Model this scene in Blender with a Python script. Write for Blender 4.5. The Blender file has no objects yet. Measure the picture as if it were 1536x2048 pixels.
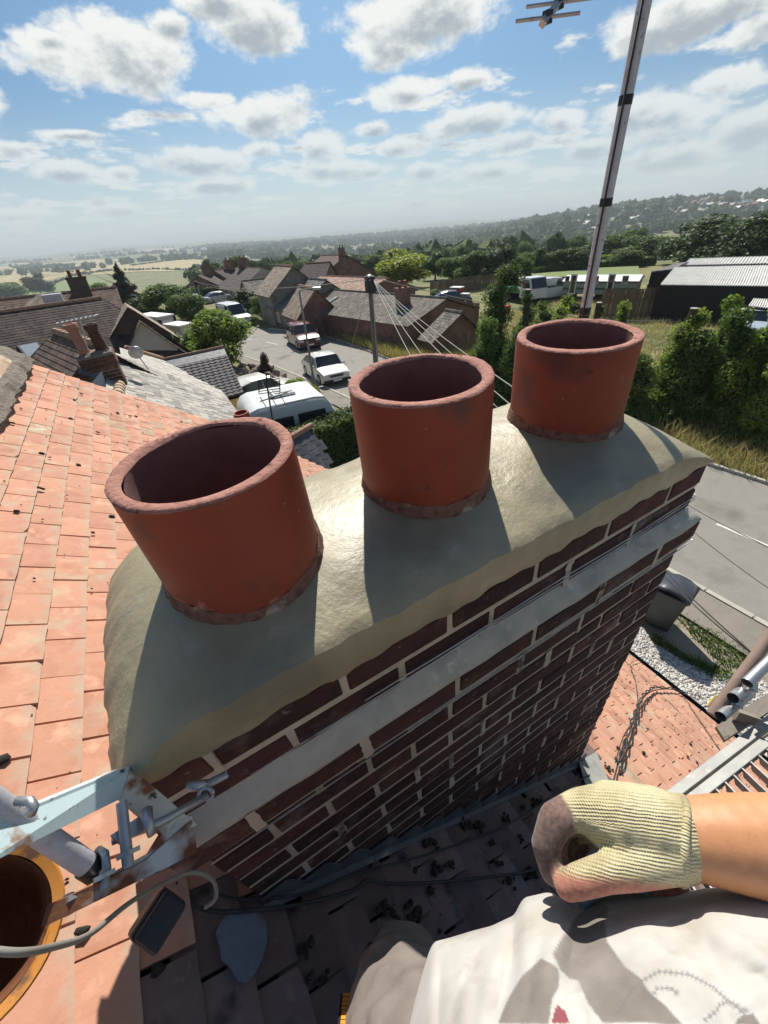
import bpy, bmesh, math, random
import numpy as np
from mathutils import Vector, Matrix
from math import sin, cos, pi, radians, atan2, sqrt
random.seed(7); rng = np.random.default_rng(7)
SC = bpy.context.scene; COL = SC.collection
# ---------------------------------------------------------------- camera
F, PITCH, YAW, ROLL = 813.7254, -0.6031, 0.4787, -0.0784
CAM = np.array([0.1131, -0.4076, 0.6814])
fwd = np.array([sin(YAW)*cos(PITCH), cos(YAW)*cos(PITCH), sin(PITCH)])
_r = np.array([cos(YAW), -sin(YAW), 0.0]); _u = np.cross(_r, fwd)
RT = cos(ROLL)*_r + sin(ROLL)*_u; UP = -sin(ROLL)*_r + cos(ROLL)*_u
cd = bpy.data.cameras.new('camera'); cam = bpy.data.objects.new('camera', cd); COL.objects.link(cam)
cam.matrix_world = Matrix([[RT[0], UP[0], -fwd[0], CAM[0]], [RT[1], UP[1], -fwd[1], CAM[1]], [RT[2], UP[2], -fwd[2], CAM[2]], [0, 0, 0, 1]])
cd.sensor_fit = 'VERTICAL'; cd.sensor_height = 36.0; cd.sensor_width = 27.0; cd.lens = 36.0*F/2048
cd.clip_start = 0.02; cd.clip_end = 60000
SC.camera = cam
# ---------------------------------------------------------------- light
SUN_AZ, SUN_EL = 26.0, 45.0
w = bpy.data.worlds.new('World'); SC.world = w; w.use_nodes = True
NT = w.node_tree; NT.nodes.clear()
def N(nt, t, **k):
    n = nt.nodes.new(t)
    for a, b in k.items():
        if a.startswith('i_'): n.inputs[int(a[2:])].default_value = b
        else: setattr(n, a, b)
    return n
def mth(nt, op, a, b=None, c=None, clamp=False):
    n = nt.nodes.new('ShaderNodeMath'); n.operation = op; n.use_clamp = clamp
    for i, v in enumerate((a, b, c)):
        if v is None: continue
        if isinstance(v, (int, float)): n.inputs[i].default_value = v
        else: nt.links.new(v, n.inputs[i])
    return n.outputs[0]
def pxdir(x, y):
    d = (x-768)/F*RT - (y-1024)/F*UP + fwd
    return d/np.linalg.norm(d)
sky = N(NT, 'ShaderNodeTexSky', sky_type='NISHITA', sun_disc=False, sun_elevation=radians(SUN_EL), sun_rotation=radians(SUN_AZ),
        altitude=100, air_density=1.0, dust_density=1.6, ozone_density=1.6)
tc = N(NT, 'ShaderNodeTexCoord')
sep = N(NT, 'ShaderNodeSeparateXYZ'); NT.links.new(tc.outputs['Generated'], sep.inputs[0])
az = mth(NT, 'ARCTAN2', sep.outputs[0], sep.outputs[1]); el = mth(NT, 'ARCSINE', sep.outputs[2])
# warp the cloud coordinates so the outlines are ragged
zc = mth(NT, 'MAXIMUM', mth(NT, 'ADD', sep.outputs[2], 0.10), 0.03)
cx = mth(NT, 'DIVIDE', sep.outputs[0], zc); cy = mth(NT, 'DIVIDE', sep.outputs[1], zc)
comb = N(NT, 'ShaderNodeCombineXYZ'); NT.links.new(cx, comb.inputs[0]); NT.links.new(cy, comb.inputs[1])
azel = N(NT, 'ShaderNodeCombineXYZ'); NT.links.new(az, azel.inputs[0]); NT.links.new(mth(NT, 'MULTIPLY', el, 1.7), azel.inputs[1])
nz1 = N(NT, 'ShaderNodeTexNoise', i_2=9.0, i_3=8.0, i_4=0.62); NT.links.new(azel.outputs[0], nz1.inputs['Vector'])
nz2 = N(NT, 'ShaderNodeTexNoise', i_2=1.6, i_3=9.0, i_4=0.6); NT.links.new(comb.outputs[0], nz2.inputs['Vector'])
nz3 = N(NT, 'ShaderNodeTexNoise', i_2=24.0, i_3=7.0, i_4=0.6); NT.links.new(azel.outputs[0], nz3.inputs['Vector'])
CL = [(215,110,165,78),(100,78,50,22),(340,50,45,26),(495,60,95,60),(430,8,70,36),(850,28,165,90),(800,90,95,55),(822,180,82,32),
      (938,160,46,22),(525,232,108,44),(425,200,60,17),(648,290,46,34),(945,245,90,30),(1122,240,46,24),(742,262,40,15),(798,294,66,18),
      (1310,228,125,44),(1450,158,95,34),(1400,30,190,62),(1500,66,80,50),(125,342,82,22),(395,325,112,28),(25,300,58,20),(150,270,80,9),(240,345,42,16),
      (520,300,40,18),(650,342,66,20),(748,340,44,18),(850,342,42,15),(1030,285,66,22),(1500,262,75,44),(1180,300,70,22),(-120,180,120,60),(1680,180,120,60),
      (330,-140,260,90),(950,-190,300,80),(20,430,90,14),(230,420,60,12),(430,372,90,14),(1340,320,120,26),(980,340,90,18)]
field = None
for (px, py, hw, hh) in CL:
    d = pxdir(px, py); d1 = pxdir(px+hw, py-hw*0.06); d2 = pxdir(px, py-hh)
    a0 = atan2(d[0], d[1]); e0 = math.asin(d[2])
    wa = abs(atan2(d1[0], d1[1])-a0)*1.0+1e-3; we = abs(math.asin(d2[2])-e0)*1.05+1e-3
    dx = mth(NT, 'DIVIDE', mth(NT, 'SUBTRACT', az, a0), wa); dy = mth(NT, 'DIVIDE', mth(NT, 'SUBTRACT', el, e0), we)
    r2 = mth(NT, 'ADD', mth(NT, 'MULTIPLY', dx, dx), mth(NT, 'MULTIPLY', dy, dy))
    v = mth(NT, 'SUBTRACT', 1.0, mth(NT, 'SQRT', r2))
    dys = mth(NT, 'ADD', dy, 0.42); v2 = mth(NT, 'SUBTRACT', 1.0, mth(NT, 'SQRT', mth(NT, 'ADD', mth(NT, 'MULTIPLY', dx, dx), mth(NT, 'MULTIPLY', dys, dys)))); fieldb = v2 if field is None else mth(NT, 'MAXIMUM', fieldb, v2)
    field = v if field is None else mth(NT, 'MAXIMUM', field, v)
field = mth(NT, 'MAXIMUM', field, -0.9)
puff = mth(NT, 'MULTIPLY', mth(NT, 'SUBTRACT', nz1.outputs[0], 0.5), 2.4)
fine = mth(NT, 'MULTIPLY', mth(NT, 'SUBTRACT', nz3.outputs[0], 0.5), 1.0)
dens = mth(NT, 'ADD', field, mth(NT, 'ADD', puff, fine))
# bands of small cumulus crowding towards the horizon
low = N(NT, 'ShaderNodeMapRange', clamp=True, interpolation_type='SMOOTHSTEP'); low.inputs[1].default_value = 0.30; low.inputs[2].default_value = 0.10
NT.links.new(el, low.inputs[0])
band = mth(NT, 'ADD', mth(NT, 'MULTIPLY', mth(NT, 'SUBTRACT', nz2.outputs[0], 0.5), 5.0), mth(NT, 'MULTIPLY_ADD', low.outputs[0], 0.86, -1.0))
band = mth(NT, 'ADD', band, mth(NT, 'MULTIPLY', fine, 0.8))
back = N(NT, 'ShaderNodeMapRange', clamp=True); back.inputs[1].default_value = 0.9; back.inputs[2].default_value = 1.4   # scattered clouds behind the view
NT.links.new(mth(NT, 'ABSOLUTE', mth(NT, 'SUBTRACT', az, 0.46)), back.inputs[0])
band = mth(NT, 'ADD', band, mth(NT, 'MULTIPLY', back.outputs[0], mth(NT, 'MULTIPLY', mth(NT, 'SUBTRACT', 1.0, low.outputs[0]), 0.55)))
tot = mth(NT, 'MAXIMUM', dens, band)
cov = N(NT, 'ShaderNodeMapRange', clamp=True, interpolation_type='SMOOTHSTEP'); cov.inputs[1].default_value = -0.22; cov.inputs[2].default_value = 0.30
NT.links.new(tot, cov.inputs[0])
thick = N(NT, 'ShaderNodeMapRange', clamp=True, interpolation_type='SMOOTHSTEP'); thick.inputs[1].default_value = 0.12; thick.inputs[2].default_value = 1.05
azs = N(NT, 'ShaderNodeCombineXYZ'); NT.links.new(az, azs.inputs[0]); NT.links.new(mth(NT, 'MULTIPLY_ADD', el, 1.7, 0.035), azs.inputs[1])
nzs = N(NT, 'ShaderNodeTexNoise', i_2=9.0, i_3=8.0, i_4=0.62); NT.links.new(azs.outputs[0], nzs.inputs['Vector'])
under = mth(NT, 'ADD', mth(NT, 'MAXIMUM', fieldb, mth(NT, 'MULTIPLY', band, 0.8)), mth(NT, 'ADD', mth(NT, 'MULTIPLY', mth(NT, 'SUBTRACT', nzs.outputs[0], 0.5), 3.4), mth(NT, 'MULTIPLY', fine, 0.6)))
NT.links.new(under, thick.inputs[0])
cc = N(NT, 'ShaderNodeMix', data_type='RGBA'); cc.inputs[6].default_value = (12.8, 13.0, 12.6, 1); cc.inputs[7].default_value = (5.6, 6.4, 7.0, 1)
NT.links.new(thick.outputs[0], cc.inputs[0])
# the hazy light near the horizon washes the clouds out
hz = N(NT, 'ShaderNodeMapRange', clamp=True, interpolation_type='SMOOTHSTEP'); hz.inputs[1].default_value = 0.22; hz.inputs[2].default_value = -0.02
NT.links.new(el, hz.inputs[0])
hm = N(NT, 'ShaderNodeMix', data_type='RGBA'); NT.links.new(mth(NT, 'MULTIPLY', hz.outputs[0], 0.8), hm.inputs[0])
hm.inputs[7].default_value = (11.2, 12.3, 12.1, 1)
tint = N(NT, 'ShaderNodeMix', data_type='RGBA', blend_type='MULTIPLY'); tint.inputs[0].default_value = 1.0; tint.inputs[7].default_value = (0.52, 0.84, 1.10, 1)
NT.links.new(sky.outputs[0], tint.inputs[6]); NT.links.new(tint.outputs[2], hm.inputs[6])
mx = N(NT, 'ShaderNodeMix', data_type='RGBA')
NT.links.new(mth(NT, 'MULTIPLY', cov.outputs[0], mth(NT, 'SUBTRACT', 1.0, mth(NT, 'MULTIPLY', hz.outputs[0], 0.75))), mx.inputs[0])
NT.links.new(hm.outputs[2], mx.inputs[6]); NT.links.new(cc.outputs[2], mx.inputs[7])
bg = N(NT, 'ShaderNodeBackground'); bg.inputs[1].default_value = 0.055
NT.links.new(mx.outputs[2], bg.inputs[0])
wo = N(NT, 'ShaderNodeOutputWorld'); NT.links.new(bg.outputs[0], wo.inputs[0])
w.cycles.sampling_method = 'MANUAL'; w.cycles.sample_map_resolution = 512
sd = bpy.data.lights.new('sun', 'SUN'); sd.energy = 5.0; sd.angle = radians(0.55); sd.color = (1.0, 0.94, 0.84)
so = bpy.data.objects.new('sun', sd); COL.objects.link(so)
sdir = Vector((sin(radians(SUN_AZ))*cos(radians(SUN_EL)), cos(radians(SUN_AZ))*cos(radians(SUN_EL)), sin(radians(SUN_EL))))
so.rotation_euler = sdir.to_track_quat('Z', 'Y').to_euler()
SC.view_settings.view_transform = 'Standard'; SC.view_settings.look = 'None'; SC.view_settings.gamma = 1.0
SC.view_settings.exposure = 0.42; SC.view_settings.use_curve_mapping = False
SC.render.engine = 'CYCLES'
SC.cycles.max_bounces = 6; SC.cycles.diffuse_bounces = 3; SC.cycles.glossy_bounces = 3; SC.cycles.transmission_bounces = 4
SC.cycles.transparent_max_bounces = 6; SC.cycles.volume_bounces = 0; SC.cycles.use_denoising = True
SC.cycles.sample_clamp_indirect = 6.0

# ---------------------------------------------------------------- frames and helpers
_a, _b = 0.0285, -0.0621          # the old house leans a little
HT = Matrix(((1, 0, 0), (0, cos(_a), -sin(_a)), (0, sin(_a), cos(_a)))) @ Matrix(((cos(_b), 0, sin(_b)), (0, 1, 0), (-sin(_b), 0, cos(_b))))
HT4 = HT.to_4x4(); HTn = np.array(HT)
CH = HTn.T @ CAM
def hp(x, y, n, k):               # a sight line met with a plane of the house frame
    d = HTn.T @ pxdir(x, y); n = np.array(n, float); t = (k-n @ CH)/(n @ d); return Vector(CH+t*d)
def wz(x, y, z):                  # a sight line met with a level
    d = pxdir(x, y); return Vector(CAM+(z-CAM[2])/d[2]*d)
def at(x, y, dist): return Vector(CAM+pxdir(x, y)*dist)
def ath(x, y, dist): return Vector(HTn.T @ (CAM+pxdir(x, y)*dist))
def wd(x, y, hd):                 # point on the sight line at horizontal distance hd
    d = pxdir(x, y); return Vector(CAM+d*hd/math.hypot(d[0], d[1]))
ORG = {}
def thing(name, label, cat, loc=(0, 0, 0), group=None, house=False):
    o = bpy.data.objects.new(name, None); o.empty_display_size = 0.1; COL.objects.link(o)
    m = Matrix.Translation(Vector(loc)); o.matrix_world = (HT4 @ m) if house else m
    o['label'] = label; o['category'] = cat
    if group: o['group'] = group
    ORG[o.name] = Vector(loc); return o
def tag(o, label=None, cat=None, group=None, kind=None):
    if label: o['label'] = label
    if cat: o['category'] = cat
    if group: o['group'] = group
    if kind: o['kind'] = kind
    return o
def npmesh(name, V, Fa, mats=(), smooth=False, mi=None):
    me = bpy.data.meshes.new(name); V = np.asarray(V, dtype=np.float32).reshape(-1, 3)
    if isinstance(Fa, np.ndarray):
        n, k = Fa.shape; loops = Fa.ravel(); starts = np.arange(n)*k; tots = np.full(n, k)
    else:
        n = len(Fa); tots = np.array([len(f) for f in Fa]); starts = np.concatenate([[0], np.cumsum(tots)[:-1]]) if n else np.zeros(0)
        loops = np.array([i for f in Fa for i in f])
    me.vertices.add(len(V)); me.vertices.foreach_set('co', V.ravel())
    me.loops.add(len(loops)); me.loops.foreach_set('vertex_index', loops.astype(np.int32))
    me.polygons.add(n); me.polygons.foreach_set('loop_start', starts.astype(np.int32)); me.polygons.foreach_set('loop_total', tots.astype(np.int32))
    for m in mats: me.materials.append(m)
    me.polygons.foreach_set('use_smooth', np.full(n, bool(smooth)))
    if mi is not None: me.polygons.foreach_set('material_index', np.asarray(mi, dtype=np.int32))
    me.update(calc_edges=True); me.validate(); return me
def place(name, me, parent=None, house=False, loc=None):
    """link a mesh given in world (or house) coordinates, under a thing"""
    o = bpy.data.objects.new(name, me); COL.objects.link(o)
    if parent is not None:
        o.parent = parent; org = ORG.get(parent.name, Vector((0, 0, 0)))
        me.transform(Matrix.Translation(-org)); ORG[o.name] = org
    else:
        org = Vector(loc) if loc is not None else Vector((0, 0, 0)); ORG[o.name] = org
        me.transform(Matrix.Translation(-org)); m = Matrix.Translation(org)
        o.matrix_world = (HT4 @ m) if house else m
    return o
class MB:
    def __init__(s): s.V = []; s.F = []; s.M = []; s.m = 0
    def add(s, V, Fs, mi=None):
        b = len(s.V); s.V += [tuple(v) for v in V]; s.F += [[i+b for i in f] for f in Fs]; s.M += [s.m if mi is None else mi]*len(Fs); return s
    def box(s, c, d, rot=None, jit=0, mi=None):
        c = Vector(c); x, y, z = (q/2 for q in d); V = []
        for i in (-1, 1):
            for j in (-1, 1):
                for k in (-1, 1):
                    v = Vector((i*x, j*y, k*z))
                    if jit: v += Vector((random.uniform(-jit, jit) for _ in range(3)))
                    if rot is not None: v = rot @ v
                    V.append(c+v)
        return s.add(V, [(0, 1, 3, 2), (4, 6, 7, 5), (0, 4, 5, 1), (2, 3, 7, 6), (0, 2, 6, 4), (1, 5, 7, 3)], mi)
    def slab(s, P, th, mi=None):      # planar polygon, thickened downwards from its plane
        P = [Vector(p) for p in P]; n = Vector((0, 0, 0))
        for i in range(len(P)): n += (P[i]-P[0]).cross(P[(i+1) % len(P)]-P[0])
        n.normalize()
        if n.z < -.02: P = P[::-1]; n = -n
        Q = [p-n*th for p in P]; k = len(P)
        return s.add(P+Q, [list(range(k)), list(range(2*k-1, k-1, -1))]+[(i, i+k, (i+1) % k+k, (i+1) % k) for i in range(k)], mi)
    def tube(s, P, r, n=8, cap=True, mi=None, closed=False):
        P = [Vector(p) for p in P]; R = r if isinstance(r, (list, tuple)) else [r]*len(P); b = len(s.V); up = None
        for i, p in enumerate(P):
            t = (P[min(i+1, len(P)-1)]-P[max(i-1, 0)]).normalized()
            if up is None: up = Vector((0, 0, 1)) if abs(t.z) < .9 else Vector((1, 0, 0))
            x = t.cross(up).normalized(); y = x.cross(t).normalized(); up = y
            for k in range(n):
                a = 2*pi*k/n; s.V.append(tuple(p+(x*cos(a)+y*sin(a))*R[i]))
        m = s.m if mi is None else mi
        for i in range(len(P)-1):
            for k in range(n):
                s.F.append([b+i*n+k, b+i*n+(k+1) % n, b+(i+1)*n+(k+1) % n, b+(i+1)*n+k]); s.M.append(m)
        if cap:
            s.F.append([b+k for k in range(n)][::-1]); s.F.append([b+(len(P)-1)*n+k for k in range(n)]); s.M += [m, m]
        return s
    def lathe(s, c, prof, n=32, mi=None, jr=0, closed=False):
        c = Vector(c); b = len(s.V); ph = random.random()*9
        for j, (r, z) in enumerate(prof):
            for k in range(n):
                a = 2*pi*k/n; q = jr*(sin(3*a+ph+j)+.6*sin(7*a+2*ph)+.5*random.uniform(-1, 1)) if jr else 0
                s.V.append((c.x+(r+q)*cos(a), c.y+(r+q)*sin(a), c.z+z+q*.7))
        m = s.m if mi is None else mi; L = len(prof)
        for j in range(L if closed else L-1):
            j2 = (j+1) % L
            for k in range(n):
                s.F.append([b+j*n+k, b+j*n+(k+1) % n, b+j2*n+(k+1) % n, b+j2*n+k]); s.M.append(m)
        return s
    def poly(s, P, mi=None): return s.add(P, [list(range(len(P)))], mi)
    def mesh(s, name, mats, smooth=False): return npmesh(name, s.V, s.F, mats if isinstance(mats, (list, tuple)) else [mats], smooth, s.M)
    def build(s, name, mats, parent=None, house=False, smooth=False, loc=None, bevel=0, auto=None):
        me = s.mesh(name, mats, smooth or auto is not None); o = place(name, me, parent, house, loc)
        if auto is not None: 
            sharp_by_angle(me, auto)
        if bevel:
            b = o.modifiers.new('bevel', 'BEVEL'); b.width = bevel; b.segments = 2; b.limit_method = 'ANGLE'; b.harden_normals = False
        return o
def sharp_by_angle(me, deg):
    bm = bmesh.new(); bm.from_mesh(me); bmesh.ops.recalc_face_normals(bm, faces=bm.faces)
    for e in bm.edges:
        if len(e.link_faces) != 2 or e.calc_face_angle(0) > radians(deg): e.smooth = False
    bm.to_mesh(me); bm.free()
def piece(name, me, parent, M):      # a piece sharing mesh data; M in the parent's frame
    o = bpy.data.objects.new(name, me); COL.objects.link(o); o.parent = parent
    org = ORG.get(parent.name, Vector((0, 0, 0))); o.matrix_local = Matrix.Translation(-org) @ M; return o
def copy_tree(o, parent=None):
    c = o.copy(); COL.objects.link(c)
    if parent is not None: c.parent = parent
    for ch in [q for q in bpy.data.objects if q.parent == o]: copy_tree(ch, c)
    return c
# ---------------------------------------------------------------- materials
def mat(name, cols, scale=6.0, rough=0.8, bump=0.2, bscale=30.0, dist=0.01, metallic=0.0, rand=0.0, spots=None, detail=6.0, coord='Object',
        stretch=None, trans=0.0, rvar=0.0, spec=0.4, wave=None, cells=None, coat=0.0, sss=0.0):
    m = bpy.data.materials.new(name); m.use_nodes = True; nt = m.node_tree; nt.nodes.clear(); L = nt.links.new
    out = N(nt, 'ShaderNodeOutputMaterial'); b = N(nt, 'ShaderNodeBsdfPrincipled'); tcn = N(nt, 'ShaderNodeTexCoord'); oi = N(nt, 'ShaderNodeObjectInfo')
    vec = tcn.outputs[coord]
    if stretch:
        mp = N(nt, 'ShaderNodeMapping'); mp.inputs['Scale'].default_value = stretch; L(vec, mp.inputs[0]); vec = mp.outputs[0]
    if rand:
        va = N(nt, 'ShaderNodeVectorMath', operation='MULTIPLY_ADD'); va.inputs[1].default_value = (1, 1, 1); L(vec, va.inputs[0])
        cb = N(nt, 'ShaderNodeCombineXYZ'); q = mth(nt, 'MULTIPLY', oi.outputs['Random'], 57.0); L(q, cb.inputs[0]); L(q, cb.inputs[1]); L(cb.outputs[0], va.inputs[2]); vec = va.outputs[0]
    nz = N(nt, 'ShaderNodeTexNoise', i_2=scale, i_3=detail, i_4=0.6); L(vec, nz.inputs['Vector'])
    cr = N(nt, 'ShaderNodeValToRGB'); el_ = cr.color_ramp.elements; k = len(cols)
    for i, c in enumerate(cols):
        p = 0.28+0.44*i/max(1, k-1)
        if i < 2: e = el_[i]; e.position = p
        else: e = el_.new(p)
        e.color = (*c, 1)
    if k == 1: el_[1].color = (*cols[0], 1)
    L(nz.outputs[0], cr.inputs[0]); col = cr.outputs[0]
    def mix(a, b_, f, bt='MIX'):
        q = N(nt, 'ShaderNodeMix', data_type='RGBA', blend_type=bt)
        for s_, v in ((0, f), (6, a), (7, b_)):
            if isinstance(v, (int, float)): q.inputs[s_].default_value = v
            elif isinstance(v, tuple): q.inputs[s_].default_value = (*v, 1)
            else: L(v, q.inputs[s_])
        return q.outputs[2]
    for sp in (spots or []):
        c, sc, lo, hi = sp[:4]
        n2 = N(nt, 'ShaderNodeTexNoise', i_2=sc, i_3=4.0, i_4=0.55); L(vec, n2.inputs['Vector'])
        mr = N(nt, 'ShaderNodeMapRange', clamp=True); mr.inputs[1].default_value = lo; mr.inputs[2].default_value = hi; L(n2.outputs[0], mr.inputs[0])
        col = mix(col, c, mr.outputs[0])
    if cells:
        sc, amt = cells
        vo = N(nt, 'ShaderNodeTexVoronoi', i_2=sc); L(vec, vo.inputs['Vector'])
        g = N(nt, 'ShaderNodeSeparateXYZ'); L(vo.outputs['Color'], g.inputs[0])
        col = mix(col, mix((0.3, 0.3, 0.3), (1.7, 1.65, 1.6), g.outputs[0]), amt, 'MULTIPLY')
    if rand:
        hs = N(nt, 'ShaderNodeHueSaturation'); L(col, hs.inputs['Color'])
        L(mth(nt, 'MULTIPLY_ADD', oi.outputs['Random'], 2*rand, 1.0-rand), hs.inputs['Value'])
        L(mth(nt, 'MULTIPLY_ADD', mth(nt, 'FRACT', mth(nt, 'MULTIPLY', oi.outputs['Random'], 7.3)), 0.05*rand, 0.5-0.025*rand), hs.inputs['Hue']); col = hs.outputs[0]
    L(col, b.inputs['Base Color']); b.inputs['Metallic'].default_value = metallic; b.inputs['Roughness'].default_value = rough
    b.inputs['Specular IOR Level'].default_value = spec; b.inputs['Coat Weight'].default_value = coat
    if sss: b.inputs['Subsurface Weight'].default_value = sss; b.inputs['Subsurface Radius'].default_value = (.008, .004, .002); b.inputs['Subsurface Scale'].default_value = 1.0
    if rvar:
        n4 = N(nt, 'ShaderNodeTexNoise', i_2=scale*1.7, i_3=5.0); L(vec, n4.inputs['Vector'])
        L(mth(nt, 'MULTIPLY_ADD', n4.outputs[0], 2*rvar, rough-rvar), b.inputs['Roughness'])
    if bump or wave:
        bp = N(nt, 'ShaderNodeBump'); bp.inputs['Strength'].default_value = min(1.0, bump) if bump else 0.6; bp.inputs['Distance'].default_value = dist
        n3 = N(nt, 'ShaderNodeTexNoise', i_2=bscale, i_3=8.0, i_4=0.65); L(vec, n3.inputs['Vector']); h = n3.outputs[0]
        if wave:
            wv = N(nt, 'ShaderNodeTexWave', i_1=wave[0], i_2=wave[1], i_3=2.0); wv.bands_direction = wave[2]; L(vec, wv.inputs['Vector'])
            h = mth(nt, 'MULTIPLY_ADD', wv.outputs['Fac'], wave[3], h)
        L(h, bp.inputs['Height']); L(bp.outputs[0], b.inputs['Normal'])
    if trans:
        tr = N(nt, 'ShaderNodeBsdfTranslucent'); L(mix(col, (0.9, 1.0, 0.35), 0.35, 'MULTIPLY'), tr.inputs[0]); ms = N(nt, 'ShaderNodeMixShader'); ms.inputs[0].default_value = trans
        br = N(nt, 'ShaderNodeMix', data_type='RGBA', blend_type='MULTIPLY')
        L(b.outputs[0], ms.inputs[1]); L(tr.outputs[0], ms.inputs[2]); L(ms.outputs[0], out.inputs[0])
    else: L(b.outputs[0], out.inputs[0])
    return m
# ================================================================ the old roof and its chimney (house frame)
M_BRICK = mat('old_brick', [(.036,.017,.017), (.062,.026,.024), (.095,.038,.032)], 14, .9, .8, 90, .006, rand=.42, spots=[((.20,.15,.13), 9, .57, .76), ((.30,.25,.21), 45, .66, .76), ((.035,.02,.022), 5, .58, .75)])
M_MORT = mat('lime_mortar', [(.38,.33,.26), (.54,.48,.38), (.45,.40,.31)], 9, .95, .7, 120, .004)
M_LEDGE = mat('weathered_mortar', [(.34,.34,.31), (.48,.47,.42), (.40,.38,.33)], 12, .9, .5, 80, .003, spots=[((.62,.61,.56), 22, .60, .72), ((.13,.12,.11), 30, .68, .76)])
M_FLAUNCH = mat('fresh_cement', [(.235,.205,.125), (.32,.28,.175), (.28,.25,.165)], 5, .42, .55, 34, .006, rvar=.22, spec=.6, spots=[((.36,.33,.24), 13, .58, .72), ((.20,.185,.13), 4, .56, .7), ((.12,.11,.085), 140, .70, .78)])
M_TERR = mat('terracotta_pot', [(.20,.034,.019), (.275,.048,.024), (.235,.050,.032)], 4.5, .55, .22, 70, .002, rand=.10, rvar=.15, spec=.35, spots=[((.34,.16,.12), 16, .66, .76), ((.40,.24,.19), 60, .70, .76), ((.13,.045,.04), 7, .56, .72), ((.26,.10,.075), 2.2, .60, .78), ((.42,.22,.16), 9, .68, .74), ((.08,.026,.02), 30, .66, .74), ((.10,.03,.024), 3.5, .58, .8)])
M_RIM = mat('raw_terracotta', [(.30,.125,.095), (.44,.215,.165), (.36,.155,.12)], 30, .9, 1, 110, .006, spots=[((.14,.06,.05), 40, .60, .70), ((.58,.36,.29), 60, .62, .70)])
M_INNER = mat('sooty_terracotta', [(.14,.060,.055), (.19,.088,.078), (.10,.045,.045)], 8, .85, .4, 60, .003)
M_COLLAR = mat('old_mortar_collar', [(.11,.04,.032), (.24,.12,.09), (.07,.03,.026)], 30, .95, 1, 70, .008, spots=[((.42,.33,.26), 24, .58, .68)])
M_TILE = mat('clay_tile', [(.41,.190,.122), (.51,.262,.176), (.46,.230,.153)], 9, .85, .45, 70, .003, rand=.09, spec=.3,
             spots=[((.46,.36,.25), 7, .57, .72), ((.62,.34,.23), 15, .58, .7), ((.10,.07,.055), 55, .70, .76)])
def tail_lichen(m):
    nt = m.node_tree; b = nt.nodes['Principled BSDF']; src = b.inputs['Base Color'].links[0].from_socket; a = N(nt, 'ShaderNodeAttribute', attribute_name='tail'); tcn = N(nt, 'ShaderNodeTexCoord'); n = N(nt, 'ShaderNodeTexNoise', i_2=21.0, i_3=6.0); nt.links.new(tcn.outputs['Object'], n.inputs['Vector'])
    oi = N(nt, 'ShaderNodeObjectInfo'); q = mth(nt, 'ADD', a.outputs['Fac'], mth(nt, 'MULTIPLY', mth(nt, 'SUBTRACT', n.outputs[0], .5), .9)); mr = N(nt, 'ShaderNodeMapRange', clamp=True); mr.inputs[1].default_value = .76; mr.inputs[2].default_value = .98; nt.links.new(q, mr.inputs[0])
    mx_ = N(nt, 'ShaderNodeMix', data_type='RGBA'); nt.links.new(mth(nt, 'MULTIPLY', mr.outputs[0], .62), mx_.inputs[0]); nt.links.new(src, mx_.inputs[6]); mx_.inputs[7].default_value = (.42, .33, .25, 1); nt.links.new(mx_.outputs[2], b.inputs['Base Color'])
tail_lichen(M_TILE)
M_TILE_E = mat('clay_tile_lichen', [(.36,.19,.12), (.42,.31,.21), (.48,.24,.16)], 10, .92, .6, 80, .004, rand=.16, spots=[((.50,.46,.36), 13, .52, .66), ((.07,.055,.05), 40, .66, .74)])
M_LEAD = mat('grey_lead', [(.055,.060,.072), (.085,.092,.108), (.12,.13,.15)], 5, .62, .4, 18, .006, rvar=.12, spots=[((.22,.23,.24), 12, .60, .74)])
M_LEAD2 = mat('pale_lead_sheet', [(.09,.11,.14), (.15,.18,.23), (.07,.08,.09)], 9, .6, .4, 18, .006, rvar=.12, spots=[((.14,.10,.08), 9, .58, .68)])
M_MOSS = mat('dark_moss', [(.018,.017,.013), (.035,.034,.024), (.06,.055,.035)], 40, 1, 1, 90, .006)
M_GALV = mat('galvanised_steel', [(.36,.38,.40), (.50,.52,.54)], 14, .42, .25, 60, .001, metallic=.75, spots=[((.22,.20,.18), 20, .6, .72)])
M_ALU = mat('pitted_grey_mast', [(.38,.38,.42), (.50,.50,.55), (.44,.44,.48)], 30, .62, .5, 160, .001, metallic=.25, spots=[((.10,.09,.10), 90, .62, .70)])
M_TAPE = mat('black_tape', [(.012,.012,.015)], 8, .45, .2, 40, .001)
M_RUST = mat('rusty_steel', [(.10,.035,.018), (.17,.065,.03), (.24,.12,.07)], 16, .85, .7, 70, .002, spots=[((.45,.50,.52), 8, .54, .62)])
M_BLUE = mat('pale_blue_steel', [(.40,.53,.56), (.50,.63,.66), (.46,.58,.60)], 7, .45, .2, 40, .001, spots=[((.28,.13,.06), 22, .62, .70), ((.12,.10,.09), 80, .64, .70)])
M_CREAM = mat('cream_steel', [(.52,.49,.40), (.62,.58,.50)], 7, .6, .4, 40, .001, spots=[((.24,.08,.03), 19, .53, .62), ((.08,.04,.02), 60, .60, .66)])
M_BLACK = mat('black_plastic', [(.012,.013,.017), (.03,.032,.04)], 8, .5, .3, 30, .002)
M_CABLE = mat('grey_cable', [(.20,.18,.16), (.30,.28,.25)], 20, .7, .3, 60, .001)
M_DKCABLE = mat('black_cable', [(.02,.02,.024), (.045,.044,.046)], 20, .6, .3, 60, .001)
M_ORANGE = mat('orange_bucket', [(.50,.19,.03), (.62,.26,.05)], 8, .6, .4, 50, .001, spots=[((.18,.09,.045), 26, .60, .70), ((.42,.26,.14), 9, .54, .70)])
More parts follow.
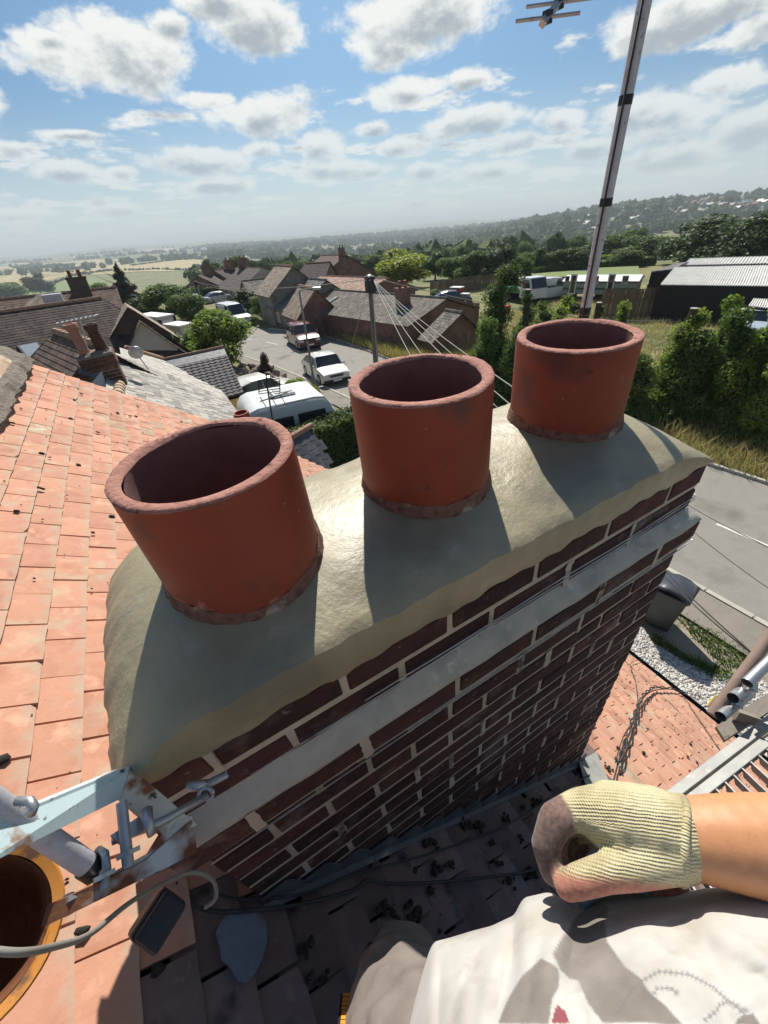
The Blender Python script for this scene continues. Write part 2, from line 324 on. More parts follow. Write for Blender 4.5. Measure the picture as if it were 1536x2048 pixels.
M_BUCKIN = mat('rusty_residue', [(.10,.035,.015), (.20,.075,.03), (.06,.03,.02)], 9, .8, .9, 40, .006, spots=[((.42,.16,.04), 12, .60, .72)])
M_DECK = mat('roof_underlay', [(.03,.022,.02), (.05,.04,.035)], 6, .95, .2)

house_bm = None
BETA = math.atan(0.862); Z0R = -0.7413; CB, SB = cos(BETA), sin(BETA)
XR, XE = -0.86, 3.66                                # ridge and eaves
def roofz(x): return Z0R-0.862*x
def yend(x): return float(np.interp(x, [-.9, -.81, -.22, .36, 1.0, 1.77, 3.6], [3.98, 4.02, 4.17, 4.36, 4.30, 4.08, 3.93]))
house = thing('tiled_house', 'low brick house with orange clay tile roof directly under the three pot chimney', 'house', (0, 0, roofz(0)), house=True)
# deck as the roof part; the tiles are its pieces
b = MB(); off = 0.03
P = [(XR, -3.2, roofz(XR)-off), (XE-.03, -3.2, roofz(XE-.03)-off), (XE-.03, 3.9, roofz(XE)-off), (XR, 3.95, roofz(XR)-off)]
b.slab(P, .05)
P2 = [(XR, 3.95, roofz(XR)-off), (XR-4.2, 3.95, roofz(XR)-off-3.6), (XR-4.2, -3.2, roofz(XR)-off-3.6), (XR, -3.2, roofz(XR)-off)]
b.slab(P2, .05)
roof = b.build('roof', M_DECK, house, True)
b = MB()
for (x0, x1, y0, y1) in ((XE-.28, XE-.06, -3.1, 3.8), (XR-4.1, XE-.06, 3.55, 3.8)):
    b.slab([(x0, y0, roofz(XE)-.02), (x1, y0, roofz(XE)-.02), (x1, y1, roofz(XE)-.02), (x0, y1, roofz(XE)-.02)], 3.2)
b.add([(XR-4.1, 3.8, -3.9), (XE-.1, 3.8, -3.9), (XR, 3.8, roofz(XR)-.1), (XR-4.1, 3.6, -3.9), (XE-.1, 3.6, -3.9), (XR, 3.6, roofz(XR)-.1)], [(0, 1, 2), (5, 4, 3), (0, 3, 4, 1), (1, 4, 5, 2), (2, 5, 3, 0)])
b.build('wall', M_BRICK, house, True)
b = MB()   # gutter
gp_ = []
for i in range(0, 9):
    a = pi+pi*i/8; gp_.append((.055*cos(a), .055*sin(a)))
V = []; Fc = []
for y in (-3.2, 3.95):
    V += [(XE+.045+x, y, roofz(XE)-.03+z) for x, z in gp_]
    V += [(XE+.045+x*.9, y, roofz(XE)-.03+z*.9) for x, z in gp_]
for i in range(8): Fc += [(i, i+1, i+19, i+18), (i+9, i+27, i+28, i+10)]
Fc += [(0, 18, 27, 9), (8, 17, 35, 26)]
b.add(V, Fc); b.build('gutter', M_BLACK, house, True)

def tile_mesh(name, m, seed, L=.150, W=.1518, T=.0115, chip=False):
    r = random.Random(seed); V = []; n = 4
    for j, x in enumerate((-L, 0)):
        for k in range(n+1):
            y = -W/2+W*k/n; c = .0012*(1-(2*y/W)**2); dx = r.uniform(-.0015, .0015) if x == 0 else 0
            if chip and x == 0 and k == (0 if seed % 2 else n): dx -= r.uniform(.006, .016)
            V.append((x+dx, y, c+T)); 
        for k in range(n+1):
            y = -W/2+W*k/n; c = .0012*(1-(2*y/W)**2); V.append((x, y, c))
    Fc = []; q = 2*(n+1)
    for k in range(n):
        Fc += [(k, k+q, k+q+1, k+1), (q+k, q+k+n+1, q+k+n+2, q+k+1), (k+1, k+n+2, k+n+1, k)]
    Fc += [(0, n+1, q+n+1, q), (n, q+n, q+2*n+1, 2*n+1)]
    me = npmesh(name, V, Fc, [m]); at_ = me.attributes.new('tail', 'FLOAT', 'POINT'); at_.data.foreach_set('value', np.array([1.0 if v[0] > -L*.5 else 0.0 for v in V], np.float32)); return me
M_TILE_D = mat('shaded_dirty_tile', [(.12,.085,.082), (.19,.13,.118), (.15,.115,.112)], 8, .9, .5, 60, .004, rand=.25, spots=[((.13,.14,.16), 6, .58, .72), ((.03,.026,.028), 9, .58, .72), ((.24,.19,.15), 20, .62, .74)])  # darker tile copy: the stack's shade put into the colour, plus some dirt stains
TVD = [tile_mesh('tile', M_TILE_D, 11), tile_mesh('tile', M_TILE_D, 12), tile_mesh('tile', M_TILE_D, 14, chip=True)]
TV = [tile_mesh('tile', M_TILE, 1), tile_mesh('tile', M_TILE, 2), tile_mesh('tile', M_TILE, 3), tile_mesh('tile', M_TILE, 5, chip=True), tile_mesh('tile', M_TILE, 6, chip=True), tile_mesh('tile', M_TILE_E, 8), tile_mesh('tile', M_TILE_E, 9, chip=True)]
def pjh(p):
    q = HTn @ np.array(p)-CAM; d = q @ fwd
    return (768+F*(q @ RT)/d, 1024-F*(q @ UP)/d, d) if d > .05 else (9e9, 9e9, d)
GA, PW = .1055, .158
tiles = []; nC = int((XE-XR)/CB/GA)+2
for k in range(nC):
    s = GA*k+.07; x = XR+s*CB
    ye = yend(x)
    if x > XE+.04: break
    j = 0; y = ye-PW/2-(PW/2 if k % 2 else 0)
    wav = .004*sin(k*1.9)
    if k % 2: tiles.append((x, ye-PW*.25, k, .5))
    while y > -3.1:
        tiles.append((x, y, k, 1)); y -= PW
def inchim(x, y, e=0): return -.10-e < x < 1.32+e and .012-e < y < .43+e
cand = []
for (x, y, k, wf) in tiles:
    xc = x-.05
    if inchim(xc, y): continue
    px, py, d = pjh((xc, y, roofz(xc)))
    vis = -60 < px < 1600 and 300 < py < 2110 and d > 0
    if not vis: sc = 1e9
    else: sc = d
    if vis and px > 560 and py > 1560 and xc < 1.0 and False: sc += 2
    # hidden behind stack / pots
    if vis and 260 < px < 1180 and 1000 < py < 1560: sc += 50
    cand.append((sc, x, y, k, wf))
cand.sort(key=lambda t: t[0])
TT = math.atan(.0125/GA)
def tile_M(x, y, k, wf):
    r = random
    a = BETA-TT+r.gauss(0, .008); 
    lift = .016+abs(r.gauss(0, .0016))
    nrm = Vector((SB, 0, CB))
    M = Matrix.Translation(Vector((x, y+r.gauss(0, .0012), roofz(x)))+nrm*(lift-.012)) @ Matrix.Rotation(a, 4, 'Y') @ Matrix.Rotation(r.gauss(0, .008), 4, 'Z') @ Matrix.Rotation(r.gauss(0, .009), 4, 'X')
    if wf < 1: M = M @ Matrix.Diagonal((1, wf, 1, 1))
    return M
SV = []; SF = []; SM = []; TL = []; nt_ = 0
for i, (sc, x, y, k, wf) in enumerate(cand):
    q = random.random(); v = TV[0 if q < .3 else 1 if q < .6 else 2 if q < .83 else 3 if q < .88 else 4 if q < .92 else 5 if q < (.95 if x < .8 else .89) else 6 if q > .985 else 1]
    M = tile_M(x, y, k, wf)
    if y < .03+.05*random.random() and -.34+.06*random.random() < x < 1.42+.1*random.random(): v = TVD[random.choice((0, 1, 0, 1, 2))]  # tiles on the stack's shadow side take the shade-darkened copy
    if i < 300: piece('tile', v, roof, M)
    else:
        co = np.empty(len(v.vertices)*3, np.float32); v.vertices.foreach_get('co', co); co = co.reshape(-1, 3); Mn = np.array(M)
        co = co @ Mn[:3, :3].T+Mn[:3, 3]; b0 = nt_; SV.append(co); nt_ += len(co); tv_ = np.empty(len(co), np.float32); v.attributes['tail'].data.foreach_get('value', tv_); TL.append(tv_)
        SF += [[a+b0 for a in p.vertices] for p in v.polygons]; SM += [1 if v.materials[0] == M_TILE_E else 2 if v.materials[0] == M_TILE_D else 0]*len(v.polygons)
# in the joined sheet, vary the tone by position rather than by object
M_TILE_S = mat('clay_tile_field', [(.37,.165,.108), (.47,.23,.153), (.53,.275,.185)], 6, .85, .45, 70, .003, spec=.3, cells=(7.0, .22),
               spots=[((.46,.36,.25), 5, .57, .72), ((.62,.34,.23), 15, .58, .7), ((.10,.07,.055), 55, .70, .76)])
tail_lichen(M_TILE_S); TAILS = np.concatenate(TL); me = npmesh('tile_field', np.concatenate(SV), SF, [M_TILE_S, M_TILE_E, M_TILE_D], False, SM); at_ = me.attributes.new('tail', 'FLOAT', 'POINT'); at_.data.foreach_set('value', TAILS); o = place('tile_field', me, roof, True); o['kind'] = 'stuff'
# ridge tiles with their mortar bedding
M_BED = mat('ridge_bedding', [(.10,.085,.07), (.20,.17,.14), (.28,.25,.21)], 30, 1, 1, 60, .012)
for k in range(16):
    y1 = 3.98-k*.30
    b = MB(); V = []; n = 8
    for (yy, rr) in ((y1, .125), (y1-.295, .118)):
        for q in range(n+1):
            a = pi*q/n; V.append((XR-.01-cos(a)*rr, yy, roofz(XR)-.035+sin(a)*rr*1.0))
        for q in range(n+1):
            a = pi*q/n; V.append((XR-.01-cos(a)*(rr-.014), yy, roofz(XR)-.035+sin(a)*(rr-.014)))
    m_ = 2*(n+1); Fc = []
    for q in range(n): Fc += [(q, q+1, q+1+m_, q+m_), (q+n+1, q+n+1+m_, q+n+2+m_, q+n+2), (q, q+n+1, q+n+2, q+1), (q+m_, q+m_+1, q+m_+n+2, q+m_+n+1)]
    b.add(V, Fc); b.build('ridge_tile', M_BED if k == 0 else M_TILE_E, roof, True, smooth=False)
V = []; Fc = []; nb = 60
for i in range(nb):
    y = 4.0-i*.07
    for (dx, dz) in ((.10, .03), (.125+.03*random.random(), .0+.02*random.random()), (.16+.035*random.random(), -.04-.01)):
        V.append((XR+dx, y, roofz(XR)+dz-.02))
for i in range(nb-1):
    for j in range(2): a = i*3+j; Fc.append((a, a+1, a+4, a+3))
o = place('ridge_bedding', npmesh('ridge_bedding', V, Fc, [M_BED]), roof, True)
# moss lumps, droppings of mortar
def lump_field(name, spots, m, parent, house=True):
    V = []; Fc = []; c = 0
    ico = bmesh.new(); bmesh.ops.create_icosphere(ico, subdivisions=1, radius=1); iv = np.array([v.co for v in ico.verts]); fi = [[v.index for v in f.verts] for f in ico.faces]; ico.free()
    for (p, s, nr) in spots:
        q = iv*(1+rng.normal(0, .22, (len(iv), 1)))*np.array(s)
        if nr: 
            a = BETA; R = np.array([[cos(a), 0, sin(a)], [0, 1, 0], [-sin(a), 0, cos(a)]]); q = q @ R.T
        V.append(q+np.array(p)); Fc += [[a+c for a in f] for f in fi]; c += len(iv)
    o = place(name, npmesh(name, np.concatenate(V), Fc, [m], True), parent, house); o['kind'] = 'stuff'; return o
sp = []
for i in range(760):
    x = random.uniform(-.8, 3.2); y = random.uniform(-1.0, 3.9)
    if inchim(x, y, .02): continue
    s = random.choice((.0025, .003, .003, .004, .005, .007, .010, .012)); 
    if y < 0: s *= 1.2
    sp.append(((x, y, roofz(x)+.026), (s*1.3, s, s*.5), True))
for (px, py) in ((860,1690),(900,1735),(1000,1735),(1010,1640),(1045,1620),(985,1690),(960,1655),(930,1655),(875,1745),(780,1830),(830,1830),(1040,1680),(1020,1770),(1060,1745),(620,1900),(640,1960),(1090,1640),(1075,1610),(560,1790),(1215,1540)):
    p = hp(px, py, (.862, 0, 1), Z0R); s = random.uniform(.007, .015)
    for q in range(9):
        u = random.gauss(0, s*.8); v_ = random.gauss(0, s*.8); sp.append(((p.x+u, p.y+v_, roofz(p.x+u)+.030), (s*.8, s*.6, s*.5), True))
lump_field('moss', sp, M_MOSS, roof)
# lead sheets lying on the tiles near the stack
def roof_patch(name, pts, m, h=.034, th=.004, parent=roof):
    P = []
    for (px, py) in pts:
        p = hp(px, py, (.862, 0, 1), Z0R); P.append(p+Vector((SB, 0, CB))*h)
    b = MB(); b.slab(P, th) if (P[1]-P[0]).cross(P[2]-P[0]).z > 0 else b.slab(P[::-1], th); return b.build(name, m, parent, True)
roof_patch('lead_sheet', [(452,1842),(480,1834),(508,1838),(521,1862),(522,1900),(512,1936),(497,1966),(478,1984),(462,1978),(450,1955),(431,1938),(428,1912),(420,1884),(432,1858)], M_LEAD2)
M_SHADYLEAD = M_LEAD
roof_patch('lead_sheet', [(1150,1532),(1185,1512),(1215,1585),(1180,1620),(1160,1570)], mat('cement_fillet', [(.22,.22,.2), (.34,.34,.31)], 14, .9, .5, 50, .004), h=.036)
# eaves end: dark verge board on the far gable
b = MB()
xs = np.linspace(XR, XE, 12)
for i in range(11):
    x0, x1 = xs[i], xs[i+1]; y0, y1 = yend(x0), yend(x1)
    b.add([(x0, y0-.02, roofz(x0)-.012), (x1, y1-.02, roofz(x1)-.012), (x1, y1-.03, roofz(x1)-.2), (x0, y0-.03, roofz(x0)-.2)], [(0, 1, 2, 3)])
b.build('verge', M_MORT, house, True)

# ---------------------------------------------------------------- chimney stack
stack = thing('chimney_stack', 'dark red brick chimney stack with pale mortar joints under fresh grey cement flaunching', 'chimney', (.6, .2, roofz(.6)), house=True)
def brick_mesh(L, D, H_, seed):
    bm = bmesh.new(); bmesh.ops.create_cube(bm, size=1); bmesh.ops.scale(bm, vec=(L, D, H_), verts=bm.verts)
    bmesh.ops.bevel(bm, geom=bm.edges[:], offset=.003, segments=1, affect='EDGES'); r = random.Random(seed)
    for v in bm.verts: v.co += Vector((r.uniform(-.0016, .0016), r.uniform(-.001, .001), r.uniform(-.0016, .0016)))
    me = bpy.data.meshes.new('brick'); bm.to_mesh(me); bm.free(); me.materials.append(M_BRICK); return me
BM = {}
def brick(x0, x1, y0, y1, z0, z1):
    L, D, H_ = x1-x0, y1-y0, z1-z0; key = (round(L, 3), round(D, 3), round(H_, 3), random.randint(0, 2))
    if key not in BM: BM[key] = brick_mesh(L, D, H_, random.random())
    M = Matrix.Translation(((x0+x1)/2, (y0+y1)/2, (z0+z1)/2)) @ Matrix.Rotation(random.gauss(0, .0012), 4, 'Z')
    if random.random() < .5 and L < 9: M = M @ Matrix.Rotation(pi, 4, 'Z')
    piece('brick', BM[key], stack, M)
DEP = .43; courses = [(.003, 0, 0, 0), (-.077, .003, 0, 0), (-.193, -.026, .026, 1)]
z = -.193-.075-.003
while z > -2.15: courses.append((z, .0, .0, 2)); z -= .075
core = MB(); PW2 = .225
for ci, (z0, yo, ex, kind) in enumerate(courses):
    z1 = z0+.0615; z0 += .0015; xl, xr = -.1125-ex, (1.265 if kind == 0 else 1.285 if kind == 1 else 1.315)+ex; yb = DEP-yo
    core.box(((xl+xr)/2, (yo+yb)/2, z0+.0325-.004), (xr-xl-.005, yb-yo-.005, .0765))
    off2 = 0 if ci % 2 == 0 else PW2/2
    x = xl; e = 0
    # front and back stretchers
    cuts = [xl]; q = off2-PW2
    while q < xr-.03:
        if q > xl+.03: cuts.append(q)
        q += PW2
    cuts.append(xr)
    rz = roofz(max(cuts[0], -1))
    for i in range(len(cuts)-1):
        a0, a1 = cuts[i]+(.0065 if i else 0), cuts[i+1]-(.0065 if i < len(cuts)-2 else 0)
        if z1 > roofz(a0)-.02+0 if False else z1 > roofz(a1)-.03:
            jy = min(.0006, random.gauss(-.0006, .0009))
            brick(a0, a1, yo+jy, yo+.1+jy, z0+random.gauss(0, .0008), z1)
            if ci < 6: brick(a0, a1, yb-.1, yb, z0, z1)
    # ends
    if z1 > roofz(xl)-.05:
        ys = np.linspace(yo+.105, yb-.105, 3) if ci % 2 else np.array([yo+.105, yb-.105])
        for a0, a1 in zip(ys[:-1], ys[1:]): brick(xl, xl+.1, a0+.005, a1-.005, z0, z1)
    ys = np.linspace(yo+.105, yb-.105, 3) if ci % 2 else np.array([yo+.105, yb-.105])
    for a0, a1 in zip(ys[:-1], ys[1:]):
        if z1 > roofz(xr)-.05: brick(xr-.1, xr, a0+.005, a1-.005, z0, z1)
core.build('mortar', M_MORT, stack, True)
# smears of pointing mortar over the perpends
b = MB()
for i in range(46):
    ci = random.randint(0, 16); z0, yo, ex, kind = courses[ci]; off2 = 0 if ci % 2 == 0 else PW2/2
    x = off2+PW2*random.randint(0, 5); 
    if x > 1.25 or roofz(x) > z0-.03: continue
    wd_ = random.uniform(.006, .012); V = []
    ns = 7
    for s_ in range(ns):
        t = s_/(ns-1); V += [(x-wd_*(.7+.5*random.random()), yo-.0022, z0-.008+t*.08), (x+wd_*(.7+.5*random.random()), yo-.0022, z0-.008+t*.08)]
    Fc = [(2*s_, 2*s_+1, 2*s_+3, 2*s_+2) for s_ in range(ns-1)]
    b.add(V, Fc)
b.build('pointing_smear', M_MORT, stack, True)['kind'] = 'stuff'
# weathered ledge over the oversailing course
def ring_prism(prof, x0, x1, y0, y1, nseg=24, jit=.0015):
    """profile of (outset, z) swept round the rectangle"""
    V = []; Fc = []; pts = []
    cs = [(x0, y0, -1, -1), (x1, y0, 1, -1), (x1, y1, 1, 1), (x0, y1, -1, 1)]
    for i in range(4):
        a, c = cs[i], cs[(i+1) % 4]; n = nseg if i % 2 == 0 else 8
        for k in range(n):
            t = k/n
            nx = a[2]*(1 if k == 0 else 0); ny = a[3]*(1 if k == 0 else 0)
            if k: nx, ny = ((0, a[3]) if i % 2 == 0 else (a[2], 0))
            pts.append((a[0]+(c[0]-a[0])*t, a[1]+(c[1]-a[1])*t, nx, ny))
    n = len(pts); m_ = len(prof)
    for (x, y, nx, ny) in pts:
        for (o_, z_) in prof:
            q = random.gauss(0, jit); V.append((x+nx*(o_+q), y+ny*(o_+q), z_+random.gauss(0, jit)))
    for i in range(n):
        for j in range(m_-1):
            a = i*m_+j; c = ((i+1) % n)*m_+j; Fc.append((a, a+1, c+1, c))
    return V, Fc
b = MB(); V, Fc = ring_prism([(-.004, -.076), (.002, -.082), (.016, -.100), (.031, -.119), (.0285, -.130), (.0, -.131)], -.1125, 1.275, 0.003, DEP-.003); b.add(V, Fc)
b.build('mortar_ledge', M_LEDGE, stack, True, smooth=True)
# flaunching
nx_, ny_ = 110, 44; X0, X1, Y0_, Y1_ = -.122, 1.275, -.014, .462
def fz(x, y):
    t = (x-X0)/(X1-X0); edge = .172-.020*t
    v = (y-Y0_)/(Y1_-Y0_); crown = .046*(1-(2*v-1)**2)*min(1, max(0, (x-X0)/.16))**.7*min(1, max(0, (X1-x)/.16))**.7
    l = max(0, (.17-(x-X0))/.17); r = max(0, (.24-(X1-x))/.24)
    z = edge+crown-.075*l**2.2-.070*r**2.0
    e = min(x-X0, X1-x, y-Y0_, Y1_-y); z -= .004*max(0, 1-e/.005)**2
    z += .0013*sin(x*23+y*9)*sin(y*31-x*5)+.0008*sin(x*61+2)*sin(y*47+x*13)
    return z
V = []; Fc = []
def wob(t, k): return .0020*sin(t*13+k)+.0012*sin(t*31+2*k)+.0006*sin(t*71+k)
for j in range(ny_+1):
    for i in range(nx_+1):
        u, v = i/nx_, j/ny_
        x = X0+(X1-X0)*u; y = Y0_+(Y1_-Y0_)*v
        ex = (wob(v*2, 1)+.014*(2*v-1)**2)*max(0, 1-u*10)-(wob(v*2, 4)+.016*(2*v-1)**2)*max(0, 1-(1-u)*10)
        ey = wob(u*5, 2)*max(0, 1-v*8)+wob(u*5, 3)*max(0, 1-(1-v)*8)
        V.append((x+ex, y+ey, fz(x, y)))
for j in range(ny_):
    for i in range(nx_): a = j*(nx_+1)+i; Fc.append((a, a+1, a+nx_+2, a+nx_+1))
# skirt down to the bricks
loop = [i for i in range(nx_+1)]+[(j)*(nx_+1)+nx_ for j in range(1, ny_+1)]+[ny_*(nx_+1)+i for i in range(nx_-1, -1, -1)]+[j*(nx_+1) for j in range(ny_-1, 0, -1)]
prev = loop
for lv in range(1, 5):
    cur = []
    for q, li in enumerate(loop):
        x, y, z_ = V[li]; cxm = min(max(x, -.1125), 1.265); cym = min(max(y, 0), DEP); zb = .070+.004*sin(q*.37)+.003*sin(q*1.1); t = lv/4
        bulge = .004*sin(pi*t)
        nx2 = x+(cxm-x)*t*.65+(-bulge if x < 0 else 0); ny2 = y+(cym-y)*t*.65-(bulge if y < .1 else 0)
        V.append((nx2, ny2, z_+(zb-z_)*t)); cur.append(len(V)-1)
    for q in range(len(loop)):
        r_ = (q+1) % len(loop); Fc.append((prev[r_], prev[q], cur[q], cur[r_]))
    prev = cur
me = npmesh('flaunching', V, Fc, [M_FLAUNCH], True); o = place('flaunching', me, stack, True); sharp_by_angle(me, 40)
# stepped lead flashing against the front face
def flash(y, s0, s1, h=.10):
    b = MB(); xs = []; top = []; z = courses[3][0]-.01
    for k in range(40):
        zk = -.27-.01-.075*k; xk = (Z0R+h-zk)/.862
        if xk < s0 or xk > s1: continue
        xs.append((xk, zk))
    up = []
    for (xk, zk) in xs:
        up += [(xk-.035, zk-.004), (xk+.026, zk-.0), (xk+.036, zk-.016)]
    up = [(s0, roofz(s0)+.06)]+up+[(s1, roofz(s1)+.05)]
    V = []; 
    for (x, z) in up: V += [(x, y-.002-.003*random.random(), z), (x, y-.005, (z+roofz(x))/2), (x, y-.010, roofz(x)+.035), (x+.0, y-.022, roofz(x)+.026)]
    for i in range(len(up)-1):
        for j in range(3): a = 4*i+j; b.add([], []); b.F.append([a, a+1, a+5, a+4]); b.M.append(0)
    b.V = V; b.build('lead_flashing', M_LEAD, stack, True, smooth=False)
flash(-.001, -.115, 1.335)
b = MB()
b.slab([(1.33, -.03, roofz(1.33)+.034), (1.42, -.03, roofz(1.42)+.034), (1.42, .46, roofz(1.42)+.034), (1.33, .46, roofz(1.33)+.034)], .004)
b.build('lead_apron', M_LEAD, stack, True)
# ---------------------------------------------------------------- pots
POTS = [(.163, .207, .413, .131, .111, 'nearest terracotta chimney pot, the large one at the left end of the cement top'),
        (.557, .225, .421, .131, .1095, 'middle terracotta chimney pot between the two others, with bright orange-red lower front'),
        (.993, .242, .396, .131, .1095, 'farthest terracotta chimney pot, at the right end in front of the grey aerial mast')]
for (x, y, zr, ro, ri, lab) in POTS:
    t = thing('chimney_pot', lab, 'chimney pot', (x, y, .17), 'terracotta pots on the chimney', house=True)
    b = MB(); b.lathe((x, y, 0), [(ro*1.0, .10), (ro, .16), (ro, .20), (ro*.998, .28), (ro*1.0, zr-.012), (ro*1.001, zr-.003)], 72, jr=.0004); b.build('pot_wall', M_TERR, t, True, smooth=True)
    b = MB(); b.lathe((x, y, 0), [(ro*1.001, zr-.003), (ro*.992, zr), (ro*.96, zr+.0015), ((ro+ri)/2, zr+.0005), (ri*1.03, zr+.001), (ri, zr-.004)], 110, jr=.0010); b.build('pot_rim', M_RIM, t, True, smooth=True)
    b = MB(); b.lathe((x, y, 0), [(ri, zr-.004), (ri*.995, zr-.1), (ri*.98, -.05), (.001, -.06)], 48, jr=.0008); b.build('pot_lining', M_INNER, t, True, smooth=True)
    b = MB(); V = []; n = 96; prof = [(.0, .043), (.003, .036), (.0065, .024), (.0085, .010), (.011, -.004), (.006, -.02)]
    for k in range(n):
        a = 2*pi*k/n; hgt = .62+.45*(.5+.5*sin(2*a+x*9))+.10*sin(5*a+1)
        zb = fz(min(max(x+ro*cos(a), X0), X1), y+ro*sin(a))
        for (o_, z_) in prof:
            q = random.gauss(0, .0007); V.append((x+(ro+o_*.55+q)*cos(a), y+(ro+o_*.55+q)*sin(a), zb+z_*hgt*.62+random.gauss(0, .0008)))
    m_ = len(prof); Fc = [(k*m_+j, k*m_+j+1, ((k+1) % n)*m_+j+1, ((k+1) % n)*m_+j) for k in range(n) for j in range(m_-1)]
    b.add(V, Fc); b.build('mortar_collar', M_COLLAR, t, True, smooth=True)
# ---------------------------------------------------------------- lashing wires and aerial bracket
t = thing('lashing_kit', 'galvanised lashing wire pulled round the brick stack and twisted to an eye bolt', 'lashing wire', tuple(hp(420, 1590, (0, 1, 0), -.03)), house=True)
b = MB()
for (y, z, x0, x1) in ((-.006, -.052, .03, 1.27), (-.006, -.040, .25, 1.27)):
    b.tube([(x0+(x1-x0)*i/12, y-.001*sin(i*.9), z+.0015*sin(i*1.3)+(0.004*i/12)) for i in range(13)]+[(x1, .2, z)], .0018, 6)
for (y, z, x0, x1) in ((-.022, -.222, -.10, 1.335), (-.010, -.236, .2, 1.335)):
    b.tube([(x0+(x1-x0)*i/12, y, z+.001*sin(i*1.7)) for i in range(13)]+[(x1, .2, z)], .0018, 6)
b.build('wire', M_GALV, t, True, smooth=True)
b = MB(); e0 = ath(372, 1573, .74); e1 = ath(412, 1570, .74); e2 = ath(455, 1548, .745)
b.tube([e0, e1], .0075, 10)
d = (e2-e1); 
for k in range(3):
    pts = []
    for i in range(36):
        s_ = i/35; p = e1.lerp(e2, s_); a = s_*22+k*2.1; pts.append(p+Vector((0, cos(a), sin(a)))*.0045)
    b.tube(pts, .0016, 5)
b.build('twisted_end', M_GALV, t, True, smooth=True)
b = MB(); b.tube([ath(225, 1680, .70), ath(320, 1645, .715), ath(415, 1592, .735)], .0055, 10)
lp = [ath(412+14*cos(a), 1588+12*sin(a), .735) for a in np.linspace(0, 2*pi, 14)]; b.tube(lp, .003, 6)
b.build('eye_bolt', M_GALV, t, True, smooth=True)
t = thing('aerial_bracket', 'pale blue and cream steel mast bracket with rust and bolts strapped to the stack corner', 'bracket', tuple(ath(300, 1650, .72)), house=True)
def plank(b, P0, P1, P2, th, mi=None):    # parallelogram with corners P0 P1 P2
    b.slab([P0, P1, P1+(P2-P0), P2], th, mi)
b = MB(); A = ath(262, 1537, .715); B_ = ath(-60, 1672, .60); C_ = ath(242, 1597, .705); D_ = ath(-60, 1746, .59)
n = (B_-A).cross(C_-A).normalized(); n = n if n.dot(Vector(CH)-A) > 0 else -n
V = [A, B_, D_, C_]; b.add(V+[v-n*.005 for v in V], [(0, 1, 2, 3), (7, 6, 5, 4), (0, 4, 5, 1), (1, 5, 6, 2), (2, 6, 7, 3), (3, 7, 4, 0)])
n2 = n; W_ = [A, B_, B_-n*.03, A-n*.03]; dd = (A-C_).normalized()*.004; b.add(W_+[v+dd for v in W_], [(0, 1, 2, 3), (7, 6, 5, 4), (0, 4, 5, 1), (3, 2, 6, 7), (0, 3, 7, 4)])
b.build('arm', M_BLUE, t, True)
b = MB(); V = [ath(262, 1534, .713), ath(242, 1598, .703), ath(332, 1676, .715), ath(395, 1650, .725)]
b.add(V+[v-n*.005 for v in V], [(0, 1, 2, 3), (7, 6, 5, 4), (0, 4, 5, 1), (1, 5, 6, 2), (2, 6, 7, 3), (3, 7, 4, 0)]); b.build('corner_plate', M_CREAM, t, True)
b = MB(); V = [ath(345, 1632, .722), ath(384, 1632, .724), ath(392, 1690, .735), ath(120, 1822, .68), ath(118, 1805, .675), ath(300, 1706, .705)]
b.add(V+[v-n*.005 for v in V], [tuple(range(6)), tuple(range(11, 5, -1))]+[(i, i+6, (i+1) % 6+6, (i+1) % 6) for i in range(6)]); b.build('rail_top', M_CREAM, t, True)
b = MB(); V = [ath(384, 1640, .722), ath(395, 1705, .735), ath(92, 1852, .67), ath(104, 1808, .668), ath(290, 1722, .70)]
b.add(V+[v-n*.006 for v in V], [tuple(range(5)), tuple(range(9, 4, -1))]+[(i, i+5, (i+1) % 5+5, (i+1) % 5) for i in range(5)]); b.build('angle_rail', M_RUST, t, True)
for (a0, a1, r_) in (((243, 1604), (257, 1735), .0062), ((209, 1740), (209, 1780), .0055), ((137, 1790), (137, 1828), .0055)):
    b = MB(); b.tube([ath(*a0, .69), ath(*a1, .685)], r_, 10); q = ath(*a1, .685); b.tube([ath(a1[0]-1, a1[1]-34, .683), ath(a1[0], a1[1]-24, .683)], r_*2.1, 6); b.build('bolt', M_GALV, t, True)
b = MB(); b.slab([ath(222, 1670, .69), ath(285, 1628, .70), ath(300, 1655, .70), ath(240, 1688, .69)], .004); b.build('wing_plate', M_GALV, t, True)
b = MB(); b.tube([ath(292, 1622, .695), ath(296, 1645, .685), ath(304, 1670, .69)], [.008, .0065, .005], 8); b.build('wing_nut', M_GALV, t, True, smooth=True)
b = MB(); b.tube([ath(35, 1602, .60), ath(60, 1602, .59), ath(68, 1614, .585), ath(62, 1628, .59)], .0045, 8); b.build('u_bolt', M_GALV, t, True, smooth=True); b = MB(); b.tube([ath(196, 1700, .70), ath(210, 1708, .69), ath(214, 1740, .685), ath(208, 1750, .69)], .0045, 8); b.build('u_bolt', M_GALV, t, True, smooth=True)
t = thing('mast_tube', 'grey tube with a black capped lower end behind the blue bracket arm', 'mast', tuple(ath(190, 1742, .71)), house=True)
b = MB(); b.tube([ath(-140, 1518, .58), ath(180, 1734, .70)], .0115, 24); b.build('tube', M_ALU, t, True, auto=40)
b = MB(); b.tube([ath(172, 1729, .697), ath(200, 1747, .708)], .0130, 24); b.build('end_cap', M_TAPE, t, True, auto=40)
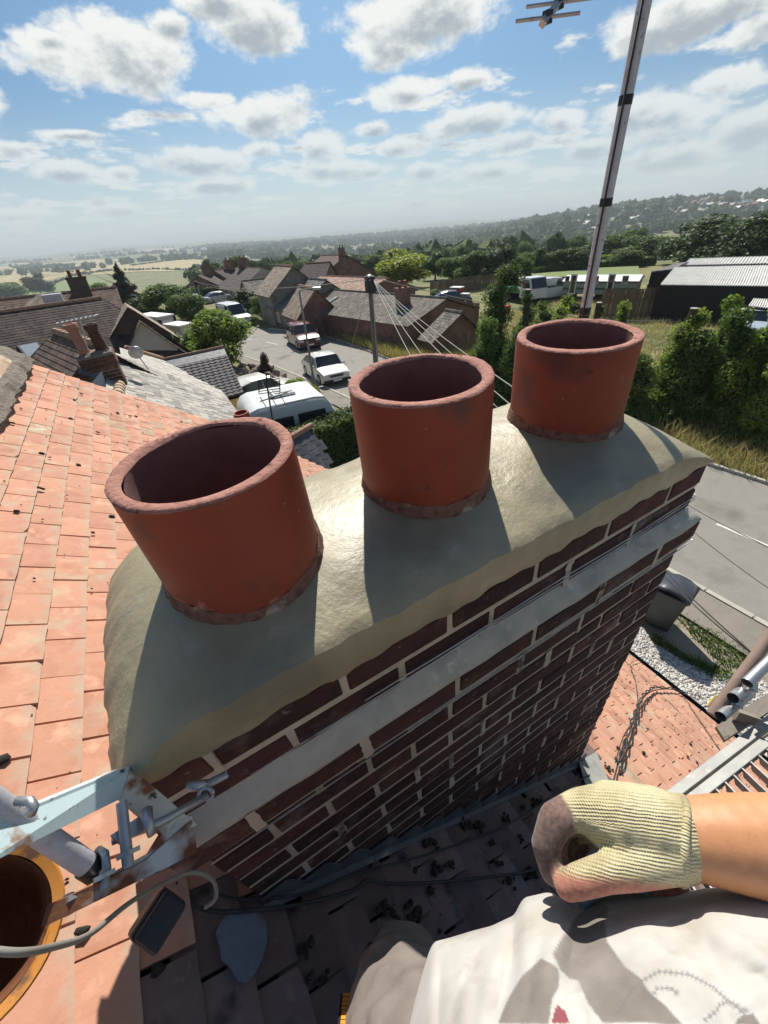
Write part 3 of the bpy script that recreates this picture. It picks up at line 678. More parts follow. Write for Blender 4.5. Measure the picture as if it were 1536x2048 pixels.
# black box and cables on the shaded tiles
t = thing('junction_box', 'black plastic box lying at the foot of the stack beside looped grey cable', 'box', tuple(ath(330, 1820, .84)), house=True)
b = MB(); A = ath(315, 1838, .86); ax = (ath(360, 1770, .85)-ath(290, 1880, .85)).normalized(); ay = (ath(400, 1850, .86)-ath(290, 1800, .84)); ay = (ay-ax*ay.dot(ax)).normalized(); az_ = ax.cross(ay)
R = Matrix((ax, ay, az_)).transposed(); b.box(A, (.058, .044, .040), R); b.build('box_shell', M_BLACK, t, True, bevel=.006)
b = MB(); b.box(A-az_*.028 if az_.dot(Vector(CH)-A) < 0 else A+az_*.028, (.052, .037, .010), R); b.build('lid', M_BLACK, t, True, bevel=.004)
def cable(name, label, pts, r, m, cat='cable', n=8, group=None):
    # smooth through the points
    P = [Vector(p) for p in pts]; Q = []
    for i in range(len(P)-1):
        p0, p1, p2, p3 = P[max(i-1, 0)], P[i], P[i+1], P[min(i+2, len(P)-1)]
        for k in range(6):
            s_ = k/6; Q.append(.5*((2*p1)+(p2-p0)*s_+(2*p0-5*p1+4*p2-p3)*s_**2+(3*p1-p0-3*p2+p3)*s_**3))
    Q.append(P[-1]); b = MB(); b.tube(Q, r, n); return tag(b.build(name, m, None, True, smooth=True, loc=P[0]), label, cat, group)
cable('aerial_cable', 'grey coaxial cable crossing the orange bucket and rising to the stack', [ath(-40, 1898, .55), ath(40, 1905, .56), ath(110, 1893, .60), ath(180, 1868, .66), ath(260, 1805, .74), ath(330, 1765, .80), ath(385, 1745, .84), ath(425, 1760, .86), ath(432, 1795, .87), ath(410, 1815, .88)], .0029, M_CABLE)
def rp(px, py, h=.040): p = hp(px, py, (.862, 0, 1), Z0R); return p+Vector((SB, 0, CB))*h
cable('aerial_cable', 'black cable trailing from the box along the shaded tiles under the stack', [rp(370,1838,.05), rp(420,1845), rp(520,1838), rp(600,1825), rp(690,1800), rp(720,1778), rp(760,1785), rp(850,1782), rp(960,1770), rp(1060,1752), rp(1150,1700), rp(1205,1610), rp(1230,1530), rp(1255,1465), rp(1272,1415), rp(1300,1388), rp(1345,1385), rp(1400,1400)], .0042, M_DKCABLE)
cable('aerial_cable', 'thin black cable running close under the lead flashing', [rp(420,1815,.05), rp(480,1820), rp(600,1805), rp(700,1765), rp(850,1722), rp(1000,1665), rp(1100,1600), rp(1170,1560)], .003, M_DKCABLE)
cable('aerial_cable', 'thin wire kinked over the sunlit tiles right of the stack', [rp(1222,1535), rp(1240,1480), rp(1268,1430), rp(1266,1370), rp(1256,1335), rp(1275,1325), rp(1295,1332)], .003, M_DKCABLE)
# twisted strap loops on the sunlit tiles
b = MB(); pth = [rp(1225,1540,.06), rp(1243,1480,.07), rp(1262,1430,.07), rp(1277,1400,.07), rp(1300,1382,.06), rp(1340,1384,.05), rp(1372,1396,.04)]
Q = []
for i in range(len(pth)-1):
    for k in range(10): Q.append(pth[i].lerp(pth[i+1], k/10))
for k in range(2):
    b.tube([p+Vector((cos(i*.8+k*pi), sin(i*.8+k*pi), .4*sin(i*.8+k*pi)))*.010 for i, p in enumerate(Q)], .0055, 5)
tag(b.build('twisted_strap', M_DKCABLE, None, True, loc=pth[0]), 'dark twisted strap lying over the sunlit roof tiles right of the stack', 'strap')
# bucket
bc = ath(-70, 1885, .86)
t = thing('bucket', 'orange plastic bucket with a rusty brown inside, cut by the left edge', 'bucket', tuple(bc-Vector((0, 0, .26))), house=True)
b = MB(); tilt = (Vector(CH)-bc).normalized().to_track_quat('Z', 'Y').to_matrix(); BK = .62
def tlathe(prof, n, jr=0):
    b = MB(); b.lathe((0, 0, 0), [(r_*BK, z_*BK) for r_, z_ in prof], n, jr=jr); b.V = [tuple(bc+tilt @ Vector(v)) for v in b.V]; return b
b = tlathe([(.112, -.27), (.128, -.12), (.138, -.03), (.149, -.026), (.152, 0), (.148, .004), (.130, -.002)], 56); b.build('bucket_shell', M_ORANGE, t, True, auto=50)
b = tlathe([(.130, -.002), (.128, -.03), (.120, -.12), (.106, -.25), (.001, -.255)], 48, jr=.0012); b.build('residue', M_BUCKIN, t, True, smooth=True)
# aerial mast at the far end of the stack
t = thing('aerial_mast', 'tall speckled grey aerial mast with black tape bands behind the farthest pot', 'mast', (1.339, .5, -.1), house=True)
lean = Vector((.018, .0, 1)).normalized()
mp = lambda z: Vector((1.345, .5, 0))+lean*z
b = MB(); b.tube([mp(-.35), mp(1.2)], .0148, 28); b.build('tube', M_ALU, t, True, auto=40)
b = MB()
def mz(py):
    a, c = 0.0, 1.4
    for _ in range(30):
        m = (a+c)/2
        if pjh(tuple(mp(m)))[1] > py: a = m
        else: c = m
    return a
for y0, y1 in ((211, 190), (413, 396), (628, 614)): b = MB(); b.tube([mp(mz(y0)), mp(mz(y1))], .0157, 28); b.build('tape', M_TAPE, t, True, auto=40)
b = MB(); b.tube([mp(mz(640)), mp(mz(629))], .0152, 28); b.build('tape', M_TAPE, t, True, auto=40)
b = MB(); b.tube([mp(-.35)+Vector((-.0175, -.008, 0)), mp(1.2)+Vector((-.0175, -.008, 0))], .0026, 8); b.build('coax', M_DKCABLE, t, True, smooth=True)
b = MB()
for z in (.16, -.12):
    b.box((1.335, .46, z), (.06, .10, .035))
b.build('wall_clamp', M_GALV, t, True)
t = thing('yagi_aerial', 'short aerial boom with thin cross rods coming in at the top edge', 'aerial', tuple(ath(1120, 0, 1.5)), house=True)
a0 = ath(1084, 48, 1.45); a1 = ath(1122, 0, 1.52); dv = (a1-a0); a2 = a0+dv*6
b = MB(); b.tube([a0, a2], .009, 4); b.build('boom', M_GALV, t, True)
c0 = (ath(1126, 29, 1.47)-ath(1050, 39, 1.47)).normalized()
for k in range(6):
    c = a0.lerp(a1, .28+.62*k); b = MB(); L_ = .068+.003*k; b.tube([c-c0*L_, c+c0*L_], .0035, 6)
    b.build('rod', M_GALV, t, True); b = MB(); b.box(c, (.016, .016, .02)); b.build('rod_clip', M_BLACK, t, True)
b = MB(); b.tube([a2, mp(1.15)], .008, 6); b.build('support_arm', M_GALV, t, True)
# ---------------------------------------------------------------- scaffold on the right
M_WOOD = mat('weathered_board', [(.17,.15,.125), (.26,.235,.20), (.21,.18,.15)], 5, .9, .5, 30, .003, stretch=(1, 6, 6), spots=[((.10,.08,.065), 12, .6, .75)])
M_GRYBAR = mat('dull_aluminium', [(.26,.26,.25), (.36,.36,.34)], 12, .6, .3, 60, .001, metallic=.3, spots=[((.42,.40,.36), 18, .6, .7)])
M_BROWNPOLE = mat('brown_tube', [(.20,.145,.12), (.28,.20,.165)], 14, .8, .4, 60, .002)
def sp_(px, py, d=2.8): return ath(px, py, d)
t = thing('staging_frame', 'grey slatted metal staging lying over the roof right of the glove', 'staging', tuple(sp_(1400, 1560)), house=True)
e0, e1 = sp_(1340, 1596, 2.45), sp_(1600, 1398, 3.05); dirR = (e1-e0).normalized()
s0, s1 = sp_(1480, 1500, 2.75), sp_(1560, 1573, 2.62); dirS = (s1-s0).normalized(); nn = dirR.cross(dirS).normalized(); nn = nn if nn.z > 0 else -nn
def barx(b, p, q, wdt, hgt, side):
    d = (q-p).normalized(); x = side.normalized(); zv = d.cross(x).normalized(); R = Matrix((d, x, zv)).transposed(); b.box((p+q)/2, ((q-p).length, wdt, hgt), R)
for k, off_ in enumerate((0, .062)):
    b = MB(); barx(b, e0+dirS*off_-dirR*.6, (e1 if k == 0 else e0.lerp(e1, .62))+dirS*off_, .050, .022, dirS); b.build('rail', M_GRYBAR, t, True, bevel=.003)
for k in range(26):
    p = e0+dirR*(-.55+.058*k)+dirS*.09
    b = MB(); barx(b, p-nn*.012, p+dirS*(1.3)-nn*.012, .007, .045, dirR); b.build('slat', M_GRYBAR, t, True)
t = thing('scaffold_corner', 'scaffold tubes clamped together with boards at the right edge above the gravel', 'scaffold', tuple(sp_(1440, 1420)), house=True)
b = MB(); b.tube([sp_(1424, 1430, 2.75), sp_(1560, 1248, 2.9)], .0255, 16); b.build('standard_tube', M_BROWNPOLE, t, True, auto=40)
b = MB()
for a0, a1, d0, d1 in (((1466, 1396), (1500, 1366), 2.7, 2.9), ((1441, 1433), (1500, 1385), 2.7, 2.95), ((1494, 1366), (1570, 1292), 2.7, 2.9)):
    b = MB(); P0, P1 = sp_(*a0, d0), sp_(*a1, d1); b.tube([P0, P1], .024, 16, cap=False); b.tube([P0, P1], .020, 16, cap=False); b.build('tube', M_GALV, t, True, auto=40)
for (px, py) in ((1452, 1412), (1478, 1388), (1500, 1372), (1440, 1425), (1470, 1405)):
    b = MB(); b.box(sp_(px, py, 2.78), (.05, .05, .04), Matrix.Rotation(.7, 3, 'X') @ Matrix.Rotation(px*.1, 3, 'Z')); b.tube([sp_(px-6, py+6, 2.75), sp_(px+10, py+10, 2.75)], .007, 6); b.build('clamp', M_GALV, t, True, bevel=.004)
for (q0, q1, q2) in (((1432, 1452), (1560, 1370), (1450, 1480)), ((1455, 1490), (1560, 1420), (1470, 1512)), ((1470, 1440), (1560, 1470), (1480, 1425))):
    b = MB(); plank(b, sp_(*q0, 3.0), sp_(*q1, 3.2), sp_(*q2, 2.98), .035); b.build('board', M_WOOD, t, True)
t = tag(MB().tube([sp_(1416, 1412, 3.2), sp_(1432, 1392, 3.2)], .008, 6).tube([sp_(1420, 1416, 3.2), sp_(1438, 1394, 3.2)], .008, 6).build('yellow_rod', mat('yellow_rod', [(.6,.45,.15)], 5, .6, .1), None, True, loc=sp_(1420, 1412, 3.2)), 'pair of thin yellow rods beside the scaffold corner over the gravel', 'rods')
# ================================================================ terrain, road, ground (world frame)
GZ = -6.2
DD = np.array([0, 62, 95, 160, 300, 500, 800, 1150, 1500, 2300, 3600, 6500, 9000, 14000.])
PL = np.array([GZ, GZ, -7.0, -10, -19, -28, -33, -32, -30, -24, -14, 36, 28, 0.])
PM = np.array([GZ, GZ, -7.5, -12, -24, -36, -40, -40, -38, -30, -16, 40, 34, 0.])
PR = np.array([GZ, GZ, -6.8, -10, -22, -34, -24, 2, 16, 6, -10, 20, 20, 0.])
def tz_np(x, y):
    dx = x-CAM[0]; dy = y-CAM[1]; d = np.hypot(dx, dy); th = np.degrees(np.arctan2(dx, dy))
    l = np.interp(d, DD, PL); m = np.interp(d, DD, PM); r = np.interp(d, DD, PR)
    tl = np.clip((th-5)/18, 0, 1); tr = np.clip((th-34)/26, 0, 1); tr = tr*tr*(3-2*tr)*np.clip((150-th)/40, 0, 1)
    z = l*(1-tl)+m*tl; z = z*(1-tr)+r*tr
    k = np.clip((d-110)/600, 0, 1)
    z = z+k*(3.2*np.sin(x*.0061+1)*np.sin(y*.0047+2)+1.6*np.sin(x*.017+y*.009)+.7*np.sin(x*.041-y*.033))
    k2 = np.clip((d-3000)/3000, 0, 1); z = z+k2*(9*np.sin(th*.19+.5)+5*np.sin(th*.53+1.2)+2.5*np.sin(th*1.31))
    return z
def tz(x, y): return float(tz_np(np.array([x]), np.array([y]))[0])
def G(px, py):
    d = pxdir(px, py)
    t = 5.0; pt = t
    while t < 14000:
        p = CAM+d*t
        if p[2] < tz(p[0], p[1]):
            a, b = pt, t
            for _ in range(18):
                m = (a+b)/2; p = CAM+d*m
                if p[2] < tz(p[0], p[1]): b = m
                else: a = m
            return Vector(CAM+d*b)
        pt = t; t *= 1.02
    return Vector(CAM+d*9000)
def up_to(P, py, ):          # height above P whose top shows at row py
    P = np.array(P); q = P-CAM; k = (1024-py)/F
    # (q+h z).UP = k (q+h z).fwd
    h = (k*(q @ fwd)-(q @ UP))/(UP[2]-k*fwd[2]); return float(h)
M_GRASS = mat('dry_meadow', [(.10,.115,.040), (.17,.165,.062), (.235,.20,.085)], .05, .95, .5, 3, .05, coord='Object', spots=[((.075,.105,.034), .12, .5, .65), ((.30,.26,.13), .6, .60, .78)], detail=8)
angs = np.radians(np.concatenate([np.linspace(-180, -30, 60, endpoint=False), np.linspace(-30, 100, 300, endpoint=False), np.linspace(100, 180, 30)]))
rads = np.concatenate([[0.3], np.linspace(6, 70, 24), np.geomspace(76, 14000, 110)])
A_, R_ = np.meshgrid(angs, rads); X_ = CAM[0]+R_*np.sin(A_); Y_ = CAM[1]+R_*np.cos(A_); Z_ = tz_np(X_, Y_)
V = np.stack([X_, Y_, Z_], -1).reshape(-1, 3); na = len(angs); q = np.arange(len(rads)-1)[:, None]*na+np.arange(na-1)[None]; q = q.ravel()
tag(place('ground', npmesh('ground', V, np.stack([q, q+na, q+na+1, q+1], 1)[:, ::-1], [M_GRASS], True)), kind='structure')
def drape(name, pts, m, h, n=14, kind='structure', label=None):    # sheet over the terrain between 4 corners, or a polygon near the house
    P = [np.array(p)[:2] for p in pts]; V = []; Fc = []
    for i in range(n+1):
        for j in range(n+1):
            u, v = i/n, j/n; p = P[0]*(1-u)*(1-v)+P[1]*u*(1-v)+P[2]*u*v+P[3]*(1-u)*v; V.append((p[0], p[1], tz(p[0], p[1])+h))
    for i in range(n):
        for j in range(n): a = i*(n+1)+j; Fc.append((a, a+n+1, a+n+2, a+1))
    me = npmesh(name, V, Fc, [m], True); bm = bmesh.new(); bm.from_mesh(me); bmesh.ops.recalc_face_normals(bm, faces=bm.faces)
    if sum(f.normal.z for f in bm.faces) < 0: bmesh.ops.reverse_faces(bm, faces=bm.faces)
    bm.to_mesh(me); bm.free(); return tag(place(name, me), kind=kind)
# fields
F_STRAW = mat('straw_field', [(.33,.26,.12), (.42,.34,.17), (.38,.30,.14)], .03, .95, .3, 1, .05, spots=[((.20,.19,.08), .05, .56, .7)])
F_GREEN = mat('green_field', [(.12,.17,.05), (.17,.21,.07), (.14,.19,.06)], .03, .95, .3, 1, .05)
F_PALE = mat('pale_stubble', [(.40,.33,.22), (.46,.38,.27)], .02, .95, .2, 1, .05)
for (pp, m, h) in (([(-160,600), (180,548), (240,518), (-160,535)], F_STRAW, .5), ([(180,550), (405,540), (402,520), (235,520)], F_STRAW, .6), ([(262,532), (400,518), (392,511), (235,521)], F_GREEN, 1.0),
                   ([(275,508), (362,504), (350,497), (295,499)], F_PALE, 2.0), ([(-160,700), (210,560), (150,552), (-160,606)], F_GREEN, .5), ([(1062,562), (1280,556), (1275,538), (1062,548)], F_GREEN, .4),
                   ([(1070,492), (1180,482), (1180,474), (1085,482)], F_STRAW, 1.5), ([(1500,460), (1640,450), (1640,425), (1500,432)], F_STRAW, 1.5), ([(1250,470), (1330,456), (1330,450), (1260,460)], F_GREEN, 1.5)):
    drape('field', [G(*p) for p in pp], m, h)
# road
M_ROAD = mat('worn_asphalt', [(.19,.175,.15), (.25,.235,.205), (.22,.205,.175)], 1.3, .9, .5, 90, .008, spots=[((.33,.31,.28), 60, .56, .72), ((.14,.13,.115), .5, .58, .72)])
M_PATH = mat('old_tarmac_path', [(.20,.18,.15), (.26,.235,.195)], 2, .95, .5, 80, .008, spots=[((.34,.30,.25), 40, .58, .7), ((.15,.14,.12), 1.2, .55, .7)])
M_KERB = mat('pale_kerb', [(.38,.36,.31), (.48,.45,.39)], 3, .9, .4, 40, .004)
M_LINE = mat('road_paint', [(.68,.67,.62), (.5,.49,.45)], 8, .8, .3, 60, .001)
near_e = [(8.95, -14), (8.95, 0), (8.95, 8), (8.7, 14), (8.2, 20), (7.3, 27), (5.8, 34), (3.2, 42), (-.6, 52), (-5, 62), (-11, 76)]
far_e = [(14.6, -14), (14.9, 0), (14.5, 6), (14.0, 14), (13.6, 22), (13.7, 29), (13.4, 35), (10.9, 41), (7.6, 50), (2.6, 61), (-4, 76)]
def strip(name, L, R, m, z, kind='structure', sub=10):
    V = []; Fc = []
    def sm(P, t): 
        i = min(int(t), len(P)-2); s_ = t-i; p0, p1, p2, p3 = [np.array(P[k]) for k in (max(i-1, 0), i, i+1, min(i+2, len(P)-1))]
        return .5*((2*p1)+(p2-p0)*s_+(2*p0-5*p1+4*p2-p3)*s_**2+(3*p1-p0-3*p2+p3)*s_**3)
    n = (len(L)-1)*sub
    for i in range(n+1):
        a, b_ = sm(L, i/sub), sm(R, i/sub); V += [(a[0], a[1], tz(*a)+z), (b_[0], b_[1], tz(*b_)+z)]
    for i in range(n): Fc.append((2*i, 2*i+1, 2*i+3, 2*i+2))
    return tag(place(name, npmesh(name, V, Fc, [m])), kind=kind)
strip('road', near_e, far_e, M_ROAD, .010)
strip('footpath', [(p[0]-1.12, p[1]) for p in near_e[:8]], [(p[0]-.12, p[1]) for p in near_e[:8]], M_PATH, .06)
def kerb(P, wdt, hgt, name):
    b = MB(); 
    for i in range(len(P)-1):
        a, c = Vector((*P[i], 0)), Vector((*P[i+1], 0)); n = int((c-a).length/.92)+1
        for k in range(n):
            p, q = a.lerp(c, k/n), a.lerp(c, (k+1)/n-.004); d = (q-p).normalized(); R = Matrix.Rotation(atan2(d.y, d.x), 3, 'Z')
            b.box(((p+q)/2)+Vector((0, 0, tz((p.x+q.x)/2, (p.y+q.y)/2)+hgt/2)), ((q-p).length, wdt, hgt), R, jit=.002)
    o = b.build(name, M_KERB); o['kind'] = 'stuff'; tag(o, 'row of pale kerb stones along the %s edge of the road' % ('near' if name == 'kerb' else 'far'), 'kerb'); return o
kerb([(p[0]-.06, p[1]) for p in near_e[:8]], .12, .085, 'kerb')
kerb([(p[0]+.06, p[1]) for p in far_e[1:8]], .12, .10, 'kerb_far' if False else 'kerb.001')
b = MB()
cen = [((a[0]+c[0])/2-.25, (a[1]+c[1])/2) for a, c in zip(near_e, far_e)]
# centre dashes
y = -6
def cenx(y): return float(np.interp(y, [c[1] for c in cen], [c[0] for c in cen]))
while y < 60:
    x0, x1 = cenx(y), cenx(y+1.7); d = Vector((x1-x0, 1.7, 0)).normalized(); s_ = Vector((d.y, -d.x, 0))*.05
    p, q = Vector((x0, y, tz(x0, y)+.016)), Vector((x1, y+1.7, tz(x1, y+1.7)+.016)); me = npmesh('road_marking', [p-s_, p+s_, q+s_, q-s_], [(0, 1, 2, 3)], [M_LINE]); tag(place('road_marking', me), kind='structure'); y += 3.6
# gravel, concrete, verge beside the house
M_GRAVEL = mat('white_gravel', [(.42,.40,.36), (.60,.58,.54)], 50, .95, 1, 60, .02, cells=(34, .8))
M_CONC = mat('old_concrete', [(.24,.21,.16), (.33,.29,.22)], 2.2, .95, .5, 60, .005, spots=[((.42,.37,.29), 25, .56, .72), ((.13,.12,.07), 3, .60, .74)])
def sheet(name, pts, z, m, kind='structure'):
    me = npmesh(name, [(p[0], p[1], GZ+z) for p in pts], [list(range(len(pts)))], [m]); bm = bmesh.new(); bm.from_mesh(me)
    if sum(f.normal.z for f in bm.faces) < 0: bmesh.ops.reverse_faces(bm, faces=bm.faces)
    bm.to_mesh(me); bm.free(); return tag(place(name, me), kind=kind)
g = lambda px, py: tuple(wz(px, py, GZ))[:2]
sheet('concrete_strip', [(3.6, 12), (7.83, 12), (7.83, -14), (3.6, -14)], .010, M_CONC)
gb = [g(1220, 1215), g(1274, 1245), g(1307, 1288), g(1366, 1326), g(1442, 1353), g(1500, 1346), (7.3, -14), (3.5, -14), (3.5, 6)]
sheet('gravel', gb, .020, M_GRAVEL)
# loose stones as real geometry over the near gravel
ico = bmesh.new(); bmesh.ops.create_icosphere(ico, subdivisions=1, radius=1); IV = np.array([v.co for v in ico.verts]); IF = np.array([[v.index for v in f.verts] for f in ico.faces]); ico.free()
def inpoly(x, y, P):
    c = False; n = len(P)
    for i in range(n):
        (x1, y1), (x2, y2) = P[i], P[(i+1) % n]
        if (y1 > y) != (y2 > y) and x < (x2-x1)*(y-y1)/(y2-y1)+x1: c = not c
    return c
OCT = np.array([(1,0,0),(-1,0,0),(0,1,0),(0,-1,0),(0,0,1),(0,0,-1)], float); OF = np.array([(0,2,4),(2,1,4),(1,3,4),(3,0,4),(2,0,5),(1,2,5),(3,1,5),(0,3,5)])
def scatter_stones(name, poly, n, s0, s1, m, z=GZ+.03, box=None, kind='stuff', parent=None):
    xs = [p[0] for p in poly]; ys = [p[1] for p in poly]; bx = box or (min(xs), max(xs), min(ys), max(ys)); P = []
    while len(P) < n:
        x, y = random.uniform(bx[0], bx[1]), random.uniform(bx[2], bx[3])
        if inpoly(x, y, poly): P.append((x, y, z))
    P = np.array(P); n = len(P); S = rng.uniform(s0, s1, (n, 1, 1))*rng.uniform(.7, 1.3, (n, 1, 3)); S[:, :, 2] *= .6
    V = OCT[None]*S*(1+rng.normal(0, .12, (n, 6, 3)))+P[:, None, :]; Fc = (OF[None]+np.arange(n)[:, None, None]*6).reshape(-1, 3)
    o = place(name, npmesh(name, V.reshape(-1, 3), Fc, [m] if not isinstance(m, list) else m, mi=(np.repeat(rng.integers(0, len(m), n), 8) if isinstance(m, list) else None)), parent)
    o['kind'] = kind; return o
MG = [mat('gravel_stone_%s' % k, [c, tuple(x*.85 for x in c)], 20, .9, .2) for k, c in (('white', (.66,.64,.60)), ('grey', (.42,.40,.38)), ('buff', (.55,.50,.42)), ('light', (.74,.73,.70)))]
tag(scatter_stones('gravel_stones', gb, 12000, .016, .032, MG, box=(4.2, 7.9, -1.6, 3.2)), 'white gravel chippings between the eaves and the path', 'gravel')
# ---------------------------------------------------------------- foliage
def leafmat(name, cols, tr=.35, rand=.25, spots=None):
    return mat(name, cols, .9, .62, 0, coord='Object', trans=tr, rand=rand, spots=spots, detail=3, spec=.35)
L_MID = leafmat('leaf_mid_green', [(.060,.108,.022), (.108,.175,.038), (.165,.225,.052)], .42)
L_DARK = leafmat('leaf_dark_green', [(.034,.066,.018), (.060,.104,.028), (.092,.138,.038)], .25)
L_LIME = leafmat('leaf_yellow_green', [(.20,.235,.022), (.30,.34,.035), (.38,.41,.055)], .45)
L_BRIGHT = leafmat('leaf_bright_green', [(.13,.20,.030), (.20,.28,.045), (.28,.35,.07)], .5)
L_CONIF = leafmat('conifer_needles', [(.012,.026,.014), (.022,.042,.020)], .1)
L_PURPLE = leafmat('leaf_dull_purple', [(.060,.030,.028), (.09,.05,.04)], .2)
L_YELLOW = leafmat('leaf_yellow', [(.25,.24,.04), (.38,.34,.06)], .35)
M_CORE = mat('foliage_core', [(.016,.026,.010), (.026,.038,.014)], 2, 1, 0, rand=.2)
M_BARK = mat('bark', [(.055,.042,.03), (.11,.085,.062)], 6, .95, .8, 20, .01, stretch=(3, 3, .6))
M_DRY = mat('dry_grass', [(.36,.29,.12), (.50,.42,.20), (.28,.26,.10)], 1.2, .9, 0, trans=.3, spec=.2)
M_GRN = mat('green_grass', [(.07,.12,.025), (.12,.18,.04), (.18,.22,.06)], 1.2, .9, 0, trans=.3, spec=.2)
def leaves(centres, radii, n, size, seed, flat=.75, up=.25, tri=False):
    r = np.random.default_rng(seed); C = np.array(centres, float); Rr = np.array(radii, float)
    if Rr.ndim == 1: Rr = np.stack([Rr, Rr, Rr*.85], 1)
    wgt = (Rr[:, 0]*Rr[:, 1])**1.0; idx = r.choice(len(C), n, p=wgt/wgt.sum())
    d = r.normal(size=(n, 3)); d[:, 2] += .2; d /= np.linalg.norm(d, axis=1, keepdims=True)
    p = C[idx]+d*Rr[idx]*(r.uniform(.62, 1.06, (n, 1))+np.abs(r.normal(0, .05, (n, 1))))
    nrm = d+r.normal(size=(n, 3))*flat; nrm[:, 2] += up; nrm /= np.linalg.norm(nrm, axis=1, keepdims=True)
    t = np.cross(nrm, r.normal(size=(n, 3))); t /= np.linalg.norm(t, axis=1, keepdims=True); bt = np.cross(nrm, t)
    s = size*r.uniform(.55, 1.35, (n, 1))
    if tri: V = np.stack([p-t*s*.7-bt*s*.4, p+t*s*.7-bt*s*.4, p+bt*s*.8], 1); k = 3
    else: V = np.stack([p-t*s*.6, p-bt*s*.38+nrm*s*.1, p+t*s*.75, p+bt*s*.38+nrm*s*.1], 1); k = 4
    return V.reshape(-1, 3), np.arange(n*k).reshape(-1, k)
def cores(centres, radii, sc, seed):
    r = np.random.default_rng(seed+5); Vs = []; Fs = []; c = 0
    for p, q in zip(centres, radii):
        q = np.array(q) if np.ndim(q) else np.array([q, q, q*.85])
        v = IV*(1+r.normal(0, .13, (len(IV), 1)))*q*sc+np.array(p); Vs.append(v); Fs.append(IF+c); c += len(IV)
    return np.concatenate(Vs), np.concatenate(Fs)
def crown_mesh(name, centres, radii, n, size, m, seed, core=.72, tri=False, **k):
    V1, F1 = leaves(centres, radii, n, size, seed, tri=tri, **k); V2, F2 = cores(centres, radii, core, seed)
    me = bpy.data.meshes.new(name)
    Fl = [list(map(int, f)) for f in F1]+[list(map(int, f+len(V1))) for f in F2]
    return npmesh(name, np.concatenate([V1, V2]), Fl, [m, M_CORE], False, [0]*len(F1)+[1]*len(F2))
def lumps(seed, h, r, n=11, shape='round'):
    q = random.Random(seed); C = []; R = []
    for i in range(n):
        if shape == 'round':
            a = q.uniform(0, 2*pi); zz = q.uniform(.20, .90); rr = r*sin(pi*min(1, (zz+.06)/1.05))**.7*q.uniform(.25, .66); C.append((rr*cos(a), rr*sin(a), zz*h)); R.append(r*q.uniform(.30, .48))
        elif shape == 'bush':
            a = q.uniform(0, 2*pi); rr = r*q.uniform(0, .62); zz = q.uniform(.18, .75)*(1-.35*rr/r); C.append((rr*cos(a), rr*sin(a), zz*h)); R.append(min(r, h)*q.uniform(.30, .42))
        elif shape == 'cone':
            t = i/n; a = i*2.4; rr = r*(1-t)*.45; C.append((rr*cos(a), rr*sin(a), h*(.10+.85*t))); R.append((r*(1-t)*.62+.05*r, r*(1-t)*.62+.05*r, h/n*1.1))
    return C, R
def trunk_mesh(h, r, seed, m=M_BARK, limbs=4, top=.7):
    q = random.Random(seed); b = MB(); P = [Vector((0, 0, -.3))]
    for i in range(1, 6): P.append(Vector((q.uniform(-.05, .05)*h*.3*i/5, q.uniform(-.05, .05)*h*.3*i/5, h*top*i/5)))
    b.tube(P, [r*1.25, r, r*.85, r*.7, r*.5, r*.2], 7)
    for k in range(limbs):
        i = q.randint(2, 4); a = q.uniform(0, 2*pi); L_ = h*q.uniform(.2, .34); s_ = P[i]
        b.tube([s_, s_+Vector((cos(a)*L_*.5, sin(a)*L_*.5, L_*.45)), s_+Vector((cos(a)*L_, sin(a)*L_, L_*.9))], [r*.5, r*.32, r*.1], 5)
    return b.mesh('trunk', m)
# prototypes of unit height 8, radius 4
TREES = {}
def tree_proto(key, h, r, n, size, m, seed, shape='round', nl=12, core=.7, tr=.16):
    C, R = lumps(seed, h, r, nl, shape); TREES[key] = (crown_mesh('crown', C, R, n, size, m, seed, core=core), trunk_mesh(h, tr, seed), h, r)
for i, (k, m, sh) in enumerate((('mid', L_MID, 'round'), ('mid2', L_MID, 'round'), ('dark', L_DARK, 'round'), ('dark2', L_DARK, 'round'), ('bright', L_BRIGHT, 'round'), ('lime', L_LIME, 'round'))):
    tree_proto(k, 8, 4, 5200, .33, m, 20+i, sh, 15)
tree_proto('bigdark', 12, 6, 9000, .40, L_DARK, 61, 'round', 22)
tree_proto('conifer', 10, 2.4, 6000, .30, L_CONIF, 33, 'cone', 14, .8)
for i, (k, m) in enumerate((('bush', L_MID), ('bushdark', L_DARK), ('bushbright', L_BRIGHT), ('bushlime', L_LIME), ('bushyellow', L_YELLOW), ('bushpurple', L_PURPLE))):
    tree_proto(k, 2, 1.3, 3200, .11, m, 40+i, 'bush', 9, tr=.04)
def plant(kind, P, h, r, label, name=None, cat=None, group=None, rot=None):
    cm, tm, h0, r0 = TREES[kind]; bush = kind.startswith('bush')
    t = thing(name or ('shrub' if bush else 'tree'), label, cat or ('shrub' if bush else 'tree'), P, group)
    S = Matrix.Diagonal((r/r0, r/r0, h/h0, 1)); Rz = Matrix.Rotation(rot if rot is not None else random.uniform(0, 6.28), 4, 'Z')
    for nm, me in (('crown', cm), ('trunk', tm)):
        if bush and nm == 'trunk': 
            if r < 1.0: continue
        o = bpy.data.objects.new(nm, me); COL.objects.link(o); o.parent = t; o.matrix_local = Rz @ S
    return t
def plant_px(kind, px, pyb, pyt, wpx, label, **k):
    P = G(px, pyb); h = up_to(P, pyt); dep = float((np.array(P)-CAM) @ fwd); r = wpx/2*dep/F*(1.22 if not kind.startswith('bush') and kind != 'conifer' else 1.0)
    return plant(kind, P, h, r, label, **k)
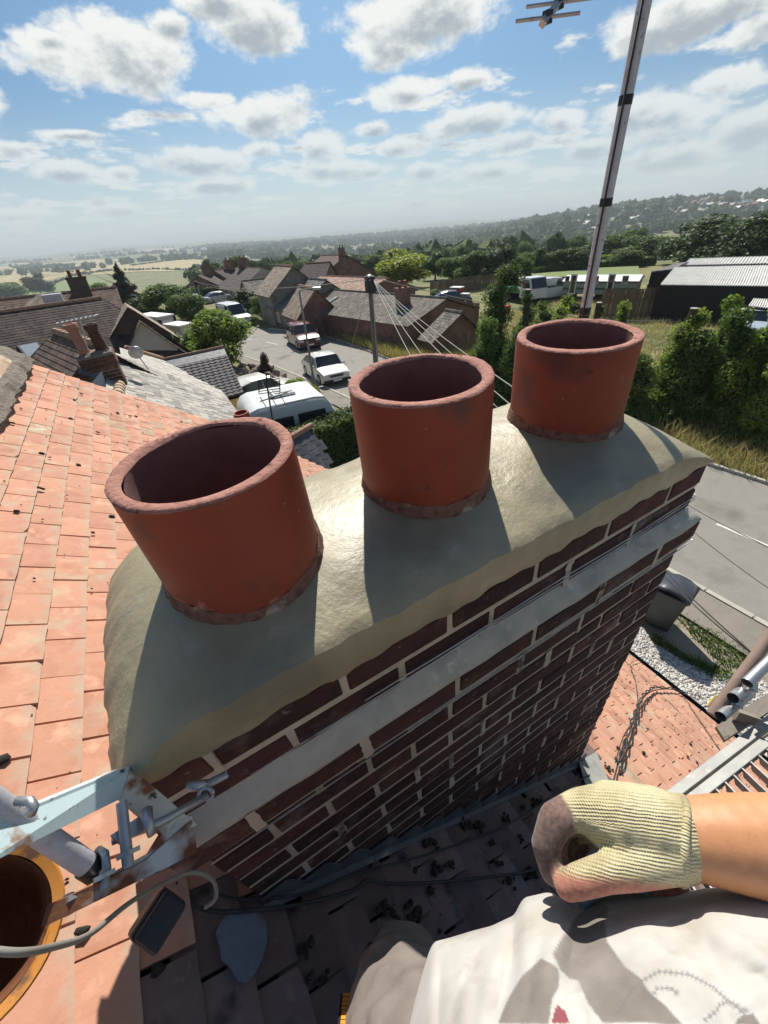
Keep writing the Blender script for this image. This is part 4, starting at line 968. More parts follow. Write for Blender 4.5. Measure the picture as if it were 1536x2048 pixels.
def blades(name, poly, n, h0, h1, m, label=None, cat='grass', lean=.35, wdt=.02, zf=None, box=None, parent=None):
    xs = [p[0] for p in poly]; ys = [p[1] for p in poly]; bx = box or (min(xs), max(xs), min(ys), max(ys)); P = []
    while len(P) < n:
        x, y = random.uniform(bx[0], bx[1]), random.uniform(bx[2], bx[3])
        if inpoly(x, y, poly): P.append((x, y, tz(x, y)))
    P = np.array(P); h = rng.uniform(h0, h1, (n, 1)); a = rng.uniform(0, 2*pi, (n, 1)); s = np.concatenate([np.cos(a), np.sin(a), 0*a], 1)*wdt*rng.uniform(.6, 1.6, (n, 1))
    l = rng.normal(0, lean, (n, 3))*h; l[:, 2] = 0; top = P+l+np.concatenate([0*h, 0*h, h], 1)
    V = np.stack([P-s, P+s, top], 1).reshape(-1, 3); o = place(name, npmesh(name, V, np.arange(3*n).reshape(-1, 3), [m]), parent); o['kind'] = 'stuff'
    if label: tag(o, label, cat)
    return o
# woodland over the valley: crowns far too many to tell apart
def woods(name, n, sampler, m, label, s0, s1, sub):
    P = sampler(n); n = len(P); z = tz_np(P[:, 0], P[:, 1]); s = rng.uniform(s0, s1, (n, 1, 1)); hs = rng.uniform(.85, 1.35, (n, 1, 1)); C = np.concatenate([P, (z+s[:, 0, 0]*.55)[:, None]], 1)[:, None, :]
    core = IV[None]*s*np.array([.84, .84, .80])*hs**np.array([0, 0, 1])*(1+rng.normal(0, .13, (n, len(IV), 1)))+C
    k = {2: 130, 1: 42}[sub]; lob = rng.normal(size=(n, 5, 3)); lob /= np.linalg.norm(lob, axis=2, keepdims=True); lob[:, :, 2] = np.abs(lob[:, :, 2])*.8
    li = rng.integers(0, 5, (n, k)); lc = np.take_along_axis(lob, li[:, :, None], 1)*.48; d = rng.normal(size=(n, k, 3)); d /= np.linalg.norm(d, axis=2, keepdims=True); d[:, :, 2] = np.abs(d[:, :, 2])*1.0-.25
    q = (lc+d*.58)*s*np.array([1, 1, .95])*hs**np.array([0, 0, 1])+C; t = rng.normal(size=(n, k, 3)); t /= np.linalg.norm(t, axis=2, keepdims=True); u = np.cross(t, d); u /= np.linalg.norm(u, axis=2, keepdims=True)+1e-6
    ls = s*(.16 if sub == 2 else .26)*rng.uniform(.6, 1.3, (n, k, 1)); tri = np.stack([q-t*ls-u*ls*.6, q+t*ls-u*ls*.6, q+u*ls*1.1], 2)
    V = np.concatenate([core.reshape(n, -1, 3), tri.reshape(n, -1, 3)], 1); nv = V.shape[1]; f0 = np.concatenate([IF, len(IV)+np.arange(3*k).reshape(-1, 3)]); Fc = (f0[None]+np.arange(n)[:, None, None]*nv).reshape(-1, 3)
    mm = m if isinstance(m, list) else [m]
    o = place(name, npmesh(name, V.reshape(-1, 3), Fc, mm, mi=np.repeat(rng.integers(0, len(mm), n), len(f0)))); tag(o, label, 'woodland', kind='stuff'); return o
WM = [mat('wood_canopy_%s' % k, [tuple(x*.6 for x in c), c, tuple(x*1.35 for x in c)], .35, .9, 0, spec=.2, detail=5) for k, c in (('green', (.075,.125,.034)), ('dark', (.050,.088,.028)), ('olive', (.11,.14,.042)))]
def polar(n, t0, t1, d0, d1, keep=None):
    th = np.radians(rng.uniform(t0, t1, n)); d = np.sqrt(rng.uniform(d0*d0, d1*d1, n)); P = np.stack([CAM[0]+d*np.sin(th), CAM[1]+d*np.cos(th)], 1)
    if keep is not None: P = P[keep(np.degrees(th), d, P)]
    return P
def patchy(P, f, t): return (np.sin(P[:, 0]*f+1.3)*np.sin(P[:, 1]*f*1.2+.4)+.5*np.sin(P[:, 0]*f*2.3+P[:, 1]*f*1.7)) > t
woods('woodland', 0, lambda n: polar(3600, 8, 46, 175, 900, lambda th, d, P: (d > 230) | (th > 24)), WM, 'dense mixed woodland filling the valley floor beyond the village', 4, 7.5, 2)
woods('far_woodland', 0, lambda n: polar(4200, 10, 60, 800, 3600, lambda th, d, P: patchy(P, .0045, -.35)), WM, 'far blue-green woods and hedges stretching to the horizon', 7, 14, 1)
woods('hillside_woodland', 0, lambda n: polar(2600, 34, 80, 110, 760, lambda th, d, P: (d > 230) & patchy(P, .012, -.30) & ((th < 50) | (d > 260))), WM, 'trees and hedgerows below the town on the right', 4, 7, 1)
woods('town_trees', 0, lambda n: polar(2200, 32, 86, 640, 1600, lambda th, d, P: patchy(P, .02, -.5)), WM, 'garden trees between the houses of the town on the hill', 4.5, 9, 1)
def hedge_line(px0, px1, n):
    a, c = G(*px0), G(*px1); t = np.linspace(0, 1, n)[:, None]; return np.array(a)[None, :2]*(1-t)+np.array(c)[None, :2]*t+rng.normal(0, 1.2, (n, 2))
HL = [((-100,536), (60,531), 60), ((60,531), (180,549), 50), ((-60,604), (150,551), 60), ((150,551), (240,540), 40), ((235,521), (400,508), 60), ((262,532), (405,519), 60), ((250,541), (420,541), 60), ((160,520), (240,517), 30), ((60,528), (160,521), 40), ((360,505), (470,500), 40)]
woods('hedgerows', 0, lambda n: np.concatenate([hedge_line(*h) for h in HL]), WM, 'dark hedgerows dividing the straw and green fields on the left', 1.6, 3.2, 1)
def blob_px(px, py, n, spread): 
    a = G(px, py); return np.array(a)[None, :2]+rng.normal(0, spread, (n, 2))
woods('copse', 0, lambda n: np.concatenate([blob_px(85, 536, 50, 26), blob_px(120, 534, 50, 26), blob_px(150, 540, 25, 16), blob_px(55, 535, 10, 20)]), WM, 'grey-green copse standing among the straw fields at left', 4, 7, 2)
woods('far_copse', 0, lambda n: polar(1500, -14, 14, 1300, 4200, lambda th, d, P: patchy(P, .004, .35)), WM, 'thin far copses under the skyline at left', 6, 12, 1)
# haze over the valley
M_HAZE = bpy.data.materials.new('haze_air'); M_HAZE.use_nodes = True; nt = M_HAZE.node_tree; nt.nodes.clear()
pv = N(nt, 'ShaderNodeVolumePrincipled'); pv.inputs['Density'].default_value = 3.0e-4; pv.inputs['Color'].default_value = (.86, .95, 1.0, 1); pv.inputs['Anisotropy'].default_value = 0.0
ho = N(nt, 'ShaderNodeOutputMaterial'); nt.links.new(pv.outputs[0], ho.inputs['Volume'])
hb = MB(); hb.box((0, 0, 20), (30000, 30000, 190)); hz_o = hb.build('haze', M_HAZE); hz_o['kind'] = 'stuff'
# ================================================================ buildings
def simple(name, cols, scale=2, **k): return mat(name, cols, scale, k.pop('rough', .9), k.pop('bump', .5), k.pop('bscale', 20), k.pop('dist', .01), **k)
def brickwall(name, c1, c2, cm, sc=1.0, rough=.9):
    m = bpy.data.materials.new(name); m.use_nodes = True; nt = m.node_tree; b = nt.nodes['Principled BSDF']; L = nt.links.new
    tcn = N(nt, 'ShaderNodeTexCoord'); s = N(nt, 'ShaderNodeSeparateXYZ'); L(tcn.outputs['Object'], s.inputs[0]); cb = N(nt, 'ShaderNodeCombineXYZ')
    L(mth(nt, 'ADD', s.outputs[0], s.outputs[1]), cb.inputs[0]); L(s.outputs[2], cb.inputs[1])
    br = N(nt, 'ShaderNodeTexBrick'); br.inputs['Scale'].default_value = 1/sc; br.inputs['Mortar Size'].default_value = .008; br.inputs['Brick Width'].default_value = .225; br.inputs['Row Height'].default_value = .075
    br.inputs['Color1'].default_value = (*c1, 1); br.inputs['Color2'].default_value = (*c2, 1); br.inputs['Mortar'].default_value = (*cm, 1); L(cb.outputs[0], br.inputs['Vector'])
    nz = N(nt, 'ShaderNodeTexNoise', i_2=1.1, i_3=8.0, i_4=.7); L(tcn.outputs['Object'], nz.inputs['Vector']); mr = N(nt, 'ShaderNodeMapRange'); mr.inputs[1].default_value = .3; mr.inputs[2].default_value = .7; mr.inputs[3].default_value = .6; mr.inputs[4].default_value = 1.4; L(nz.outputs[0], mr.inputs[0])
    q = N(nt, 'ShaderNodeMix', data_type='RGBA', blend_type='MULTIPLY'); q.inputs[0].default_value = 1; L(br.outputs[0], q.inputs[6]); L(mr.outputs[0], q.inputs[7]); L(q.outputs[2], b.inputs['Base Color']); b.inputs['Roughness'].default_value = rough
    bp = N(nt, 'ShaderNodeBump'); bp.inputs['Strength'].default_value = .5; bp.inputs['Distance'].default_value = .01; L(mth(nt, 'SUBTRACT', 1.0, br.outputs['Fac']), bp.inputs['Height']); L(bp.outputs[0], b.inputs['Normal'])
    return m
W_RED = brickwall('red_brickwork', (.17,.07,.05), (.23,.10,.075), (.26,.22,.18))
W_DARK = brickwall('brown_brickwork', (.085,.050,.040), (.12,.07,.055), (.15,.13,.11))
W_GREY = brickwall('grey_brickwork', (.19,.165,.145), (.25,.215,.185), (.28,.26,.23))
W_REND = simple('pale_render', [(.46,.44,.40), (.54,.52,.48)])
W_YEL = simple('ochre_render', [(.48,.30,.09), (.56,.36,.12)])
def rooft(name, cols, sc=5, rough=.9, **k): return mat(name, cols, sc, rough, .8, 26, .03, cells=(4.6, .62), **k)
R_SLATE = rooft('slate_roof', [(.10,.098,.10), (.15,.145,.145), (.19,.18,.17)], spots=[((.24,.22,.17), 1.5, .58, .74)])
R_GREY = rooft('grey_tile_roof', [(.115,.105,.095), (.16,.145,.125), (.20,.18,.155)], spots=[((.26,.235,.18), 1.6, .57, .72)])
R_BROWN = rooft('brown_tile_roof', [(.085,.055,.045), (.125,.080,.062), (.16,.105,.08)])
R_DARK = rooft('dark_tile_roof', [(.045,.034,.034), (.068,.050,.046), (.09,.068,.06)])
R_PINK = rooft('pinkish_tile_roof', [(.27,.17,.135), (.36,.235,.185), (.42,.29,.23)], spots=[((.20,.15,.12), 2, .58, .7)])
R_BUFF = rooft('buff_tile_roof', [(.25,.20,.155), (.32,.26,.20)])
M_RIDGE = simple('ridge_clay', [(.30,.17,.11), (.40,.25,.17)], 6)
M_WHITE = simple('white_paint', [(.74,.74,.71), (.80,.80,.78)], 3, rough=.5, bump=.1)
M_GLASS = mat('dark_glass', [(.018,.022,.026), (.035,.04,.045)], 1, .08, 0, spec=.8)
M_FASC = simple('dark_fascia', [(.03,.028,.026)], 3, rough=.6)
MATS_DEF = dict(frame=M_WHITE)
def roof_slope(b, A, B, down, L_, n, th=.018):
    n = int(n*2.4)
    """courses from the ridge line A-B along the unit vector 'down' for length L_"""
    d = (B-A).normalized(); nn = d.cross(down).normalized(); nn = nn if nn.z > 0 else -nn; g = L_/n
    for k in range(n):
        p = A+down*(g*k); q = B+down*(g*k); e = down*(g*1.15)
        V = [p+nn*.004, q+nn*.004, q+e+nn*th, p+e+nn*th]; b.add(V+[v-nn*th for v in V], [(0, 1, 2, 3), (7, 6, 5, 4), (0, 4, 5, 1), (1, 5, 6, 2), (2, 6, 7, 3), (3, 7, 4, 0)])
def chimney_part(b_, c, s, h, n=2, par=None, wm=None):
    b = MB(); b.box(c+Vector((0, 0, h/2-.4)), (s[0], s[1], h+.8)); b.box(c+Vector((0, 0, h-.06)), (s[0]+.1, s[1]+.1, .12)); o = b.build('chimney', wm or W_DARK, par)
    for i in range(n):
        bb = MB(); x = (i-(n-1)/2)*(s[0]/max(n, 1)); bb.lathe(c+Vector((x, 0, h)), [(.13, 0), (.11, .3), (.13, .42), (.10, .43), (.09, .1)], 12); bb.build('pot', M_TERR, o)
def gable(name, label, A, B, ze, wn, wf, rm, wm, cat='house', oh=.25, chim=(), wins=(), n=9, hipb=0, hipa=0, zg=None, group=None, ridge=True):
    A, B = Vector(A), Vector(B); B.z = A.z; d = (B-A).normalized(); p = Vector((d.y, -d.x, 0)); 
    if p.dot(Vector(CAM)-(A+B)/2) < 0: p = -p
    zr = A.z; zg = tz((A.x+B.x)/2, (A.y+B.y)/2)-.3 if zg is None else zg
    t = thing(name, label, cat, (A.x, A.y, zg), group)
    if hipb: Bc = B+d*hipb
    else: Bc = B
    Ac = A-d*hipa if hipa else A
    hn = zr-ze
    def cor(P, w): return Vector((P.x, P.y, 0))+p*w
    a1, b1, a2, b2 = cor(Ac, wn), cor(Bc, wn), cor(Ac, -wf), cor(Bc, -wf)
    zr2 = zr-.06; ze2 = ze-.05
    lo = lambda P, z: Vector((P.x, P.y, z))
    b = MB(); V = [lo(a1, zg), lo(b1, zg), lo(b2, zg), lo(a2, zg), lo(a1, ze2), lo(b1, ze2), lo(b2, ze2), lo(a2, ze2)]
    Fc = [(0, 1, 5, 4), (1, 2, 6, 5), (2, 3, 7, 6), (3, 0, 4, 7)]
    zw = zr2-(0 if not hipb else 0)
    if not hipb: V.append(lo(B, zr2)); Fc.append((5, 6, len(V)-1))
    if not hipa: V.append(lo(A, zr2)); Fc.append((7, 4, len(V)-1))
    b.add(V, Fc); b.build('wall', wm, t)
    b = MB(); ra = A-d*oh if not hipa else A; rb = B+d*oh if not hipb else B
    for (w_, s_) in ((wn, 1), (wf, -1)):
        L_ = math.hypot(w_, hn)*(1+oh/w_); dn = (p*s_*w_+Vector((0, 0, -hn))).normalized()
        if not (hipa or hipb): roof_slope(b, ra, rb, dn, L_, n)
        else:
            dd = d; nn = dd.cross(dn).normalized(); nn = nn if nn.z > 0 else -nn; g = L_/n
            for k in range(n):
                f0, f1 = k/n, (k+1.12)/n
                P = [ra-dd*hipa*f0+dn*g*k, rb+dd*hipb*f0+dn*g*k, rb+dd*hipb*f1+dn*g*(k+1.12), ra-dd*hipa*f1+dn*g*(k+1.12)]
                V = [P[0]+nn*.004, P[1]+nn*.004, P[2]+nn*.018, P[3]+nn*.018]; b.add(V+[v-nn*.03 for v in V], [(0, 1, 2, 3), (7, 6, 5, 4), (0, 4, 5, 1), (1, 5, 6, 2), (2, 6, 7, 3), (3, 7, 4, 0)])
    for hp_, P0, s_ in ((hipb, B, 1), (hipa, A, -1)):
        if hp_:
            V = [P0+Vector((0, 0, .02)), lo(P0+d*s_*hp_*1.05+p*wn*1.05, ze-.02), lo(P0+d*s_*hp_*1.05-p*wf*1.05, ze-.02)]; b.slab(V if s_ > 0 else V[::-1], .03)
    rf = b.build('roof', rm, t)
    if ridge:
        n_r = max(2, int((rb-ra).length/.45)); b = MB()
        for k in range(n_r):
            b.tube([ra.lerp(rb, k/n_r)+Vector((0, 0, .0)), ra.lerp(rb, (k+.94)/n_r)+Vector((0, 0, .015))], .11, 6)
        o = b.build('ridge_tile', M_RIDGE if rm not in (R_SLATE, R_GREY) else rm, rf); o['kind'] = 'stuff'
    for (u, off, s, h) in chim:
        c = A.lerp(B, u)+p*off; c.z = zr-abs(off)/max(wn, .1)*hn; chimney_part(None, c, s, h+abs(off)/max(wn, .1)*hn, 2, t, wm)
    for (fc, u, z0, w_, h_) in wins:
        if fc == 'n': c = a1.lerp(b1, u); ax, nr = d, p
        elif fc == 'b': c = b1.lerp(b2, u); ax, nr = p, d
        elif fc == 'a': c = a1.lerp(a2, u); ax, nr = p, -d
        if fc == 'r':
            dn = (p*wn+Vector((0, 0, -hn))).normalized(); c = A.lerp(B, u)+dn*z0; nr = d.cross(dn); nr = nr if nr.z > 0 else -nr; nr.normalize(); ax = d; R = Matrix((ax, dn, nr)).transposed()
            b = MB(); b.box(c+nr*.05, (w_+.14, h_+.14, .06), R); f = b.build('window', M_FASC, t); b = MB(); b.box(c+nr*.085, (w_, h_, .012), R); b.build('pane', M_SKYL, f); continue
        c = Vector((c.x, c.y, ze-z0-h_/2)); R = Matrix((ax, nr, Vector((0, 0, 1)))).transposed()
        b = MB()
        for (dx, dz, sx, sz) in ((0, h_/2, w_+.1, .07), (0, -h_/2, w_+.16, .08), (-w_/2, 0, .07, h_), (w_/2, 0, .07, h_), (0, 0, .05, h_)): b.box(c+ax*dx+Vector((0, 0, dz))+nr*.03, (sx, .08, sz), R)
        f = b.build('window', M_WHITE, t); b = MB(); b.box(c+nr*.012, (w_, .02, h_), R); b.build('pane', M_GLASS, f)
    return t
M_SKYL = mat('skylight_glass', [(.35,.40,.45)], 1, .1, 0, spec=.9)
def RP(px, py, z): return wz(px, py, z)
def RD(a, b, dist):                 # ridge ends from the distance of the first
    A = wd(a[0], a[1], dist); return A, wz(b[0], b[1], A.z)
def eavez(A, B, wn, e):             # eaves level seen at pixel e on the near wall
    d = (B-A); d.z = 0; d.normalize(); p = Vector((d.y, -d.x, 0)); p = p if p.dot(Vector(CAM)-A) > 0 else -p
    q = A+p*wn; v = pxdir(*e); t = (q-Vector(CAM)).dot(p)/Vector(v).dot(p); return CAM[2]+v[2]*t
# dark big house at left and the one behind it
gable('brown_house', 'big dark brown house at the left edge with two skylights in its shaded roof', RP(-190, 652, -1.35), RP(203, 596, -1.35), -4.4, 5.0, 4, R_DARK, W_DARK, hipb=1.9, n=34, wins=(('r', .42, 3.0, .7, .9), ('r', .02, 1.2, .7, .9)))
gable('tiled_house', 'brown pantiled house with chimney and small hipped dormer behind the big dark roof', RP(-120, 612, -1.5), RP(226, 575, -1.5), -3.6, 4.6, 4, R_BROWN, W_DARK, n=9, chim=((.80, .4, (1.2, .6), .9),))
t = thing('dormer', 'little hipped tile dormer on the pantiled roof at left', 'dormer', RP(85, 600, -1.6)); 
A = RP(78, 586, -1.0); b = MB()
for s_ in ((-1.6, -1.0), (1.6, -1.0)): b.slab([A, A+Vector((s_[0], -1.4, -.9)), A+Vector((s_[0], 1.2, -.9))], .05)
b.slab([A, A+Vector((-1.6, -1.4, -.9)), A+Vector((1.6, -1.4, -.9))], .05); b.build('roof', R_BUFF, t)
b = MB(); b.box(RP(108, 600, -1.3), (.9, .9, .6)); b.build('cheek', M_GALV, t)
gable('conservatory', 'brown lean-to conservatory roof beside the big dark house', wd(250, 606, 29), wd(262, 632, 27), -3.2, 1.6, 1.6, R_BUFF, W_DARK, cat='outbuilding', n=3, ridge=False)
gable('outbuilding', 'small flat brown roofed outbuilding with pale posts next to the dark house', wd(268, 630, 29), wd(285, 655, 26), -3.8, 1.3, 1.3, R_BROWN, W_REND, cat='outbuilding', n=3, ridge=False)
gable('hipped_house', 'small hipped brown tiled house in front of the big dark house', *RD((110, 663), (182, 686), 16.5), -3.6, 3.0, 2.6, R_BROWN, W_DARK, hipa=2.2, n=26)
b = MB(); A = RP(110, 661, -2.17); B_ = RP(182, 687, -2.17)
# neighbour's slate roof (house frame: same row of houses)
KS = .8*(-.76)-2.0
def sl(px, py): return hp(px, py, (.8, 0, 1), KS)
nb = thing('slate_house', 'neighbouring house with a sunlit pale grey slate roof behind the orange verge', 'house', sl(330, 780), house=True)
poly = [sl(232, 800), sl(240, 764), sl(254, 700), sl(325, 721), sl(450, 787), sl(486, 842), sl(420, 890), sl(300, 880)]
b = MB(); b.slab(poly[::-1] if (poly[1]-poly[0]).cross(poly[2]-poly[0]).z < 0 else poly, .06); rf = b.build('roof', R_SLATE, nb, True)
M_SLATE = mat('pale_slate', [(.22,.205,.18), (.29,.27,.24), (.36,.335,.30)], 7, .8, .4, 50, .004, rand=.38, spec=.45, spots=[((.36,.33,.26), 6, .58, .72)])
bs = math.atan(.8); dirx = Vector((cos(bs), 0, -sin(bs))); P0 = sl(254, 700); nrm = Vector((sin(bs), 0, cos(bs)))
def slate_me(seed):
    r = random.Random(seed); b = MB(); b.box((-.18, 0, .008), (.36, .226, .013), None, .003); me = b.mesh('slate', M_SLATE); return me
SLM = [slate_me(i) for i in range(3)]
pp = [((q-P0).dot(dirx), q.y) for q in poly]; xs0, xs1 = min(q[0] for q in pp), max(q[0] for q in pp); ys0, ys1 = min(q[1] for q in pp), max(q[1] for q in pp)
cnt = 0; SV = []; SF = []; c0 = 0; row = 0; cl = []
s = xs0
while s < xs1+.2:
    y = ys0+(.125 if row % 2 else 0)
    while y < ys1:
        if inpoly(s-.05, y, pp): cl.append((s, y))
        y += .245
    s += .20; row += 1
cl.sort(key=lambda q: q[1]+abs(q[0])*.2)
for i, (s, y) in enumerate(cl):
    base = P0+dirx*s; M = Matrix.Translation(Vector((base.x, y, base.z))+nrm*(.012+abs(random.gauss(0, .004)))) @ Matrix.Rotation(bs-math.atan(.014/.2)+random.gauss(0, .006), 4, 'Y') @ Matrix.Rotation(random.gauss(0, .012), 4, 'Z')
    me = SLM[i % 3]
    if i < 300: piece('slate', me, rf, M)
    else:
        co = np.array([v.co for v in me.vertices]); Mn = np.array(M); SV.append(co @ Mn[:3, :3].T+Mn[:3, 3]); SF += [[a+c0 for a in p.vertices] for p in me.polygons]; c0 += len(co)
if SV: o = place('slate_field', npmesh('slate_field', np.concatenate(SV), SF, [M_SLATE]), rf, True); o['kind'] = 'stuff'
b = MB(); e0, e1 = sl(236, 792), sl(240, 770)
for k in range(4): b = MB(); b.tube([e0.lerp(e1, k/4), e0.lerp(e1, (k+.9)/4)], [.12, .11], 10); b.build('ridge_tile', M_TILE_E, rf, True, smooth=True)
b = MB(); b.tube([sl(252, 698)+Vector((0, 0, .03)), sl(325, 720)+Vector((0, 0, .03))], .09, 8); b.build('ridge_tile', M_RIDGE, rf, True, smooth=True)
b = MB(); b.add([v-Vector((0, 0, .06)) for v in poly]+[Vector((v.x, v.y, -6.3)) for v in poly], [(i, (i+1) % 8, (i+1) % 8+8, i+8) for i in range(8)]); b.build('wall', W_DARK, nb, True)
b = MB(); P = [sl(232, 798), sl(218, 770)+Vector((-.1, 0, -.0)), hp(186, 760, (0, 1, 0), sl(232, 798).y), hp(176, 800, (0, 1, 0), sl(232, 798).y)]
b.slab([hp(203, 742, (0, 1, 0), 10.6), hp(218, 790, (0, 1, 0), 10.2), hp(172, 778, (0, 1, 0), 10.4)], .05); b.build('barge_board', W_REND, nb, True)
# its brick chimney with two pots
cs = thing('chimney_stack', 'old red brick chimney with two tall rough pots on the slate house', 'chimney', hp(235, 765, (.8, 0, 1), KS), house=True)
cb_ = hp(238, 768, (.8, 0, 1), KS); yc = cb_.y+.35; xc = cb_.x-.18
bsz = (.66, .52); zb0, zt0 = cb_.z-.6, hp(208, 712, (0, 1, 0), yc-.26).z
W_CH = mat('chimney_red_brick', [(.07,.032,.025), (.12,.055,.042), (.17,.085,.065)], 8, .95, .6, 40, .01, rand=.35)
core = MB(); core.box((xc, yc, (zb0+zt0)/2), (bsz[0]-.02, bsz[1]-.02, zt0-zb0)); core.build('mortar', M_MORT, cs, True)
z = zb0; k = 0; BMS = {}
def small_brick(x0, x1, y0, y1, z0, z1, par, mm):
    key = (round(x1-x0, 3), round(y1-y0, 3))
    if key not in BMS: q = MB(); q.box((0, 0, 0), (x1-x0, y1-y0, z1-z0), None, .002); BMS[key] = q.mesh('brick', mm)
    piece('brick', BMS[key], par, Matrix.Translation(((x0+x1)/2, (y0+y1)/2, (z0+z1)/2)))
while z < zt0-.03:
    ov = .025 if z > zt0-.26 and z < zt0-.07 else 0; x0, x1, y0, y1 = xc-bsz[0]/2-ov, xc+bsz[0]/2+ov, yc-bsz[1]/2-ov, yc+bsz[1]/2+ov
    cuts = [x0, x0+.22, x0+.44, x1] if k % 2 else [x0, x0+.11, x0+.33, x0+.55, x1]
    for a0, a1 in zip(cuts[:-1], cuts[1:]): small_brick(a0+.005, a1-.005, y0, y0+.1, z+.005, z+.068, cs, W_CH)
    cy = [y0+.105, y0+.32, y1] if k % 2 else [y0+.105, y0+.21, y0+.42, y1]
    for a0, a1 in zip(cy[:-1], cy[1:]): small_brick(x1-.1, x1, a0, a1-.008, z+.005, z+.068, cs, W_CH)
    z += .075; k += 1
b = MB(); V, Fc = ring_prism([(.02, 0), (.01, .05), (-.1, .10)], xc-bsz[0]/2, xc+bsz[0]/2, yc-bsz[1]/2, yc+bsz[1]/2, 6, .006); b.add([(v[0], v[1], v[2]+zt0) for v in V], Fc); b.box((xc, yc, zt0+.05), (.5, .36, .09)); b.build('flaunching', M_BED, cs, True)
for (dx, hh, r_, pm) in ((-.17, .62, .115, M_RIM), (.17, .55, .125, W_CH)):
    b = MB(); b.lathe((xc+dx, yc, zt0+.06), [(r_+.02, 0), (r_*.95, .08), (r_*.85, .4*hh/.55), (r_, hh*.84), (r_+.02, hh*.88), (r_+.015, hh), (r_-.03, hh), (r_-.04, 0)], 16, jr=.004); b.build('pot', pm, cs, True)
b = MB(); V, Fc = ring_prism([(.02, .0), (.10, -.09)], xc-bsz[0]/2, xc+bsz[0]/2, yc-bsz[1]/2, yc+bsz[1]/2, 6, .004); b.add([(v[0], v[1], cb_.z+v[2]+.02-.8*(v[0]-cb_.x)) for v in V], Fc); b.build('lead_flashing', M_LEAD, cs, True)
t = thing('tv_aerial', 'rooftop aerial lying horizontal beside the two old pots', 'aerial', hp(160, 650, (0, 1, 0), yc), house=True)
A, B_ = hp(118, 645, (0, 1, 0), yc-.3), hp(192, 630, (0, 1, 0), yc-.3); b = MB(); b.tube([A, B_], .012, 6); b.build('boom', M_GALV, t, True)
for k in range(9): c = A.lerp(B_, k/8); b = MB(); b.tube([c+Vector((-.03, -.22, .02)), c+Vector((.03, .22, -.02))], .006, 4); b.build('rod', M_GALV, t, True)
b = MB(); b.tube([hp(160, 637, (0, 1, 0), yc-.3), hp(176, 700, (0, 1, 0), yc-.28)], .014, 6); b.build('mast', M_GALV, t, True)
t = thing('satellite_dish', 'grey satellite dish on the slate house ridge right of its chimney', 'satellite dish', hp(272, 708, (0, 1, 0), yc+.6), house=True)
c = hp(272, 706, (0, 1, 0), yc+.7); b = MB(); b.lathe((0, 0, 0), [(.001, .04), (.10, .02), (.16, -.01), (.165, -.02), (.10, .01), (.001, .03)], 20); o = b.build('dish', M_GALV, None, True, smooth=True); o.data.transform(Matrix.Translation(c-ORG[t.name]) @ Matrix.Rotation(1.9, 4, 'X')); o.parent = t; o.matrix_world = t.matrix_world; o.matrix_local = Matrix()
b = MB(); b.tube([c, c+Vector((.1, .1, -.45))], .015, 6); b.build('bracket', M_GALV, t, True)
# dark pantiled extension with the ochre wall
def ext(px, py, z): return RP(px, py, z)
t = thing('pantile_extension', 'dark pantiled extension with a small ochre wall beyond the slate roof', 'extension', RP(400, 750, -5))
A, B_, C_, D_ = RP(325, 721, -2.98), RP(447, 695, -2.98), RP(487, 785, -4.15), RP(446, 800, -4.3)
R_PAN = mat('dark_pantile', [(.06,.055,.058), (.09,.082,.085), (.12,.11,.11)], 5, .8, .4, 30, .01, rand=.12)
b = MB(); E_ = B_; d = (B_-A).normalized(); dn = (RP(487, 785, -4.15)-B_); L_ = dn.length; dn.normalize()
n_c = 17; rf = None; nn = d.cross(dn).normalized(); nn = nn if nn.z > 0 else -nn
b.slab([A, A+dn*L_, B_+dn*L_, B_] if ((A+dn*L_)-A).cross(B_-A).z > 0 else [A, B_, B_+dn*L_, A+dn*L_], .08); rf = b.build('roof', R_DARK, t)
wlen = (B_-A).length
for k in range(3, n_c):
    V = []; nn_ = 60; g_ = L_/n_c
    for i in range(nn_+1):
        p_ = A+d*wlen*i/nn_+dn*g_*k; h_ = .030*(.5+.5*sin(i/nn_*wlen/.24*2*pi)); V += [p_+nn*(.006+h_), p_+dn*g_*1.1+nn*(.035+h_), p_+dn*g_*1.1+nn*(.0+h_)]
    Fc = []
    for i in range(nn_): Fc += [(3*i, 3*i+3, 3*i+4, 3*i+1), (3*i+1, 3*i+4, 3*i+5, 3*i+2)]
    place('pantile_course', npmesh('pantile_course', V, Fc, [R_PAN]), rf)
b = MB(); b.slab([v+nn*.03 for v in ([A, A+dn*L_*.19, B_+dn*L_*.19, B_] if ((A+dn*L_)-A).cross(B_-A).z > 0 else [A, B_, B_+dn*L_*.19, A+dn*L_*.19])], .02); b.build('lead_ridge', M_LEAD, rf)
b = MB(); b.tube([A+nn*.05, B_+nn*.05], .05, 6); b.build('ridge_tile', M_RIDGE, rf)
lo_ = [A, A+dn*L_, B_+dn*L_, B_]; b = MB(); b.add([v-Vector((0, 0, .1))-(nn*.05) for v in lo_]+[Vector((v.x, v.y, -6.3)) for v in lo_], [(i, (i+1) % 4, (i+1) % 4+4, i+4) for i in range(4)]); b.build('wall', W_YEL, t)
